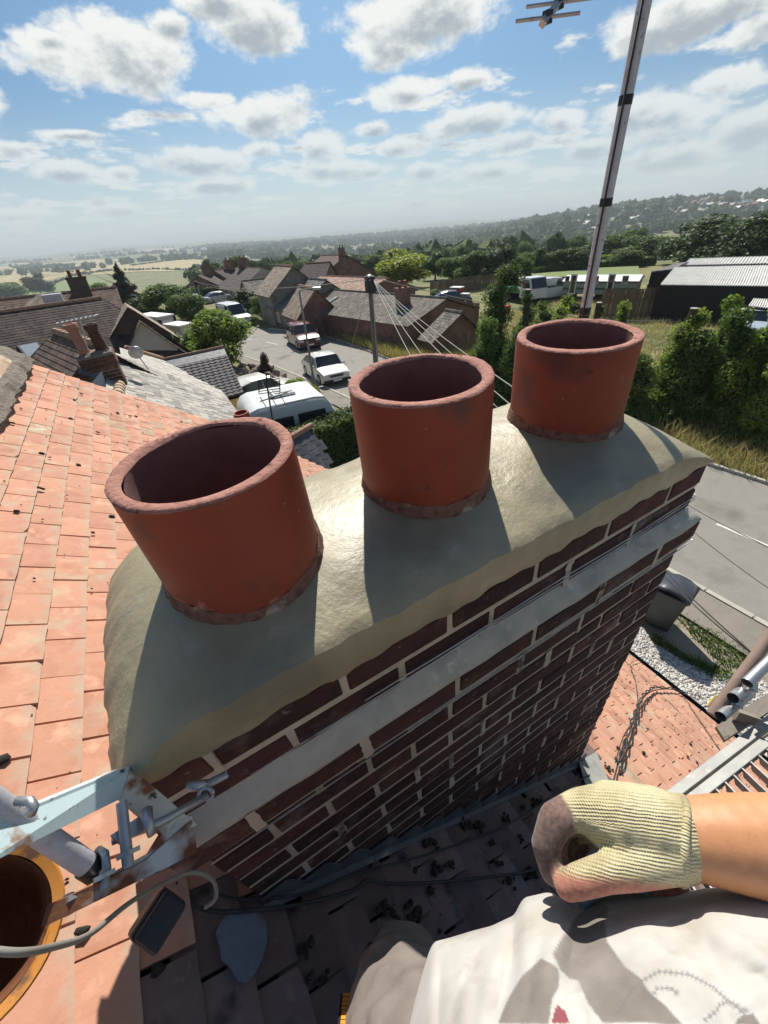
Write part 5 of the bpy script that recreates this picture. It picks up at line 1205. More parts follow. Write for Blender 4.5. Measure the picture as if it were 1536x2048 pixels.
# little dark roof with pink ridge between the first two pots
t = thing('porch_roof', 'small dark slate porch roof with a terracotta ridge between the two nearest pots', 'porch', RP(620, 900, -5))
A, B_ = RP(560, 888, -3.6), RP(622, 852, -3.6); dn = (RP(662, 944, -4.5)-B_); d = (B_-A).normalized(); L_ = dn.length; dn.normalize(); A = A-d*1.5; nn = d.cross(dn).normalized(); nn = nn if nn.z > 0 else -nn
b = MB(); b.slab([A, A+dn*L_, B_+dn*L_, B_] if (dn).cross(d).z > 0 else [A, B_, B_+dn*L_, A+dn*L_], .06); rf = b.build('roof', R_DARK, t)
w0 = (B_-A).length; M_SL2 = mat('dark_slate', [(.045,.047,.058), (.075,.077,.09), (.11,.11,.12)], 6, .6, .4, 40, .004, rand=.35); sm_ = MB(); sm_.box((0, 0, 0), (.30, .32, .009), None, .003); sme = sm_.mesh('slate', M_SL2)
R3_ = Matrix((d, dn, nn)).transposed().to_4x4()
for k in range(1, int(L_/.22)+1):
    for i in range(int(w0/.305)+1):
        c = A+d*(.305*i+(.15 if k % 2 else 0)+.15)+dn*(.22*k)+nn*.03
        if (c-A).dot(d) < w0-.1: piece('slate', sme, rf, Matrix.Translation(c) @ R3_ @ Matrix.Rotation(-.045, 4, 'X'))
b = MB()
for k in range(8): b = MB(); b.tube([A.lerp(B_, k/8)+nn*.04, A.lerp(B_, (k+.95)/8)+nn*.04], .085, 8); b.build('ridge_tile', M_RIDGE, rf)
lo_ = [A, A+dn*L_, B_+dn*L_, B_]; b = MB(); b.add([v-Vector((0, 0, .1)) for v in lo_]+[Vector((v.x, v.y, -6.3)) for v in lo_], [(i, (i+1) % 4, (i+1) % 4+4, i+4) for i in range(4)]); b.build('wall', W_DARK, t)
# small pot and tv aerial beyond the big pot
q = hp(486, 838, (0, 1, 0), 5.4)
t = thing('chimney_pot', 'little dark terracotta pot poking up behind the rim of the nearest big pot', 'chimney pot', tuple(q), house=True)
b = MB(); b.lathe(q, [(.17, -.45), (.13, -.1), (.105, .10), (.085, .10), (.08, -.1)], 24); b.build('pot_wall', M_TERR, t, True, auto=40)
t = thing('tv_aerial', 'dark rooftop aerial with many rods standing in front of the white caravan', 'aerial', tuple(hp(545, 860, (0, 1, 0), 6.5)), house=True)
f_ = lambda x, y: hp(x, y, (0, 1, 0), 6.5)
b = MB(); b.tube([f_(548, 860), f_(534, 770), f_(532, 745)], .014, 6); b.build('mast', M_DKCABLE, t, True)
b = MB(); b.tube([f_(520, 803), f_(575, 785)], .010, 6); b.build('boom', M_DKCABLE, t, True)
for k in range(6): y = 761+k*5.0; b = MB(); b.tube([f_(517, y+2), f_(560, y-4)], .007, 4); b.build('rod', M_DKCABLE, t, True)
for x in (517, 559): b = MB(); b.tube([f_(x, 760), f_(x+1, 786)], .009, 4); b.build('rod', M_DKCABLE, t, True)
for (x, y) in ((524, 798), (545, 796), (563, 792)): b = MB(); b.tube([f_(x-4, y-4), f_(x+8, y+16)], .007, 4); b.build('rod', M_DKCABLE, t, True)
# houses over the road
gable('long_barn', 'long low brick barn with grey tile roof and one skylight behind the telegraph pole', *(q_ := RD((654, 579), (889, 597), 42)), eavez(*q_, 3.4, (800, 646)), 3.4, 3.4, R_GREY, W_RED, cat='barn', n=14, chim=((.80, 1.2, (.9, .6), .7),), wins=(('r', .22, 1.9, .35, 1.3),))
gable('lean_to', 'little tiled lean-to at the right end of the long barn', *RD((896, 621), (920, 625), 29), -5.0, 2.0, 1.6, R_GREY, W_RED, cat='outbuilding', n=5)
gable('gabled_porch', 'small steep gabled brick wing with pale tiles behind the street lamp', *(q_ := RD((600, 571), (629, 577), 40)), q_[0].z-1.75, 1.7, 1.7, R_BUFF, W_RED, cat='house', n=8)
gable('tall_house', 'tall grey gabled house with buff tile roof at the bend of the road', *(q_ := RD((553, 530), (584, 532), 48)), q_[0].z-2.0, 2.5, 2.5, R_BUFF, W_GREY, n=9, wins=(('b', .35, 2.0, .6, 1.0),))
gable('annexe', 'dark slated annexe joining the tall grey house to the steep brick wing', *RD((596, 556), (650, 560), 46), -4.4, 3.5, 3, R_SLATE, W_GREY, n=8, wins=(('n', .15, .5, .5, .8), ('n', .35, .5, .5, .8)))
gable('pink_roofed_house', 'broad house with mottled pinkish tile roof behind the long barn', *RD((645, 552), (772, 557), 56), -4.4, 4.6, 4, R_PINK, W_RED, n=12)
gable('brown_house', 'large brown roofed house with one chimney on the skyline of the village', *RD((645, 511), (691, 510), 82), -4.6, 5.5, 5, R_BROWN, W_RED, n=10, chim=((.85, 0, (.9, .6), 1.0),))
gable('brown_house', 'front hipped wing of the big brown house, with slate-grey tiles', *RD((612, 527), (658, 524), 72), -4.4, 3.5, 3, R_DARK, W_RED, n=8, hipa=1.5)
gable('white_gabled_house', 'low house with a pale rendered gable left of the tall grey house', *RD((487, 562), (540, 556), 60), -5.0, 4, 4, R_GREY, W_REND, n=8)
for i, (x0, y0, x1, y1, zz, lab) in enumerate(((398, 552, 432, 545, 84, 'leftmost section of the dark roofed brick terrace down the road'), (430, 541, 488, 533, 88, 'tallest middle section of the brick terrace with two chimneys'), (484, 534, 524, 536, 84, 'right end section of the brick terrace with a hipped end'))):
    gable('terrace_house', lab, *(q_ := RD((x0, y0), (x1, y1), zz)), q_[0].z-2.4, 5, 5, R_DARK, W_RED, n=7, hipb=(3 if i == 2 else 0), chim=((.5, 0, (1.6, .8), 1.3),) if i < 2 else ((.1, 0, (1.6, .8), 1.3),), wins=[('n', u, z0, 1.1, 1.3) for u in (.1, .3, .5, .7, .9) for z0 in (.4, 3.2)], group='brick terrace down the road')
# white box sheds and garage
def shed(px, pyb, pyt, wpx, label, wm, rm, dep=3.0, name='garage', rot=0):
    P = G(px, pyb); h = up_to(P, pyt); dp = float((np.array(P)-CAM) @ fwd); w_ = wpx*dp/F; t = thing(name, label, name.replace('_', ' '), P); R = Matrix.Rotation(rot, 3, 'Z')
    b = MB(); b.box(P+Vector((0, 0, h/2-.2)), (w_, dep, h+.2), R); b.build('wall', wm, t)
    b = MB(); b.box(P+Vector((0, 0, h)), (w_+.3, dep+.3, .12), R); b.build('roof', rm, t)
    b = MB(); b.box(P+R @ Vector((0, -dep/2-.01, h*.42)), (w_*.7, .05, h*.75), R)
    for k in range(6): b.box(P+R @ Vector((0, -dep/2-.045, h*(.10+.125*k))), (w_*.7, .03, .02), R)
    b.build('door', M_WHITE, t); return t
shed(322, 668, 630, 28, 'pale box van body with a white roof, left of two', W_REND, M_WHITE, 4, 'box_body', .4)
shed(366, 678, 648, 27, 'white roofed pale kiosk standing among shrubs, right of two', W_REND, M_WHITE, 2.5, 'kiosk', .4)
# black barn on the right with corrugated roof
M_CORR = mat('corrugated_sheet', [(.42,.41,.39), (.56,.55,.52), (.64,.62,.58)], 1.5, .55, .2, 10, .01, metallic=.2, spots=[((.20,.17,.14), 2.2, .60, .74)])
M_BLKW = simple('black_boards', [(.012,.012,.013), (.022,.021,.021)], 4, rough=.8)
def corr_roof(t, P1, P2, P3, P4, m, nr):
    """P1-P2 eave, P4-P3 top edge"""
    V = []; k = nr*4; n_ = (P2-P1).cross(P4-P1).normalized(); n_ = n_ if n_.z > 0 else -n_
    for i in range(k+1):
        h_ = .045*sin(2*pi*i/4+.6); a, c = P1.lerp(P2, i/k)+n_*h_, P4.lerp(P3, i/k)+n_*h_; V += [a, c, a-n_*.02, c-n_*.02]
    Fc = []
    for i in range(k): q = 4*i; Fc += [(q, q+4, q+5, q+1), (q+2, q+3, q+7, q+6), (q, q+2, q+6, q+4), (q+1, q+5, q+7, q+3)]
    return place('roof', npmesh('roof', V, Fc, [m]), t)
def walls_under(t, Ps, m, z0=None, name='wall'):
    b = MB(); n = len(Ps); b.add([v-Vector((0, 0, .08)) for v in Ps]+[Vector((v.x, v.y, (GZ if z0 is None else z0)-.3)) for v in Ps], [(i, (i+1) % n, (i+1) % n+n, i+n) for i in range(n)]); return b.build(name, m, t)
P1, P2, P3, P4 = RP(1321, 569, -3.85), RP(1640, 573, -3.85), RP(1640, 528, -3.5), RP(1350, 534, -3.5)
t = thing('black_barn', 'long black boarded barn with a pale corrugated roof at the right edge', 'barn', (P1.x, P1.y, GZ)); corr_roof(t, P1, P2, P3, P4, M_CORR, 58); walls_under(t, [P1, P2, P3, P4], M_BLKW)
d = (P2-P1).normalized()
for k in range(26):
    b = MB(); a = P1.lerp(P2, (k+.5)/26); b.box(Vector((a.x, a.y, (a.z+GZ)/2-.1))-Vector((d.y, -d.x, 0))*-.03, (.10, .06, a.z-GZ-.1), Matrix.Rotation(atan2(d.y, d.x), 3, 'Z')); b.build('board', M_BLKW, t)
Q1, Q2, Q3, Q4 = RP(1366, 530, -3.75), RP(1640, 524, -3.75), RP(1640, 509, -3.55), RP(1381, 517, -3.55)
t = thing('corrugated_shed', 'second corrugated roof rising just behind the black barn', 'shed', (Q1.x, Q1.y, GZ)); corr_roof(t, Q1, Q2, Q3, Q4, M_CORR, 40); walls_under(t, [Q1, Q2, Q3, Q4], M_BLKW)
Q1, Q2, Q3, Q4 = RP(1303, 543, -3.75), RP(1345, 538, -3.75), RP(1378, 523, -3.6), RP(1352, 526, -3.6)
t = thing('grey_shed', 'dark walled shed with smooth grey roof at the left end of the black barn', 'shed', (Q1.x, Q1.y, GZ)); b = MB(); b.slab([Q1, Q2, Q3, Q4], .08); b.build('roof', R_SLATE, t); walls_under(t, [Q1, Q2, Q3, Q4], M_BLKW)
Q1, Q2, Q3, Q4 = RP(1497, 612, -4.6), RP(1560, 618, -4.6), RP(1560, 600, -4.3), RP(1508, 597, -4.3)
t = thing('corrugated_lean_to', 'small pale corrugated lean-to at the right edge below the black barn', 'shed', (Q1.x, Q1.y, GZ)); corr_roof(t, Q1, Q2, Q3, Q4, M_CORR, 12); walls_under(t, [Q1, Q2, Q3, Q4], M_BLKW)
Q = [RP(1010, 565, -4.6), RP(1058, 562, -4.6), RP(1065, 552, -4.4), RP(1015, 556, -4.4)]
t = thing('black_shed', 'low black shed with grey roof behind the white tipper truck', 'shed', (Q[0].x, Q[0].y, GZ)); b = MB(); b.slab(Q, .08); b.build('roof', R_SLATE, t); walls_under(t, Q, M_BLKW)
# ---- mobile home
A, B_ = G(1122, 600), G(1265, 603); A.z = B_.z = GZ; d = (B_-A).normalized(); p = Vector((d.y, -d.x, 0)); p = p if p.dot(Vector(CAM)-A) > 0 else -p; Lh = (B_-A).length; H0 = .55; Hh = up_to(A, 560)-.1
M_MH = simple('sage_panel', [(.27,.31,.27), (.31,.35,.30)], 2, rough=.6, bump=.1); M_MHS = simple('dark_green_stripe', [(.07,.12,.08)], 2, rough=.6)
t = thing('mobile_home', 'sage green static caravan with two white framed doors and dark green stripe', 'mobile home', A); Rm = Matrix((d, -p, Vector((0, 0, 1)))).transposed(); Rm = Matrix((d, p, Vector((0, 0, 1)))).transposed()
c = (A+B_)/2-p*1.5
b = MB(); b.box(c+Vector((0, 0, (H0+Hh)/2)), (Lh, 3, Hh-H0), Rm); b.build('body', M_MH, t)
b = MB(); b.add([A+p*.15+Vector((0, 0, Hh))-d*.15, B_+p*.15+Vector((0, 0, Hh))+d*.15, B_-p*1.5+Vector((0, 0, Hh+.38))+d*.15, A-p*1.5+Vector((0, 0, Hh+.38))-d*.15, B_-p*3.15+Vector((0, 0, Hh))+d*.15, A-p*3.15+Vector((0, 0, Hh))-d*.15], [(0, 1, 2, 3), (3, 2, 4, 5), (0, 3, 5), (1, 4, 2), (0, 5, 4, 1)]); b.build('roof', M_WHITE, t)
b = MB(); b.box(A.lerp(B_, .5)+p*.012+Vector((0, 0, H0+(Hh-H0)*.42)), (Lh, .03, .18), Rm); b.build('stripe', M_MHS, t)
b = MB(); b.box(A.lerp(B_, .5)+p*.012+Vector((0, 0, H0+(Hh-H0)*.93)), (Lh, .03, .22), Rm); b.build('stripe', M_MHS, t)
for u in (.14, .66):
    b = MB(); c = A.lerp(B_, u)+p*.04+Vector((0, 0, H0+.85)); b.box(c, (.62, .06, 1.75), Rm); dr = b.build('door', M_WHITE, t); b = MB(); b.box(c+p*.035, (.40, .03, 1.5), Rm); b.build('pane', M_GLASS, dr)
for u, w_ in ((.045, .34), (.45, .42), (.84, .45)):
    b = MB(); c = A.lerp(B_, u)+p*.03+Vector((0, 0, H0+1.25)); b.box(c, (w_+.08, .05, .62), Rm); dr = b.build('window', M_WHITE, t); b = MB(); b.box(c+p*.03, (w_, .02, .5), Rm); b.build('pane', M_GLASS, dr)
b = MB()
for u in (.1, .5, .9): b.box(A.lerp(B_, u)-p*1.5+Vector((0, 0, H0/2-.05)), (.4, 2.4, H0), Rm)
b.build('support', M_BLKW, t)
# ---- fences
def fence(name, label, pts, zt, m, cap=.0, wdt=.11, name2='board'):
    """vertical board fence along ground points"""
    t = thing(name, label, 'fence', pts[0])
    me = {}
    for i in range(len(pts)-1):
        a, c = Vector(pts[i]), Vector(pts[i+1]); d = (c-a); L_ = d.length; d.normalize(); n = max(1, int(L_/(wdt*1.12))); R = Matrix.Rotation(atan2(d.y, d.x), 4, 'Z')
        h = zt
        if 0 not in me: q = MB(); q.box((0, 0, h/2), (wdt, .02, h)); me[0] = q.mesh(name2, m)
        for k in range(n):
            p = a.lerp(c, (k+.5)/n); piece(name2, me[0], t, Matrix.Translation((p.x, p.y, p.z+random.uniform(-.015, .015))) @ R @ Matrix.Rotation(random.gauss(0, .008), 4, 'Y'))
        b = MB()
        for z_ in (.3, h-.3): b.box((a+c)/2+Vector((0, 0, z_))+Vector((-d.y, d.x, 0))*.04, (L_, .05, .08), Matrix.Rotation(atan2(d.y, d.x), 3, 'Z'))
        b.build('rail', m, t)
    return t
M_FENCE = mat('tan_fence_board', [(.26,.18,.10), (.34,.245,.145), (.40,.30,.19)], 4, .9, .4, 20, .005, rand=.18); M_FENCE2 = mat('brown_fence_board', [(.13,.09,.055), (.19,.135,.085)], 4, .9, .4, 20, .005, rand=.18)
g3 = lambda px, py: G(px, py)
fence('board_fence', 'light tan board fence beside the little lean-to, in front of the ivy', [g3(868, 707), g3(940, 703)], up_to(g3(905, 705), 664), M_FENCE)
fence('board_fence', 'brown board fence behind the little lean-to below the parked black car', [g3(905, 652), g3(956, 660)], 1.9, M_FENCE2)
fence('board_fence', 'tall brown board fence running up to the black barn', [g3(1196, 636), g3(1252, 640), g3(1322, 634)], 2.1, M_FENCE2)
fence('board_fence', 'long low brown fence across the yard behind the red and white box', [g3(860, 595), g3(960, 580), g3(1010, 575)], 1.6, M_FENCE2)
# rail fence, far left of the tall house
t = thing('rail_fence', 'white post and rail fence on the grass by the tall grey house', 'fence', g3(520, 636))
for z_ in (.4, .8, 1.2): b = MB(); b.tube([g3(518, 634)+Vector((0, 0, z_)), g3(545, 640)+Vector((0, 0, z_))], .035, 5); b.build('rail', M_WHITE, t)
for px, py in ((518, 634), (532, 637), (545, 640)): b = MB(); b.tube([g3(px, py), g3(px, py)+Vector((0, 0, 1.3))], .05, 5); b.build('post', M_WHITE, t)
# ================================================================ vehicles
def paint(name, c, rough=.25): return mat(name, [c, tuple(x*1.04 for x in c)], 2, rough, 0, coat=.5, spec=.5)
M_TYRE = simple('tyre_rubber', [(.015,.015,.016)], 5, rough=.8); M_RIMW = simple('wheel_rim', [(.42,.42,.43)], 5, rough=.35, metallic=.7); M_LAMP = mat('lamp_glass', [(.62,.62,.60)], 2, .1, 0, spec=.8); M_REDL = mat('red_lamp', [(.35,.02,.02)], 2, .2, 0)
M_PLATE = simple('number_plate', [(.72,.72,.68)], 3, rough=.5, bump=.05)
def car(label, P, yaw, L_, W_, H_, pm, rm=None, style='saloon', name='parked_car', cat='car', group=None, plate=True):
    t = thing(name, label, cat, P, group); t.rotation_euler = (0, 0, yaw); org = Vector(P); ORG[t.name] = Vector((0, 0, 0))
    X = {'saloon': ([-.5, -.495, -.42, -.25, -.10, 0, .13, .24, .42, .49, .5], [.34, .52, .60, .63, .64, .64, .64, .62, .56, .47, .30], [0, 0, 0, .92, 1, 1, .98, 0, 0, 0, 0]),
         'suv': ([-.5, -.495, -.46, -.40, -.20, 0, .12, .24, .42, .49, .5], [.30, .50, .58, .60, .61, .61, .61, .60, .56, .48, .30], [0, 0, .5, .93, 1, 1, .96, 0, 0, 0, 0]),
         'van': ([-.5, -.498, -.47, -.40, -.20, 0, .18, .30, .44, .49, .5], [.25, .45, .52, .55, .55, .55, .55, .54, .49, .42, .25], [0, 0, .97, 1, 1, 1, .96, .0, 0, 0, 0])}[style]
    xs, zb, zt = X; V = []; hw = W_/2
    for x, b_, r_ in zip(xs, zb, zt):
        e = 1-.10*(abs(x)*2)**6; z0 = .16*H_/1.4 if abs(x) < .49 else .24; zbelt = b_*H_; V += [(x*L_, -hw*e, z0), (x*L_, -hw*e*1.0, zbelt*.6), (x*L_, -hw*e*.96, zbelt), (x*L_, -hw*.60*e, zbelt+.03), (x*L_, hw*.60*e, zbelt+.03), (x*L_, hw*e*.96, zbelt), (x*L_, hw*e, zbelt*.6), (x*L_, hw*e, z0)]
    n = 8; Fc = [(i*n+j, i*n+(j+1) % n, (i+1)*n+(j+1) % n, (i+1)*n+j) for i in range(len(xs)-1) for j in range(n)]+[tuple(range(n))[::-1], tuple((len(xs)-1)*n+j for j in range(n))]
    me = npmesh('body', V, Fc, [pm], True); o = place('body', me, t); sharp_by_angle(me, 32)
    # greenhouse: glass below, roof skin above
    gx = [i for i, r_ in enumerate(zt) if r_ > .9]; ia, ib = gx[0]-1, gx[-1]+1
    if style == 'saloon': prof = [(xs[ia], zb[ia])]+[(xs[i], zt[i]) for i in gx]+[(xs[ib], zb[ib])]
    else: prof = [(xs[ia]-.005, zb[ia])]+[(xs[i], zt[i]) for i in gx]+[(xs[ib], zb[ib])]
    V = []; tw = .80
    for (x, z_) in prof[1:-1]: V += [(x*L_, -hw*tw*.98, z_*H_-.05), (x*L_, hw*tw*.98, z_*H_-.05)]
    base = [(prof[0][0]*L_, -hw*.90, prof[0][1]*H_-.01), (prof[0][0]*L_, hw*.90, prof[0][1]*H_-.01), (prof[-1][0]*L_, -hw*.90, prof[-1][1]*H_-.01), (prof[-1][0]*L_, hw*.90, prof[-1][1]*H_-.01)]
    k = len(V); V += base; m_ = k//2; Fc = [(2*i, 2*i+2, 2*i+3, 2*i+1) for i in range(m_-1)]+[(k, 0, 1, k+1), (2*(m_-1), k+2, k+3, 2*m_-1)]+[tuple([k]+[2*i for i in range(m_)]+[k+2])[::-1], tuple([k+1]+[2*i+1 for i in range(m_)]+[k+3])]
    me = npmesh('glass', V, Fc, [M_GLASS]); bm = bmesh.new(); bm.from_mesh(me); bmesh.ops.recalc_face_normals(bm, faces=bm.faces); bm.to_mesh(me); bm.free(); place('glass', me, t)
    b = MB(); tp = prof[1:-1]
    for i in range(len(tp)-1):
        (x0, z0), (x1, z1) = tp[i], tp[i+1]; b.add([(x0*L_, -hw*tw, z0*H_-.06), (x1*L_, -hw*tw, z1*H_-.06), (x1*L_, -hw*.68, z1*H_), (x0*L_, -hw*.68, z0*H_), (x1*L_, hw*.68, z1*H_), (x0*L_, hw*.68, z0*H_), (x1*L_, hw*tw, z1*H_-.06), (x0*L_, hw*tw, z0*H_-.06)], [(0, 1, 2, 3), (3, 2, 4, 5), (5, 4, 6, 7)])
    me = b.mesh('roof', rm or pm, True); place('roof', me, t)
    x0, z0 = prof[0]; x1, z1 = prof[-1]
    for s_ in (-1, 1):
        y = s_*hw*.80
        for (q0, q1) in (((x0*L_, s_*hw*.905, z0*H_), (tp[0][0]*L_, y, tp[0][1]*H_-.055)), ((x1*L_, s_*hw*.905, z1*H_), (tp[-1][0]*L_, y, tp[-1][1]*H_-.055)), ((.02*L_, s_*hw*.925, .62*H_), (.02*L_, s_*hw*.81, tp[0][1]*H_-.05))):
            b = MB(); b.tube([q0, q1], .035, 5); b.build('pillar', pm, t)
        if style == 'van': b = MB(); b.box((-.16*L_, s_*hw*.865, .76*H_), (.40*L_, .05, .34*H_), Matrix.Rotation(-s_*.18, 3, 'X')); b.build('side_panel', pm, t)
    for s_ in (-1, 1):
        for x in (-.31, .32):
            b = MB(); R_ = .21*H_*1.05 if style == 'saloon' else .32; c = Vector((x*L_, s_*(hw-.09), R_)); b.tube([c-Vector((0, .09, 0)), c+Vector((0, .09, 0))], R_, 16); wl = b.build('wheel', M_TYRE, t); b = MB(); b.tube([c+Vector((0, s_*.08, 0)), c+Vector((0, s_*.102, 0))], R_*.6, 12); b.build('rim', M_RIMW, wl)
        b = MB(); b.box((.495*L_, s_*hw*.70, .41*H_), (.05, .32, .13)); b.build('headlight', M_LAMP, t)
        b = MB(); b.box((-.497*L_, s_*hw*.80, .45*H_), (.05, .2, .2)); b.build('tail_light', M_REDL, t)
        b = MB(); b.box((.20*L_, s_*(hw+.08), .66*H_), (.08, .16, .12)); b.build('mirror', pm, t)
    b = MB(); b.box((.502*L_, 0, .40*H_), (.04, hw*.9, .10)); b.build('grille', M_BLACK, t)
    b = MB(); b.box((.505*L_, 0, .22*H_), (.06, hw*1.9, .13)); b.build('bumper', M_BLACK if style != 'van' else M_BLACK, t)
    if plate: b = MB(); b.box((.516*L_, 0, .24*H_), (.03, .50, .10)); b.build('number_plate', M_PLATE, t)
    return t
def gl(px, py): p = G(px, py); return (p.x, p.y, tz(p.x, p.y)+.015)
P_WHITE = paint('white_car_paint', (.66,.65,.60)); P_RED = paint('dark_red_car_paint', (.13,.018,.025)); P_SILV = paint('silver_car_paint', (.42,.44,.46)); P_BLACK = paint('black_car_paint', (.02,.02,.024)); P_VAN = paint('white_van_paint', (.70,.71,.72))
car('boxy white saloon parked on the near side of the road, dark windscreen facing us', gl(652, 755), radians(-93), 3.9, 1.68, 1.36, P_WHITE)
car('dark red hatchback driving down the road towards us beyond the white saloon', gl(608, 690), radians(-95), 4.1, 1.75, 1.58, P_RED, style='suv', name='moving_car')
car('white van parked behind the trees where the road bends', gl(472, 650), radians(-80), 4.6, 1.85, 2.0, P_VAN, style='van', name='parked_van', cat='van')
car('white car half hidden under shrubs between caravan and rockery', gl(520, 808), radians(12), 4.3, 1.7, 1.4, P_WHITE)
car('white panel van parked beside the static caravan', gl(1094, 597), radians(-8), 4.9, 1.9, 1.95, P_VAN, style='van', name='parked_van', cat='van')
car('black car parked in the yard behind the barn gable', gl(900, 612), radians(-25), 4.2, 1.75, 1.45, P_BLACK)
car('pale blue car half hidden by the ivy hedge below the black barn', gl(1492, 668), radians(-160), 4.2, 1.75, 1.45, paint('pale_blue_car_paint', (.45,.52,.58)))
for i, (px, py, lab, pm) in enumerate(((300, 668, 'silver car showing between hedge and pale box body', P_SILV), (342, 706, 'white car roof under the conical yellow shrub', P_WHITE), (395, 610, 'silver car at the far end of the lane', P_SILV), (560, 690, 'white car just showing behind the lime green tree', P_WHITE) if False else (438, 604, 'grey car parked close to the terrace hedge', P_SILV))):
    car(lab, gl(px, py), radians(-50+20*i), 4.2, 1.7, 1.42, pm, group='cars parked in the village')
# tipper truck
P = G(1050, 604); t = thing('tipper_truck', 'white cabbed small truck with a green side parked by the black shed', 'truck', P); t.rotation_euler = (0, 0, radians(-100)); ORG[t.name] = Vector((0, 0, 0)); M_GRNP = paint('green_truck_paint', (.05,.22,.09))
b = MB(); b.add([(.2, -.95, .5), (2.0, -.95, .5), (2.0, -.95, 1.35), (1.6, -.9, 2.3), (.2, -.9, 2.3), (.2, .95, .5), (2.0, .95, .5), (2.0, .95, 1.35), (1.6, .9, 2.3), (.2, .9, 2.3)], [(0, 1, 2, 3, 4), (9, 8, 7, 6, 5), (0, 5, 6, 1), (1, 6, 7, 2), (2, 7, 8, 3), (3, 8, 9, 4), (4, 9, 5, 0)]); b.build('cab', P_VAN, t, bevel=.03)
b = MB(); b.add([(2.0, -.85, 1.38), (2.0, .85, 1.38), (1.63, .82, 2.2), (1.63, -.82, 2.2)], [(0, 1, 2, 3)]); me = b.mesh('windscreen', M_GLASS); me.transform(Matrix.Translation((.03, 0, .02))); place('windscreen', me, t)
for s_ in (-1, 1):
    b = MB(); b.add([(.6, s_*.97, 1.4), (1.8, s_*.97, 1.4), (1.5, s_*.94, 2.1), (.6, s_*.94, 2.1)], [(0, 1, 2, 3)]); b.build('side_window', M_GLASS, t)
b = MB(); b.box((-1.5, 0, 1.1), (3.2, 1.9, .45)); b.box((1.3, -.97, .9), (1.3, .04, .55)); b.build('tipper_body', M_GRNP, t)
for s_ in (-1, 1):
    for x in (1.2, -1.8): b = MB(); c = Vector((x, s_*.8, .4)); b.tube([c-Vector((0, .12, 0)), c+Vector((0, .12, 0))], .4, 14); b.build('wheel', M_TYRE, t)
# touring caravan behind the hedge
M_CAR1 = mat('caravan_white', [(.62,.64,.62), (.70,.72,.70)], 2, .35, .05, spots=[((.52,.52,.48), 3, .6, .75)]); M_CAR2 = mat('caravan_side', [(.50,.58,.62), (.54,.62,.66)], 2, .35, .05)
Hc = 2.55; zc_ = GZ+Hc; A, B_ = wz(500, 822, zc_), wz(655, 789, zc_); d = (B_-A); Lc = d.length; d.normalize(); p = Vector((d.y, -d.x, 0)); p = p if p.dot(Vector(CAM)-A) > 0 else -p
t = thing('touring_caravan', 'white touring caravan with dark windows parked behind the clipped hedge', 'caravan', (A.x, A.y, GZ))
def cv(u, s_, z): return Vector((A.x, A.y, GZ))+d*u-p*s_+Vector((0, 0, z))
Wc = 2.15; prof = [(-.25, .45), (-.32, 1.1), (-.28, 1.75), (-.16, 2.25), (0, Hc-.10), (.25, Hc-.02), (Lc-.45, Hc), (Lc-.12, Hc-.05), (Lc+.12, 2.2), (Lc+.5, 1.3), (Lc+.52, .6), (Lc+.35, .42)]
b = MB(); n = len(prof); r_ = .10; V = []
for (s_, ins) in ((0, .10), (.10, 0), (Wc-.10, 0), (Wc, .10)):
    cx_, cz_ = Lc/2, 1.4
    for (x, z_) in prof:
        f_ = ins/1.2; V.append(cv(x+(cx_-x)*f_*.35, s_, z_+(cz_-z_)*f_))
me = npmesh('body', V, [(j*n+i, j*n+(i+1) % n, (j+1)*n+(i+1) % n, (j+1)*n+i) for j in range(3) for i in range(n)]+[tuple(range(n))[::-1], tuple(3*n+i for i in range(n))], [M_CAR1, M_CAR2], False, [0]*(3*n)+[1, 1]); place('body', me, t)
for f_ in me.polygons[:3*n]: f_.use_smooth = True
sharp_by_angle(me, 38)
def cwin(u, z, w_, h_):
    R = Matrix((d, p, Vector((0, 0, 1)))).transposed(); b = MB(); b.box(cv(u, -.01, z), (w_, .04, h_), R); f_ = b.build('window', M_BLACK, t, bevel=.03); b = MB(); b.box(cv(u, -.035, z), (w_-.12, .02, h_-.12), R); b.build('pane', M_GLASS, f_)
cwin(Lc-.62, 1.82, .95, .62); cwin(.95, 1.80, .70, .62); cwin(2.2, 1.45, .5, .6)
b = MB(); R = Matrix((d, p, Vector((0, 0, 1)))).transposed(); b.box(cv(Lc-1.25, 1.1, Hc+.05), (.75, .75, .10), R); rl = b.build('rooflight', M_WHITE, t, bevel=.02); b = MB(); b.box(cv(Lc-1.25, 1.1, Hc+.115), (.6, .6, .03), R); b.build('pane', mat('frosted_pane', [(.50,.52,.50)], 3, .3, .1), rl)
for u in (.9, 2.6): b = MB(); b.box(cv(u, .8, Hc+.03), (.16, .12, .05), R); b.build('vent', M_BLACK, t)
b = MB(); b.tube([cv(.1, .03, Hc-.16), cv(1.2, .03, Hc-.02), cv(Lc-.5, .03, Hc-.02), cv(Lc-.12, .03, Hc-.08), cv(Lc+.10, .03, 2.15)], .02, 5); b.build('awning_rail', M_GALV, t)
for u in (Lc*.5,):
    for s_ in (.12, Wc-.12): c = cv(u, s_, .32); b = MB(); b.tube([c-p*.09, c+p*.09], .32, 14); b.build('wheel', M_TYRE, t)
b = MB(); b.tube([cv(-.3, Wc/2, .45), cv(-1.3, Wc/2, .45)], .05, 6); b.build('hitch', M_GALV, t)
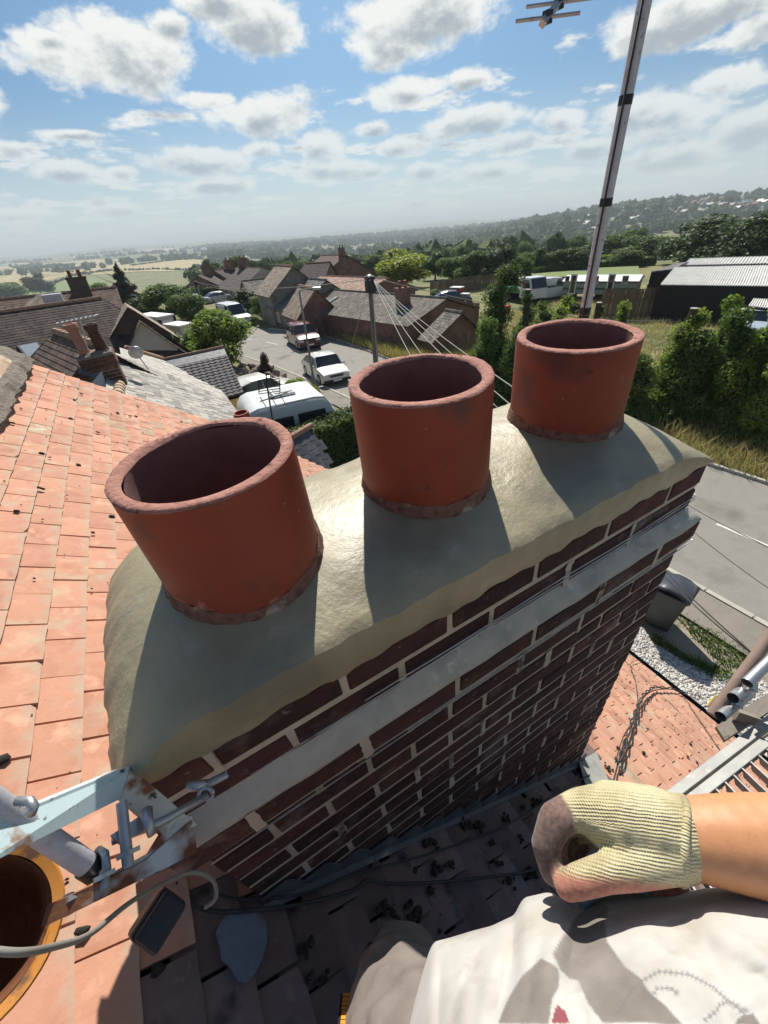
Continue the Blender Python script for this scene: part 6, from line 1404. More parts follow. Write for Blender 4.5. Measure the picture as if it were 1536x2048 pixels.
# wheelie bin
P = G(1312, 1243); P.z = GZ+.012; t = thing('wheelie_bin', 'dark grey wheelie bin with a shiny lid standing on the path by the road', 'wheelie bin', P); yw = radians(12); t.rotation_euler = (0, 0, yw); ORG[t.name] = Vector((0, 0, 0))
M_BIN = simple('bin_plastic', [(.035,.04,.038), (.055,.06,.058)], 4, rough=.45, bump=.1); M_LID = simple('bin_lid', [(.05,.055,.065), (.08,.085,.1)], 4, rough=.18, bump=.1)
def frus(b, x0, y0, x1, y1, z0, z1): b.add([(-x0, -y0, z0), (x0, -y0, z0), (x0, y0, z0), (-x0, y0, z0), (-x1, -y1, z1), (x1, -y1, z1), (x1, y1, z1), (-x1, y1, z1)], [(3, 2, 1, 0), (4, 5, 6, 7), (0, 1, 5, 4), (1, 2, 6, 5), (2, 3, 7, 6), (3, 0, 4, 7)])
b = MB(); frus(b, .22, .25, .285, .34, .06, .95); frus(b, .305, .36, .305, .36, .93, .985); b.build('bin_body', M_BIN, t, bevel=.02)
V = []; 
for i in range(9):
    y = -.38+.76*i/8; z_ = 1.0+.075*sin(pi*i/8)+(.03 if i in (2, 3, 4) else 0); V += [(-.31, y, z_-.02), (-.24, y, z_+.015), (.24, y, z_+.015), (.31, y, z_-.02)]
me = npmesh('lid', V, [(i*4+j, i*4+j+1, i*4+j+5, i*4+j+4) for i in range(8) for j in range(3)], [M_LID], True); o = place('lid', me, t); sm2 = o.modifiers.new('thickness', 'SOLIDIFY'); sm2.thickness = .02
for s_ in (-1, 1):
    c = Vector((s_*.25, .33, .11)); b = MB(); b.tube([c-Vector((.03, 0, 0)), c+Vector((.03, 0, 0))], .11, 14); b.build('wheel', M_TYRE, t)
b = MB(); b.tube([(-.24, .40, .97), (.24, .40, .97)], .018, 8); b.build('handle', M_BIN, t)
# ================================================================ poles, lamp, wires
M_POLE = mat('creosoted_pole', [(.14,.12,.095), (.21,.185,.15)], 5, .95, .5, 20, .005, stretch=(3, 3, .4))
tp_b = wz(760, 838, GZ); tp_h = up_to(tp_b, 552); TP = tp_b+Vector((0, 0, tp_h))
t = thing('telegraph_pole', 'tall wooden telegraph pole with a fan of wires rising behind the middle pot', 'telegraph pole', tp_b)
b = MB(); b.tube([tp_b-Vector((0, 0, .5)), tp_b.lerp(TP, .5), TP], [.125, .108, .09], 14); b.build('pole', M_POLE, t, smooth=True)
b = MB(); b.box(TP+Vector((0, 0, -.28)), (.30, .34, .55)); b.build('terminal_box', M_BLACK, t, bevel=.03)
b = MB(); b.lathe(TP, [(.12, -.02), (.13, .02), (.001, .07)], 12); b.build('cap', M_BLACK, t)
for k in range(6): a = k*1.05; b = MB(); c = TP+Vector((cos(a)*.16, sin(a)*.16, -.12)); b.tube([c, c+Vector((cos(a)*.08, sin(a)*.08, 0))], .02, 6); b.build('insulator', M_WHITE, t)
b = MB(); b.tube([TP+Vector((.0, -.13, -.6)), tp_b+Vector((0, -.16, 0))], .018, 5); b.build('conduit', M_GALV, t)
lp_b = G(634, 802); lp_b.z = GZ; lh = up_to(lp_b, 582); LP_ = lp_b+Vector((0, 0, lh))
t = thing('street_lamp', 'slim grey street lamp with a short arm standing in front of the white saloon', 'street lamp', lp_b)
M_COL = simple('lamp_column', [(.20,.19,.17), (.26,.25,.23)], 4, rough=.7)
b = MB(); b.tube([lp_b, lp_b+Vector((0, 0, 1.4))], .085, 12); b.tube([lp_b+Vector((0, 0, 1.4)), LP_], [.055, .045], 10); b.build('column', M_COL, t, smooth=True)
la = wd(629, 577, float(math.hypot(lp_b.x-CAM[0], lp_b.y-CAM[1]))-.0); dv = (la-LP_); b = MB(); b.tube([LP_, LP_+dv*.5+Vector((0, 0, .04)), LP_+dv], .025, 8); b.build('arm', M_COL, t)
b = MB(); b.box(LP_+dv*1.15, (.38, .18, .10), Matrix.Rotation(atan2(dv.y, dv.x), 3, 'Z')); b.build('lantern', M_GALV, t, bevel=.03)
def pole(px, pyb, pyt, label, r=.11):
    P = G(px, pyb); h = up_to(P, pyt); t = thing('telegraph_pole', label, 'telegraph pole', P); b = MB(); b.tube([P, P+Vector((0, 0, h))], [r*1.15, r*.8], 8); b.build('pole', M_POLE, t, smooth=True); b = MB(); b.box(P+Vector((0, 0, h-.3)), (.3, .3, .5)); b.build('terminal_box', M_BLACK, t); return P+Vector((0, 0, h))
TP2 = pole(411, 637, 562, 'smaller telegraph pole down the lane above the white van', .12)
TP3 = pole(335, 690, 638, 'thin pole by the pale box van body', .06)
def wire(A, B_, sag, label, r=.011, grp='overhead wires', name='overhead_wire'):
    P = [A.lerp(B_, i/18)-Vector((0, 0, sag*4*(i/18)*(1-i/18))) for i in range(19)]; b = MB(); b.tube(P, r, 5); o = b.build(name, M_WIRE, None, smooth=True, loc=A); tag(o, label, 'wire', grp); return o
M_WIRE = mat('wire_grey', [(.28,.27,.25), (.36,.35,.32)], 5, .6, 0); M_WIRED = mat('wire_dark', [(.03,.03,.03)], 5, .5, 0)
ws = [((826, 716), 9, 'first wire of the fan falling from the tall pole behind the middle pot'), ((850, 712), 9, 'second wire of the fan falling towards the middle pot'), ((965, 722), 7.5, 'third wire of the fan passing over the tan fence'), ((905, 722), 8, 'wire of the fan reaching the rim of the middle pot'), ((1022, 800), 6.5, 'rightmost wire of the fan running behind the farthest pot')]
for (px, py), dist, lab in ws:
    dirn = wd(px, py, dist); far = TP+(dirn-TP)*1.35; far = TP.lerp(dirn, 1.25); wire(TP+Vector((.1, -.1, -.12)), far, .12, lab, .009)
wire(TP+Vector((0, -.1, -.1)), wd(700, 700, 20), .02, 'thin stay wire falling left of the tall pole', .008)
wire(TP+Vector((.1, 0, -.05)), wd(1340, 566 if False else 640, 34), .5, 'long wire from the tall pole across the yard to the black barn', .014)
wire(TP+Vector((-.1, 0, -.1)), TP2, .5, 'wire from the tall pole back to the smaller pole down the lane', .012)
wire(TP2, wd(200, 622, 60), .8, 'wire from the smaller pole towards the conifer', .02)
wire(TP2, wd(530, 560, 52), .9, 'wire from the smaller pole to the tall grey house', .02)
M_WIRE = M_WIRED
for (a0, a1, d0, d1, lab) in (((1340, 988), (1560, 1105), 7.5, 6.3, 'dark cable crossing above the road right of the stack, upper one'), ((1360, 1040), (1560, 1192), 7, 6, 'dark cable crossing above the road right of the stack, lower one'), ((1310, 1118), (1512, 1312), 5.6, 3.6, 'dark cable running from behind the stack to the scaffold'), ((1320, 1142), (1512, 1314), 5.4, 3.6, 'second dark cable ending at the scaffold tube')):
    wire(at(*a0, d0), at(*a1, d1), .03, lab, .0055)
# ---------------------------------------------------------------- odds and ends in the yard
def boxthing(name, label, cat, px, pyb, pyt, wpx, m, m2=None, dep=1.0, rot=.3):
    P = G(px, pyb); h = up_to(P, pyt); w_ = wpx*float((np.array(P)-CAM) @ fwd)/F; t = thing(name, label, cat, P); R = Matrix.Rotation(rot, 3, 'Z'); b = MB(); b.box(P+Vector((0, 0, h/2)), (w_, dep, h), R); b.build('body', m, t, bevel=.02); b = MB(); b.box(P+Vector((0, 0, h+.03)), (w_+.08, dep+.08, .08), R); b.build('top', m2 or m, t); return t
boxthing('portable_toilet', 'red and pale portable cabin standing in the yard', 'cabin', 913, 607, 575, 16, simple('faded_red', [(.30,.06,.05)], 3), M_WHITE, 1.2)
boxthing('stone_block', 'white topped block beside the red cabin', 'block', 930, 610, 588, 11, M_KERB, M_WHITE, .8)
boxthing('builders_bag', 'bright red bag on top of the rubble near the ivy posts', 'bag', 1013, 628, 613, 9, simple('bright_red', [(.55,.02,.03)], 3), None, .5)
boxthing('pallet_stack', 'stack of pale sheets left against the brown fence by the barn', 'stack', 1310, 580, 567, 22, M_KERB, M_WHITE, 1.5)
boxthing('farm_trailer', 'dark rusty trailer in the grass in front of the black barn', 'trailer', 1430, 640, 618, 36, mat('dark_rust', [(.06,.03,.022), (.10,.05,.035)], 4, .9, .4), None, 1.6)
boxthing('glasshouse', 'long low glasshouse roof among the distant trees', 'glasshouse', 1283, 520, 516, 54, simple('pale_glass', [(.5,.55,.58)], 2, rough=.3), None, 6)
# town on the hill and houses in the valley: small shared meshes
def mini_house(i):
    q = random.Random(i); w_, d_, h_ = q.uniform(8, 15), q.uniform(7, 9), q.uniform(4.6, 6); b = MB(); b.box((0, 0, h_/2-1), (w_, d_, h_+2), mi=0); b.add([(-w_/2-.4, -d_/2-.4, h_), (w_/2+.4, -d_/2-.4, h_), (w_/2+.4, 0, h_+3.0), (-w_/2-.4, 0, h_+3.0), (w_/2+.4, d_/2+.4, h_), (-w_/2-.4, d_/2+.4, h_)], [(0, 1, 2, 3), (3, 2, 4, 5), (0, 3, 5), (1, 4, 2)], 1)
    for k in range(int(w_/2.6)):
        x = -w_/2+1.5+k*2.6
        for z_ in (1.4, 4.1):
            if z_+1 < h_: b.box((x, -d_/2-.03, z_), (1.3, .06, 1.2), mi=2)
    b.box((w_*.3, 0, h_+3.2), (1.0, .8, 1.8), mi=0)
    return b
FW = [simple('far_wall_white', [(.46,.45,.42)], 1, bump=0), simple('far_wall_brick', [(.26,.15,.11)], 1, bump=0), simple('far_wall_buff', [(.36,.30,.24)], 1, bump=0)]; FR = [simple('far_roof_grey', [(.12,.12,.125)], 1, bump=0, rough=.6), simple('far_roof_red', [(.19,.10,.075)], 1, bump=0), simple('far_roof_pale', [(.34,.32,.30)], 1, bump=0, rough=.5)]
MH_ = []
for i in range(9): MH_.append(mini_house(i).mesh('far_house', [FW[i % 3], FR[(i // 3) % 3], M_GLASS]))
hs = []
for k in range(900):
    px, py = random.uniform(1000, 1530), random.uniform(392, 486)
    sky_y = np.interp(px, [1000, 1100, 1200, 1300, 1400, 1536], [436, 427, 415, 405, 397, 388]); lo_y = np.interp(px, [1000, 1100, 1180, 1250, 1330, 1536], [480, 478, 470, 452, 440, 418])
    if py < sky_y+5 or py > lo_y: continue
    P = G(px, py)
    if (P-Vector(CAM)).length > 2200 or any((P-Q).length < 14 for Q in hs): continue
    hs.append(P)
    if len(hs) >= 165: break
for P in hs:
    o = bpy.data.objects.new('far_house', MH_[random.randrange(9)]); COL.objects.link(o); o.location = P; o.rotation_euler = (0, 0, random.choice((.3, .5, 1.2, 1.9))+random.gauss(0, .12)); tag(o, 'tiny house of the town on the far hillside at right', 'house', 'houses on the far hillside')
for i, (px, py) in enumerate(((560, 486), (572, 485), (680, 484), (700, 483), (716, 482), (820, 478), (640, 492), (150, 520), (300, 500), (905, 470), (930, 472), (975, 468))):
    o = bpy.data.objects.new('far_house', MH_[i % 9]); COL.objects.link(o); P = G(px, py); o.location = P+Vector((0, 0, 4)); o.rotation_euler = (0, 0, random.random()*3); tag(o, 'tiny pale building among the woods in the valley', 'building', 'buildings scattered in the valley')
# ================================================================ trees, hedges, gardens
T = plant_px
T('lime', 803, 577, 497, 106, 'round yellow-green tree standing alone behind the village roofs')
T('conifer', 262, 612, 520, 60, 'tall dark conifer left of the lane')
T('mid2', 352, 645, 566, 96, 'broad grey-green tree between the conifer and the terrace')
T('dark', 300, 640, 590, 60, 'dark bushy tree below the conifer')
T('mid', 205, 612, 560, 50, 'bushy tree behind the pantiled roof at left')
T('dark2', 85, 592, 546, 52, 'dark round tree at the edge of the straw field')
T('mid', 30, 600, 560, 60, 'green tree at the far left beyond the roofs')
T('bright', 462, 742, 628, 112, 'large bright green tree beside the lane in front of the white van')
T('mid2', 410, 715, 655, 66, 'darker tree joined to the left of the bright green one')
T('dark2', 505, 622, 578, 66, 'dark tree against the tall grey house')
T('bushdark', 318, 716, 672, 50, 'dark round shrub behind the slate house ridge', rot=0)
t = T('conifer', 365, 712, 660, 46, 'small conical yellow-green shrub beside the round dark one', name='shrub', cat='shrub')
for c_ in t.children:
    if c_.name.startswith('crown'): c_.data = crown_mesh('crown', *lumps(77, 10, 2.4, 14, 'cone'), 5000, .34, L_LIME, 77, core=.8); 
T('bushlime', 437, 632, 612, 34, 'clipped lime topped hedge block near the far cars', name='hedge', cat='hedge')
T('bushdark', 400, 640, 616, 40, 'low dark shrub left of the clipped lime hedge')
T('bushpurple', 533, 755, 690, 40, 'thin purple leaved shrub above the rockery')
T('bushbright', 596, 800, 742, 62, 'green shrub at the street lamp foot')
T('bushyellow', 632, 818, 762, 44, 'yellow flowering shrub between the street lamp and the caravan')
T('bushdark', 508, 818, 790, 34, 'dark shrub in front of the half hidden white car')
T('bushdark', 562, 786, 764, 30, 'low shrub beside the rockery wall')
T('dark', 1430, 535, 432, 150, 'largest dark tree of the row behind the black barn'); T('bigdark', 1500, 560, 425, 150, 'tall dark tree at the right end of the row behind the barn')
T('dark2', 1360, 530, 446, 110, 'dark tree left of the largest one behind the barn')
T('mid', 1290, 520, 462, 90, 'mid green tree above the glasshouse'); T('mid2', 1210, 522, 468, 86, 'rounded tree right of the aerial mast in the tree row')
for i, (px, py, pt, w_, k) in enumerate(((700,548,506,60,'dark'),(745,560,508,50,'mid2'),(870,560,504,70,'dark2'),(905,566,506,60,'mid'),(950,568,500,70,'mid2'),(1000,566,492,66,'dark'),(1040,560,498,56,'mid'),(1075,548,494,54,'dark2'),(1110,546,498,60,'mid2'),(1150,544,496,60,'dark'),(1250,534,492,60,'mid'),(600,548,505,50,'mid'),(560,545,510,44,'dark'),(470,540,512,44,'mid2'),(430,540,515,44,'dark2'))):
    T(k, px, py, pt, w_, 'one of the deciduous trees lining the edge of the wood beyond the yard', group='trees along the wood edge')
for k in range(270):
    th = radians(random.uniform(9, 58)); d_ = random.uniform(135, 340); x, y = CAM[0]+d_*sin(th), CAM[1]+d_*cos(th)
    if math.degrees(th) < 15 and d_ < 135: continue
    if math.degrees(th) > 42 and d_ < 150: continue
    h = random.uniform(5.5, 7.5)+max(0, d_-170)*.022; plant(random.choice(('mid', 'mid2', 'dark', 'dark2', 'mid')), (x, y, tz(x, y)), h, h*.48, 'tree inside the mass of the valley wood behind the village', group='trees of the valley wood')
def hedge(name, label, pts, h, wdt, m, dens=900, size=.07, grp=None, lump=.05):
    C = []; R = []; L = 0
    t = thing(name, label, 'hedge', pts[0], grp)
    b = MB(); 
    Vs = []; n_all = 0
    for a, c in zip(pts[:-1], pts[1:]):
        a, c = Vector(a), Vector(c); d = (c-a); L_ = d.length; d.normalize(); s_ = Vector((-d.y, d.x, 0)); n = int(dens*L_)
        R3_ = Matrix.Rotation(atan2(d.y, d.x), 3, 'Z'); b.box((a+c)/2+Vector((0, 0, h/2)), (L_, wdt*.86, h*.95), R3_)
        u = rng.uniform(0, L_, n); face = rng.random(n); v = rng.uniform(-wdt/2, wdt/2, n); z = rng.uniform(0, h, n); top = face < .4; side = np.where(face < .7, -1, 1)
        v = np.where(top, v, side*wdt/2); z = np.where(top, h, z); nz = np.where(top, 1., 0.); ns = np.where(top, 0., side)
        P = np.array(a)[None]+u[:, None]*np.array(d)[None]+v[:, None]*np.array(s_)[None]; P[:, 2] = a.z+z; P += rng.normal(0, lump, (n, 3))
        nr = ns[:, None]*np.array(s_)[None]+nz[:, None]*np.array([0, 0, 1.])[None]+rng.normal(0, .55, (n, 3)); nr /= np.linalg.norm(nr, axis=1, keepdims=True)
        tt = np.cross(nr, rng.normal(size=(n, 3))); tt /= np.linalg.norm(tt, axis=1, keepdims=True); bt = np.cross(nr, tt); s = size*rng.uniform(.6, 1.3, (n, 1)); Vs.append(np.stack([P-tt*s, P+tt*s*.8-bt*s*.5, P+bt*s], 1).reshape(-1, 3)); n_all += n
    place('foliage', npmesh('foliage', np.concatenate(Vs), np.arange(3*n_all).reshape(-1, 3), [m]), t); b.build('hedge_core', M_CORE, t); return t
A_ = wz(540, 885, GZ+1.9); B_ = wz(715, 822, GZ+1.9); A_.z = B_.z = GZ; dv = (B_-A_)
hedge('hedge', 'clipped green hedge running below the white touring caravan', [A_-dv*.1, B_+dv*.9], 1.9, .9, L_MID, 2600, .055)
hedge('hedge', 'dark roadside hedge along the lane beyond the white van', [G(360, 625), G(400, 600), G(470, 592)], 1.5, 1.2, L_DARK, 500, .14)
# potted topiary
P = G(681, 905); P.z = GZ+.01; t = thing('potted_topiary', 'clipped ball shrub in a terracotta pot behind the middle chimney pot', 'topiary', P)
b = MB(); b.lathe(P, [(.14, 0), (.20, .34), (.22, .35), (.22, .40), (.17, .40), (.16, .3)], 20); b.build('pot', M_RIM, t, auto=40)
V1, F1 = leaves([(P.x, P.y, P.z+.72)], [(.34, .34, .34)], 2600, .045, 3, flat=.5); place('foliage', npmesh('foliage', V1, F1, [L_BRIGHT]), t)
b = MB(); b.tube([P+Vector((0, 0, .3)), P+Vector((0, 0, .6))], .03, 6); b.build('stem', M_BARK, t)
T('bushdark', 700, 935, 880, 30, 'dark little shrub right of the potted topiary'); T('bushyellow', 700, 968, 935, 34, 'orange and yellow flowering plants by the pebbles'); T('bushdark', 655, 905, 880, 22, 'small dark plant left of the potted topiary')
gp2 = [tuple(wz(x, y, GZ))[:2] for x, y in ((640, 930), (720, 915), (760, 1000), (690, 1010))]
tag(scatter_stones('pebbles', gp2, 900, .03, .06, MG, GZ+.02), 'grey pebbles in the garden below the topiary', 'pebbles')
# rockery
M_ROCK = mat('rockery_stone', [(.16,.12,.10), (.27,.21,.17), (.34,.28,.23)], 3, .95, .6, 14, .02, rand=.25); rk = [lambda: None]
RKM = []
for i in range(4):
    v = IV*(1+np.random.default_rng(i).normal(0, .2, (len(IV), 1)))*np.array([.32, .24, .17]); RKM.append(npmesh('rock', v, IF, [M_ROCK]))
for i in range(85):
    px, py = random.uniform(468, 566), random.uniform(742, 784)
    if py < 742+(px-468)*.1: continue
    P = G(px, py); o = bpy.data.objects.new('rock', RKM[i % 4]); COL.objects.link(o); o.location = P+Vector((0, 0, .1+.3*random.random())); o.rotation_euler = (random.random(), random.random(), random.random()*6); s_ = random.uniform(.6, 1.5); o.scale = (s_, s_, s_)
    tag(o, 'rounded stone of the rockery beside the half hidden white car', 'rock', 'stones of the rockery')
# verges
rd = near_e; far_poly = [(14.95, -12), (14.95, 0), (14.55, 6), (14.05, 14), (13.7, 22), (13.8, 29), (13.6, 34), (16.6, 34), (17, 22), (17.6, 14), (20.5, 6), (21.5, 0), (21.5, -12)]
M_SOIL = mat('verge_soil', [(.10,.08,.045), (.17,.14,.08)], 1.5, 1, .6, 12, .03); sheet('verge', far_poly, .02, M_SOIL)
blades('verge_grass', [p for p in far_poly], 30000, .18, .62, M_DRY, 'tall dry grass on the verge across the road', lean=.45, wdt=.018, box=(13.6, 21.5, -4, 34))
blades('verge_grass', [p for p in far_poly], 9000, .12, .45, M_GRN, 'green grass mixed through the far verge', lean=.45, wdt=.018, box=(13.6, 19, -4, 34))
wp = [g(1341, 1222), g(1380, 1268), g(1440, 1330), g(1500, 1352), g(1520, 1330), g(1470, 1290)]
blades('weeds', wp, 1000, .03, .13, M_GRN, 'green weeds growing along the edge of the path by the gravel', 'weeds', lean=.7, wdt=.012)
wp2 = [g(1300, 1282), g(1340, 1305), g(1400, 1345), g(1440, 1365), g(1500, 1370), g(1440, 1335), g(1380, 1318), g(1310, 1268)]
blades('weeds', wp2, 800, .03, .13, M_GRN, 'weeds creeping over the gravel edge behind the wheelie bin', 'weeds', lean=.7, wdt=.012)
blades('verge_grass', [(13.8, 12), (13.8, 31), (17.5, 31), (17.5, 12)], 16000, .35, .85, mat('yellow_grass', [(.34,.30,.10), (.46,.40,.16), (.24,.26,.08)], 1.2, .9, 0, trans=.3, spec=.2), 'bright yellow green grass below the long barn wall', lean=.35, wdt=.025)
yard = [(20, -6), (20, 16), (24, 34), (60, 30), (60, -6)]
blades('meadow_grass', yard, 26000, .10, .38, M_DRY, 'rough yellow grass of the paddock behind the ivy hedge', lean=.5, wdt=.03, box=(20, 46, 0, 30))
# ivy hedge: pollarded trunks sprouting leaves
def ivy(px, base, top, wpx, label, dist=None, m=L_MID, trunk=True, n=5200, size=.085, head=None, cat='tree', name='pollarded_tree'):
    P = G(px, base) if dist is None else Vector((*wd(px, base, dist)[:2], GZ)); h = up_to(P, top); dep = float((np.array(P)-CAM) @ fwd); r = wpx/2*dep/F
    t = thing(name, label, cat, P, 'leafy pollarded trees across the road'); C = []; R = []
    k = int(h/(r*.8))+2
    for i in range(k):
        f_ = i/(k-1); rr = r*(1.0-.45*f_)*random.uniform(.7, 1.0); a = random.uniform(0, 6.28); C.append((P.x+cos(a)*r*.25, P.y+sin(a)*r*.25, P.z+h*(.06+.86*f_))); R.append((rr, rr, rr*.95))
        if i < k*.6:
            for _ in range(2): a = random.uniform(0, 6.28); C.append((P.x+cos(a)*r*.75, P.y+sin(a)*r*.75, P.z+h*(.05+.55*f_)*random.uniform(.6, 1))); R.append((rr*.6, rr*.6, rr*.55))
    V1, F1 = leaves(C, R, n, size, int(px), flat=.8); V2, F2 = cores(C, R, .66, int(px)); Fl = [list(map(int, f)) for f in F1]+[list(map(int, f+len(V1))) for f in F2]
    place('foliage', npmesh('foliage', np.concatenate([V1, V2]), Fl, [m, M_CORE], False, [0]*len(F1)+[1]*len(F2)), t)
    if trunk:
        b = MB(); b.tube([P-Vector((0, 0, .3)), P+Vector((.05, 0, h*.5)), P+Vector((0, .05, h*(head or .9)))], [.20, .16, .13], 9); b.build('trunk', M_BARK, t); b = MB(); q = P+Vector((0, .05, h*(head or .9))); b.tube([q, q+Vector((0, 0, .03))], .135, 9); b.build('cut_top', M_KERB, t)
    return t
ivy(984, 800, 532, 92, 'tall ivy clad pillar tree left of the farthest pot', 21, n=13000); ivy(1036, 760, 580, 46, 'narrow ivy clad stump just right of the tallest ivy pillar', 22, n=4500, head=1.0)
ivy(960, 800, 640, 74, 'leafy mound under the tall ivy pillar', 19.5, n=8000, head=.5, trunk=False, name='shrub', cat='shrub'); ivy(1020, 830, 660, 84, 'leafy mound beside the left rim of the farthest pot', 18.5, n=8000, trunk=False, name='shrub', cat='shrub')
ivy(1112, 690, 590, 62, 'bright leafy shrub left of the aerial mast foot', 25, n=6000, m=L_BRIGHT, trunk=False, name='shrub', cat='shrub'); ivy(1075, 690, 600, 60, 'leafy shrub between the ivy stump and the bright shrub', 24, n=5000, trunk=False, name='shrub', cat='shrub')
ivy(1228, 720, 600, 52, 'bright leafy stump right of the aerial mast', 24, n=5200, m=L_BRIGHT); ivy(1180, 700, 606, 30, 'bare topped stump by the aerial mast', 24, n=1800, head=1.0)
ivy(1310, 860, 618, 78, 'leafy pollard with a cut top, first right of the farthest pot', 19.6, n=9500, m=L_BRIGHT, head=1.0); ivy(1378, 850, 588, 62, 'tallest narrow pollard with sprouting head before the black barn', 20, n=9500, m=L_BRIGHT)
ivy(1396, 860, 620, 84, 'broad leafy pollard joined to the tallest narrow one', 19.4, n=9500, head=1.0); ivy(1448, 880, 598, 60, 'pollard with a bare trunk below its leafy head at right', 19.0, n=5500, m=L_BRIGHT)
ivy(1512, 880, 604, 92, 'big leafy pollard against the right edge', 18.2, n=14000, m=L_BRIGHT); ivy(1600, 900, 600, 110, 'big leafy pollard just past the right edge', 18.0, n=9000)
for i, (px, base, top, w_) in enumerate(((1290, 870, 700, 110), (1345, 880, 680, 120), (1410, 890, 700, 120), (1470, 900, 690, 110), (1540, 910, 680, 130), (1250, 850, 720, 90))):
    ivy(px, base, top, w_, ('shady leafy mass directly right of the farthest pot', 'leafy mass below the first cut pollard', 'leafy mass below the broad pollard', 'leafy mass around the bare trunk', 'leafy mass low at the right edge', 'leafy mass hidden mostly behind the farthest pot')[i], 19.3-.25*i, n=11000, m=L_MID if i % 2 else L_BRIGHT, trunk=False, name='shrub', cat='shrub')
T('bushbright', 1062, 640, 606, 40, 'low bush in the yard behind the ivy stump'); T('bushdark', 1150, 625, 600, 60, 'low dark bush in front of the static caravan')
T('bush', 930, 560, 540, 60, 'rough hedge bush behind the yard fence'); T('bush', 870, 600, 575, 50, 'rough bush left of the red cabin')
hedge('hedge', 'long field hedge behind the static caravan', [G(1060, 552), G(1180, 540), G(1300, 530)], 1.0, 2.2, L_MID, 260, .3); hedge('hedge', 'second field hedge nearer the tree row', [G(1090, 540), G(1200, 528), G(1300, 520)], 1.1, 2.2, L_BRIGHT, 260, .3)

T('mid', 385, 650, 580, 60, 'round green tree standing left of the smaller telegraph pole'); T('dark', 290, 690, 640, 44, 'dark tree squeezed beside the pale box body')
T('bright', 425, 665, 622, 44, 'bright bushy tree behind the large bright one'); T('mid2', 530, 640, 590, 50, 'leafy tree touching the left wall of the tall grey house')
T('bushbright', 505, 650, 625, 46, 'leafy verge bush in front of the rail fence'); T('bushbright', 345, 722, 690, 50, 'bright bush between the conical shrub and the slate house')
# ================================================================ the roofer (world frame)
person = thing('person', 'roofer in white printed t-shirt and grey trousers reaching in with a gloved hand', 'person', at(1200, 2000, .9))
def pwp(V):
    q = V-CAM; d = q @ fwd; return 768+F*(q @ RT)/d, 1024-F*(q @ UP)/d
M_SKIN = mat('tanned_skin', [(.50,.225,.10), (.58,.275,.135), (.53,.245,.115)], 9, .5, .25, 260, .0008, spots=[((.46,.20,.095), 12, .58, .78)], sss=.12, spec=.4, stretch=(1, 1, 1))
def blob(name, chains, voxel, smooth, extra=()):
    bm = bmesh.new()
    for ch in chains:
        for (p0, r0), (p1, r1) in zip(ch[:-1], ch[1:]):
            p0, p1 = Vector(p0), Vector(p1); n = max(2, int((p1-p0).length/(min(r0, r1)*.35)))
            for i in range(n+1):
                t_ = i/n; m = Matrix.Translation(p0.lerp(p1, t_)); bmesh.ops.create_icosphere(bm, subdivisions=2, radius=r0+(r1-r0)*t_, matrix=m)
    me = bpy.data.meshes.new(name); bm.to_mesh(me); bm.free(); o = bpy.data.objects.new(name, me); COL.objects.link(o)
    a = o.modifiers.new('r', 'REMESH'); a.mode = 'VOXEL'; a.voxel_size = voxel; a.adaptivity = 0
    c = o.modifiers.new('s', 'SMOOTH'); c.factor = .6; c.iterations = smooth
    dg = bpy.context.evaluated_depsgraph_get(); m2 = bpy.data.meshes.new_from_object(o.evaluated_get(dg)); bpy.data.objects.remove(o); m2.name = name
    m2.polygons.foreach_set('use_smooth', np.ones(len(m2.polygons), bool)); return m2
P = at
D = .53
# forearm, continuous with the hand inside the glove
arm = blob('forearm', [[(P(1320, 1668, .535), .029), (P(1385, 1676, .54), .0325), (P(1460, 1684, .55), .037), (P(1540, 1694, .565), .0415), (P(1640, 1710, .58), .045), (P(1800, 1740, .62), .047)]], .0035, 8)
arm.materials.append(M_SKIN); place('forearm', arm, person)
# fine hairs on the forearm
co = np.empty(len(arm.vertices)*3, np.float32); arm.vertices.foreach_get('co', co); nrm_ = np.empty(len(arm.vertices)*3, np.float32); arm.vertices.foreach_get('normal', nrm_)
co = co.reshape(-1, 3); nrm_ = nrm_.reshape(-1, 3); idx = rng.integers(0, len(co), 1500); ax_ = np.array((P(1400, 1674, .54)-P(1640, 1710, .58)).normalized()); org_ = np.array(ORG[person.name])
p0 = co[idx]; dd = nrm_[idx]*.30+ax_*.8+rng.normal(0, .12, (1500, 3)); dd /= np.linalg.norm(dd, axis=1, keepdims=True); L_ = rng.uniform(.003, .007, (1500, 1)); sd_ = np.cross(dd, nrm_[idx]); sd_ /= np.linalg.norm(sd_, axis=1, keepdims=True)+1e-6
V = np.stack([p0-sd_*.00009, p0+sd_*.00009, p0+dd*L_+nrm_[idx]*.0008], 1).reshape(-1, 3)
M_HAIRP = mat('arm_hair', [(.48,.28,.14), (.62,.40,.22)], 5, .5, 0)
o = bpy.data.objects.new('arm_hair', npmesh('arm_hair', V, np.arange(len(V)).reshape(-1, 3), [M_HAIRP])); COL.objects.link(o); o.parent = person; o['kind'] = 'stuff'
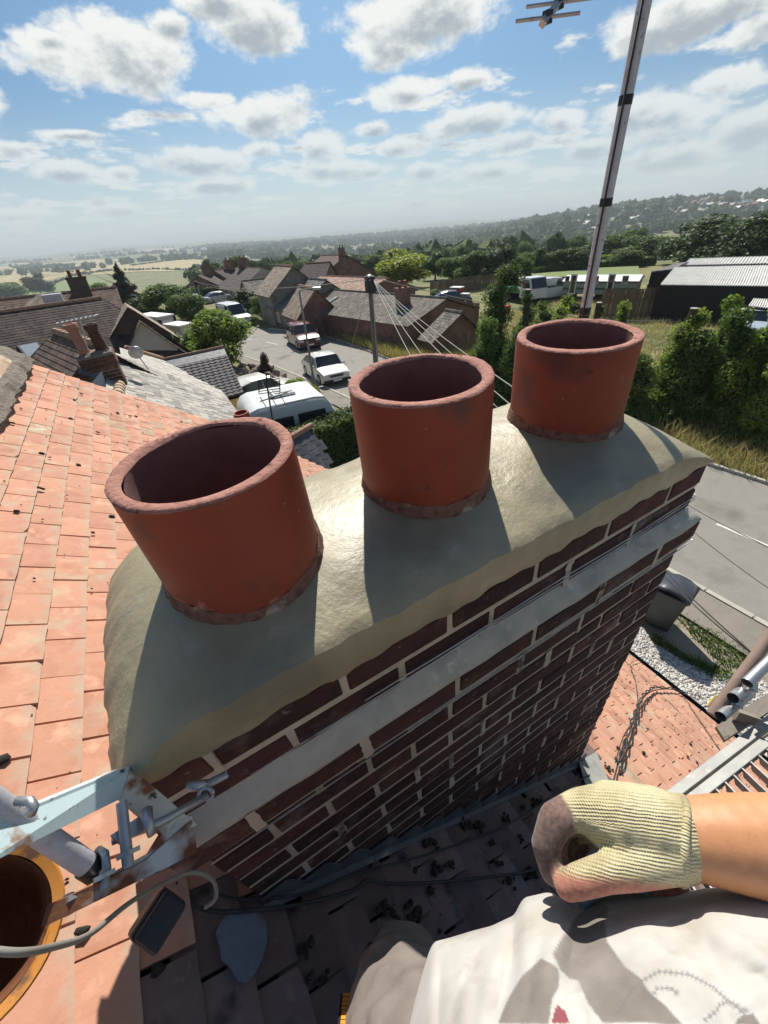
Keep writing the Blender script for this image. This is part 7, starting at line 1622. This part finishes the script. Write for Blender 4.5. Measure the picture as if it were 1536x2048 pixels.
# glove
idxf = [(P(1152, 1618, .520), .0165), (P(1112, 1640, .508), .0160), (P(1090, 1690, .505), .0125), (P(1104, 1742, .515), .0115), (P(1135, 1762, .53), .0105)]
midf = [(P(1150, 1625, .545), .0165), (P(1108, 1655, .540), .0155), (P(1100, 1705, .540), .0145), (P(1125, 1745, .548), .012)]
ringf = [(P(1160, 1640, .570), .016), (P(1122, 1672, .568), .015), (P(1118, 1712, .570), .0135), (P(1140, 1745, .572), .0115)]
litf = [(P(1180, 1660, .592), .0145), (P(1146, 1690, .592), .013), (P(1146, 1722, .592), .012), (P(1165, 1745, .592), .010)]
thumb = [(P(1335, 1712, .525), .021), (P(1268, 1732, .512), .0175), (P(1210, 1746, .502), .0145), (P(1158, 1762, .498), .0132), (P(1134, 1772, .502), .0112)]
palm = [[(P(1340, 1664, .535), .0325), (P(1300, 1655, .530), .0350), (P(1235, 1640, .525), .0330)], [(P(1235, 1640, .520), .031), (P(1168, 1620, .520), .0195)], [(P(1235, 1640, .54), .031), (P(1165, 1630, .545), .019)], [(P(1250, 1660, .56), .030), (P(1175, 1645, .570), .0175)], [(P(1280, 1668, .58), .027), (P(1195, 1662, .592), .0155)], [(P(1300, 1700, .545), .026), (P(1340, 1690, .54), .03)], [(P(1245, 1642, .524), .028), (P(1292, 1700, .530), .026)],
        [(P(1320, 1662, .534), .0335), (P(1350, 1670, .537), .0338)]]
gm = blob('glove', palm+[idxf, midf, ringf, litf, thumb], .0024, 6)
co = np.empty(len(gm.vertices)*3, np.float32); gm.vertices.foreach_get('co', co); co = co.reshape(-1, 3).astype(float)
def capd(V, ch):
    best = np.full(len(V), 9.)
    for (a, ra), (c, rc) in zip(ch[:-1], ch[1:]):
        a, c = np.array(a), np.array(c); ab = c-a; t_ = np.clip(((V-a) @ ab)/(ab @ ab), 0, 1); best = np.minimum(best, np.linalg.norm(V-(a+t_[:, None]*ab), axis=1)-(ra+(rc-ra)*t_))
    return best
dF = np.minimum.reduce([capd(co, [(c[1][0].lerp(c[0][0], .05), c[1][1])]+c[2:]) for c in (idxf, midf, ringf, litf)]); dP = np.minimum.reduce([capd(co, c) for c in palm])
nz_ = np.sin(co[:, 0]*310)*np.sin(co[:, 1]*270)*np.sin(co[:, 2]*290)*.004
px_, py_ = pwp(co); tl = np.interp(px_, [1100, 1150, 1200, 1260, 1340, 1400], [1735, 1745, 1748, 1752, 1764, 1775])
below = (py_-tl)/30; dT = capd(co, thumb)
lat = np.clip(.5+(dP-dF+nz_-.002)/.004, 0, 1); lat = np.where(dT < dF-.002, np.clip(below*1.6+nz_*60, 0, 1), lat)
hand_axis = np.array((P(1380, 1668, .535)-P(1180, 1640, .52)).normalized()); upv = np.cross(hand_axis, np.array(P(1250, 1650, .53)-Vector(CAM))); upv /= np.linalg.norm(upv); org_h = np.array(P(1300, 1660, .53))
row = ((co-org_h) @ upv)+.10*((co-org_h) @ hand_axis)**2/.05*np.sign((co-org_h) @ upv)*.3; colu = (co-org_h) @ hand_axis
thumb_pink = np.clip(1-np.abs(dT)/.01, 0, 1)*(lat > .5)
for nm, arr in (('latex', lat), ('row', row), ('along', colu), ('pink', np.where(dT < dF, 1., 0.))):
    a = gm.attributes.new(nm, 'FLOAT', 'POINT'); a.data.foreach_set('value', arr.astype(np.float32))
M_GLOVE = bpy.data.materials.new('knit_glove'); M_GLOVE.use_nodes = True; nt = M_GLOVE.node_tree; bs_ = nt.nodes['Principled BSDF']; L = nt.links.new
at_ = {k: N(nt, 'ShaderNodeAttribute', attribute_name=k) for k in ('latex', 'row', 'along', 'pink')}; fac = {k: v.outputs['Fac'] for k, v in at_.items()}
tcn = N(nt, 'ShaderNodeTexCoord'); n1 = N(nt, 'ShaderNodeTexNoise', i_2=22.0, i_3=6.0); L(tcn.outputs['Object'], n1.inputs['Vector']); n2 = N(nt, 'ShaderNodeTexNoise', i_2=260.0, i_3=6.0); L(tcn.outputs['Object'], n2.inputs['Vector'])
def ramp(fac_, cols):
    cr = N(nt, 'ShaderNodeValToRGB'); e = cr.color_ramp.elements
    for i, (p_, c) in enumerate(cols):
        q = e[i] if i < 2 else e.new(p_); q.position = p_; q.color = (*c, 1)
    L(fac_, cr.inputs[0]); return cr.outputs[0]
def mixc(a, c, f):
    q = N(nt, 'ShaderNodeMix', data_type='RGBA'); L(a, q.inputs[6]); L(c, q.inputs[7]); L(f, q.inputs[0]) if not isinstance(f, float) else None; return q.outputs[2]
knit = ramp(n1.outputs[0], [(.36, (.36,.29,.15)), (.5, (.52,.45,.25)), (.62, (.60,.54,.33))]); dirt = ramp(mth(nt, 'MULTIPLY_ADD', n2.outputs[0], .45, mth(nt, 'MULTIPLY', n1.outputs[0], .55)), [(.35, (.07,.045,.038)), (.5, (.16,.095,.078)), (.65, (.25,.17,.135))]); pink = ramp(mth(nt, 'MULTIPLY_ADD', n2.outputs[0], .5, mth(nt, 'MULTIPLY', n1.outputs[0], .5)), [(.4, (.42,.15,.10)), (.6, (.52,.24,.16))])
rowph = mth(nt, 'ADD', mth(nt, 'MULTIPLY', fac['row'], 2*pi/.0026), mth(nt, 'MULTIPLY', n1.outputs[0], 20.0)); rw = mth(nt, 'SINE', rowph); cw = mth(nt, 'SINE', mth(nt, 'ADD', mth(nt, 'MULTIPLY', fac['along'], 2*pi/.0022), mth(nt, 'MULTIPLY', rowph, .5)))
kn = mth(nt, 'MULTIPLY_ADD', rw, .38, mth(nt, 'MULTIPLY_ADD', cw, .28, mth(nt, 'MULTIPLY', n2.outputs[0], 1.3))); dk = N(nt, 'ShaderNodeMapRange', clamp=True); dk.inputs[1].default_value = -.3; dk.inputs[2].default_value = .6; dk.inputs[3].default_value = .74; dk.inputs[4].default_value = 1.0; L(kn, dk.inputs[0])
km = N(nt, 'ShaderNodeMix', data_type='RGBA', blend_type='MULTIPLY'); km.inputs[0].default_value = 1; L(knit, km.inputs[6]); L(dk.outputs[0], km.inputs[7])
c_ = mixc(km.outputs[2], mixc(dirt, pink, fac['pink']), fac['latex']); L(c_, bs_.inputs['Base Color']); bs_.inputs['Roughness'].default_value = .9; bs_.inputs['Sheen Weight'].default_value = .25
bp = N(nt, 'ShaderNodeBump'); bp.inputs['Distance'].default_value = .0011; bp.inputs['Strength'].default_value = .8; hgt = mth(nt, 'MULTIPLY', kn, mth(nt, 'SUBTRACT', 1.04, fac['latex'])); L(hgt, bp.inputs['Height']); L(bp.outputs[0], bs_.inputs['Normal'])
gm.materials.clear(); gm.materials.append(M_GLOVE); place('glove', gm, person)
# rolled cuff
cc_ = P(1352, 1674, .537); axv = (P(1460, 1704, .55)-P(1340, 1660, .535)).normalized(); u1 = axv.cross(Vector((0, 0, 1))).normalized(); u2 = axv.cross(u1)
b = MB(); ring = [cc_+(u1*cos(a)*.0325+u2*sin(a)*.0332)+axv*(.004*sin(2*a+.5)) for a in np.linspace(0, 2*pi, 49)]; b.tube(ring, .0032, 8, cap=False); cuff = b.mesh('cuff', M_GLOVE, True)
for nm, val in (('latex', 0.), ('row', 0.), ('along', 0.), ('pink', 0.)): cuff.attributes.new(nm, 'FLOAT', 'POINT')
k_ = len(cuff.vertices); cuff.attributes['row'].data.foreach_set('value', np.repeat(np.linspace(0, .22, 49), 8).astype(np.float32)[:k_]); place('cuff', cuff, person)
# second gloved hand behind the shirt
g2 = blob('glove', [[(P(1185, 1800, .60), .017), (P(1225, 1795, .605), .021), (P(1275, 1795, .61), .020), (P(1330, 1800, .62), .024)], [(P(1330, 1768, .60), .022), (P(1290, 1775, .60), .018)]], .004, 5)
for nm in ('latex', 'row', 'along', 'pink'):
    a = g2.attributes.new(nm, 'FLOAT', 'POINT')
co2 = np.empty(len(g2.vertices)*3, np.float32); g2.vertices.foreach_get('co', co2); co2 = co2.reshape(-1, 3); g2.attributes['row'].data.foreach_set('value', (co2 @ hand_axis).astype(np.float32)); g2.attributes['along'].data.foreach_set('value', (co2 @ upv).astype(np.float32)); px2, py2 = pwp(co2.astype(float)); g2.attributes['latex'].data.foreach_set('value', (px2 > 1292).astype(np.float32)); g2.attributes['pink'].data.foreach_set('value', (px2 > 1285).astype(np.float32))
g2.materials.append(M_GLOVE); place('glove', g2, person)
b = MB(); b.tube([P(1165, 1812, .585), P(1180, 1795, .582), P(1215, 1782, .580), P(1260, 1775, .580), P(1288, 1780, .582), P(1295, 1795, .585)], .0042, 7); b.build('glove_hem', mat('turquoise_hem', [(.22,.36,.37), (.30,.45,.45)], 90, .9, 1, 200, .002), person, smooth=True)
# shirt: a sheet over the chest and belly, seen from above
xs_ = [812, 822, 832, 846, 858, 868, 900, 946, 985, 1034, 1050, 1098, 1120, 1143, 1175, 1204, 1270, 1342, 1414, 1536, 1700, 1850]; ys_ = [2120, 2070, 2020, 1965, 1925, 1892, 1884, 1870, 1860, 1837, 1803, 1792, 1802, 1826, 1824, 1810, 1799, 1798, 1785, 1783, 1800, 1840]
NU, NV = 340, 190
PX = np.linspace(812, 1850, NU+1); YS = np.interp(PX, xs_, ys_); kern = np.ones(5)/5; YS = np.convolve(np.pad(YS, 2, mode='edge'), kern, 'valid')
v_ = np.concatenate([[-.12, -.04], np.linspace(0, 1, NV-1)**1.35]); U, VV = np.meshgrid(PX, v_); YSg = np.interp(U, PX, YS); PY = YSg+np.clip(VV, 0, 1)*(2330-YSg)
dS = .60+.05*np.exp(-(U-812)/60); dB = .40+.10*np.exp(-(U-812)/150)+.00018*np.clip(U-1300, 0, None); vv = np.clip(VV, 0, 1)
Dg = dS-(dS-dB)*np.sqrt(vv*(2-vv))**1.15
def ridge(x0, y0, x1, y1, w_, a_):
    a_ = a_*.80; w_ = w_*.95
    ax, ay = x1-x0, y1-y0; L2 = ax*ax+ay*ay; t_ = np.clip(((U-x0)*ax+(PY-y0)*ay)/L2, -.1, 1.1); d_ = np.hypot(U-(x0+t_*ax), PY-(y0+t_*ay)); return a_*np.exp(-(d_/w_)**2)*np.sin(np.clip(t_*.83+.08, 0, 1)*pi)
for r_ in ((1045, 1815, 1000, 2060, 22, .012), (1010, 1870, 960, 2060, 20, -.010), (930, 1900, 935, 2100, 18, -.010), (885, 1900, 880, 2080, 14, .009), (1150, 1840, 1060, 2000, 26, -.012), (1100, 1860, 1040, 2080, 18, .008), (1330, 1830, 1480, 2000, 40, .012), (1400, 1830, 1560, 1960, 30, -.012), (1260, 1850, 1420, 2060, 34, -.008), (1480, 1900, 1600, 2060, 34, .012), (1180, 1920, 1330, 2080, 30, .007), (1440, 1960, 1520, 2100, 22, -.008), (1500, 1830, 1700, 1900, 30, .010), (965, 1900, 905, 2040, 12, .007), (1350, 1880, 1240, 2040, 24, .006), (1400, 1810, 1280, 1860, 16, -.005)):
    Dg = Dg+ridge(*r_)
Dg = Dg+.0009*np.sin(U*.045+PY*.03)*np.sin(PY*.052-U*.02)+.0003*np.sin(U*.13+PY*.05)*np.sin(PY*.11-U*.06)
dxy = (U-768)[..., None]/F*RT-(PY-1024)[..., None]/F*UP+fwd; dxy /= np.linalg.norm(dxy, axis=-1, keepdims=True)
W3 = CAM+dxy*Dg[..., None]; W3[0] = W3[2]+np.array([0, 0, -.22])+dxy[2]*.04; W3[1] = W3[2]+np.array([0, 0, -.05])+dxy[2]*.02
q = np.arange(NV)[:, None]*(NU+1)+np.arange(NU)[None]; q = q.ravel(); sm = npmesh('t_shirt', W3.reshape(-1, 3), np.stack([q, q+1, q+NU+2, q+NU+1], 1), [], True)
z7 = lambda pts: [(980+x/2.763, 1500+y/2.763) for x, y in pts]
LEAF = [z7([(625,868),(665,905),(640,985),(655,1090),(760,1230),(850,1300),(905,1385),(980,1450),(1060,1540),(640,1540),(560,1430),(500,1300),(440,1290),(380,1230),(355,1160),(400,1060),(500,930)]), z7([(300,1180),(365,1230),(375,1330),(350,1400),(330,1540),(60,1540),(120,1400),(200,1270)]), z7([(1400,1490),(1440,1480),(1480,1540),(1380,1540)])]
RED = z7([(375,1440),(415,1470),(440,1540),(345,1540)])
fx, fy = U.ravel(), PY.ravel()
def pip(P_):
    c = np.zeros(len(fx), bool); n = len(P_)
    for i in range(n):
        (x1, y1), (x2, y2) = P_[i], P_[(i+1) % n]
        with np.errstate(divide='ignore', invalid='ignore'): c ^= ((y1 > fy) != (y2 > fy)) & (fx < (x2-x1)*(fy-y1)/(y2-y1+1e-9)+x1)
    return c
def dline(P_, closed=False):
    best = np.full(len(fx), 1e9); arc = np.zeros(len(fx)); acc = 0; PP = P_+([P_[0]] if closed else [])
    for (x0, y0), (x1, y1) in zip(PP[:-1], PP[1:]):
        ax, ay = x1-x0, y1-y0; L2 = ax*ax+ay*ay; t_ = np.clip(((fx-x0)*ax+(fy-y0)*ay)/L2, 0, 1); d_ = np.hypot(fx-(x0+t_*ax), fy-(y0+t_*ay)); m_ = d_ < best; best[m_] = d_[m_]; arc[m_] = acc+t_[m_]*math.sqrt(L2); acc += math.sqrt(L2)
    return best, arc
leaf = np.zeros(len(fx)); dark = np.zeros(len(fx))
for Lf in LEAF:
    ins = pip(Lf); dl, ar = dline(Lf, True); leaf = np.maximum(leaf, np.clip(np.where(ins, .75+dl/8, .5-dl/3+.25*np.sin(ar*.9)), 0, 1)); dark = np.maximum(dark, np.clip(1-dl/(2.2+2.8*(np.sin(ar*.9) > .2)), 0, 1)*.55)
for arcp in (z7([(700,1514),(760,1400),(850,1310),(950,1258),(1100,1270),(1250,1350),(1330,1420),(1400,1460)]), z7([(850,1330),(900,1400),(930,1350),(1000,1340),(1040,1370)]), z7([(1180,1514),(1270,1440),(1340,1420),(1400,1480)])):
    dl, ar = dline(arcp); dark = np.maximum(dark, np.clip(1-dl/(2.5+6*(np.sin(ar*.62) > .1)), 0, 1)*.85)
for nm, arr in (('leaf', leaf), ('stitch', dark), ('red', pip(RED).astype(float))): a = sm.attributes.new(nm, 'FLOAT', 'POINT'); a.data.foreach_set('value', arr.astype(np.float32))
M_SHIRT = bpy.data.materials.new('printed_shirt'); M_SHIRT.use_nodes = True; nt = M_SHIRT.node_tree; bs_ = nt.nodes['Principled BSDF']; L = nt.links.new
tcn = N(nt, 'ShaderNodeTexCoord'); n1 = N(nt, 'ShaderNodeTexNoise', i_2=9.0, i_3=7.0); L(tcn.outputs['Object'], n1.inputs['Vector']); n2 = N(nt, 'ShaderNodeTexNoise', i_2=420.0, i_3=3.0); L(tcn.outputs['Object'], n2.inputs['Vector']); n3 = N(nt, 'ShaderNodeTexNoise', i_2=28.0, i_3=6.0); L(tcn.outputs['Object'], n3.inputs['Vector'])
cloth = ramp(n1.outputs[0], [(.38, (.40,.38,.345)), (.5, (.49,.475,.45)), (.66, (.43,.40,.345))]); sp2 = ramp(n3.outputs[0], [(.54, (1, 1, 1)), (.72, (.66, .59, .50))]); mm = N(nt, 'ShaderNodeMix', data_type='RGBA', blend_type='MULTIPLY'); mm.inputs[0].default_value = .6; L(cloth, mm.inputs[6]); L(sp2, mm.inputs[7])
gl_ = ramp(n3.outputs[0], [(.35, (.17,.15,.127)), (.65, (.24,.215,.185))]); dkc = ramp(n3.outputs[0], [(.3, (.13,.125,.13)), (.7, (.2,.19,.19))]); rdc = ramp(n3.outputs[0], [(.3, (.20,.05,.06)), (.7, (.30,.09,.10))])
A1 = {k: N(nt, 'ShaderNodeAttribute', attribute_name=k).outputs['Fac'] for k in ('leaf', 'stitch', 'red')}
c_ = mixc(mixc(mixc(mm.outputs[2], rdc, A1['red']), gl_, A1['leaf']), dkc, A1['stitch']); L(c_, bs_.inputs['Base Color']); bs_.inputs['Roughness'].default_value = .95; bs_.inputs['Sheen Weight'].default_value = .2
bp = N(nt, 'ShaderNodeBump'); bp.inputs['Distance'].default_value = .0005; bp.inputs['Strength'].default_value = .45; L(mth(nt, 'MULTIPLY_ADD', n3.outputs[0], .3, n2.outputs[0]), bp.inputs['Height']); L(bp.outputs[0], bs_.inputs['Normal'])
sm.materials.append(M_SHIRT); o = place('t_shirt', sm, person); so_ = o.modifiers.new('thickness', 'SOLIDIFY'); so_.thickness = .003
# trousers: thigh, knee and shin down to the tiles
M_TROU = mat('dusty_work_trousers', [(.15,.125,.11), (.215,.185,.165), (.18,.155,.14)], 12, .95, .6, 150, .0015, spots=[((.30,.26,.23), 18, .58, .72)])
kn_ = P(806, 1962, .92); sh_ = Vector(HTn @ np.array([kn_.x+.02, kn_.y-.06, 0])); low = HT @ Vector((.12, -.62, roofz(.12)+.10))
tm_ = blob('trousers', [[(P(900, 2250, .75), .105), (P(820, 2080, .84), .090), (kn_, .066)], [(kn_, .066), (Vector(kn_).lerp(low, .5), .058), (low, .055)], [(P(1300, 2300, .80), .115), (P(1100, 2200, .95), .095), (P(1080, 2080, 1.15), .075), (HT @ Vector((.5, -.75, roofz(.5)+.12)), .055)]], .008, 5)
co3 = np.empty(len(tm_.vertices)*3, np.float32); tm_.vertices.foreach_get('co', co3); co3 = co3.reshape(-1, 3); n3_ = np.empty(len(tm_.vertices)*3, np.float32); tm_.vertices.foreach_get('normal', n3_); n3_ = n3_.reshape(-1, 3)
wr = .003*np.sin(co3[:, 2]*95+co3[:, 0]*60)*np.sin(co3[:, 1]*38+co3[:, 0]*25)+.002*np.sin(co3[:, 0]*120-co3[:, 2]*70); tm_.vertices.foreach_set('co', (co3+n3_*wr[:, None]).ravel().astype(np.float32)); tm_.materials.append(M_TROU); place('trousers', tm_, person)
b = MB(); b.slab([P(738, 1905, .86), P(789, 1866, .86), P(854, 1906, .855), P(800, 1975, .82)], .004); 
b2 = MB()
a0, a1 = P(694, 1986, .86), P(688, 2070, .80)
for k in range(9):
    c0, c1 = a0.lerp(a1, k/9), a0.lerp(a1, (k+.8)/9); s2 = Vector(RT)*.0055; b2.add([c0-s2, c0+s2, c1+s2, c1-s2]+[v-Vector(UP)*0+Vector((0, 0, -.004)) for v in (c0-s2, c0+s2, c1+s2, c1-s2)], [(0, 1, 2, 3), (7, 6, 5, 4), (0, 4, 5, 1), (1, 5, 6, 2), (2, 6, 7, 3), (3, 7, 4, 0)])
o = b2.build('orange_tape', mat('orange_tape', [(.75,.30,.04)], 5, .5, .1), person); o['kind'] = 'stuff'
b = MB(); s2 = Vector(RT)*.009; b.add([a0-s2+Vector((0, 0, -.002)), a0+s2+Vector((0, 0, -.002)), a1+s2+Vector((0, 0, -.002)), a1-s2+Vector((0, 0, -.002)), a0-s2+Vector((0, 0, -.012)), a0+s2+Vector((0, 0, -.012)), a1+s2+Vector((0, 0, -.012)), a1-s2+Vector((0, 0, -.012))], [(0, 1, 2, 3), (7, 6, 5, 4), (0, 4, 5, 1), (1, 5, 6, 2), (2, 6, 7, 3), (3, 7, 4, 0)]); b.build('belt_strap', M_BLACK, person)
for (x, y) in ((.12, -.66), (.5, -.79)):
    c = HT @ Vector((x, y, roofz(x)+.055)); bm_ = blob('boot', [[(c, .045), (c+Vector((.02, .10, .0)), .042), (c+Vector((.03, .18, -.005)), .036)], [(c, .045), (c+Vector((0, -.01, .08)), .045)]], .006, 4); bm_.materials.append(M_BLACK); place('boot', bm_, person)
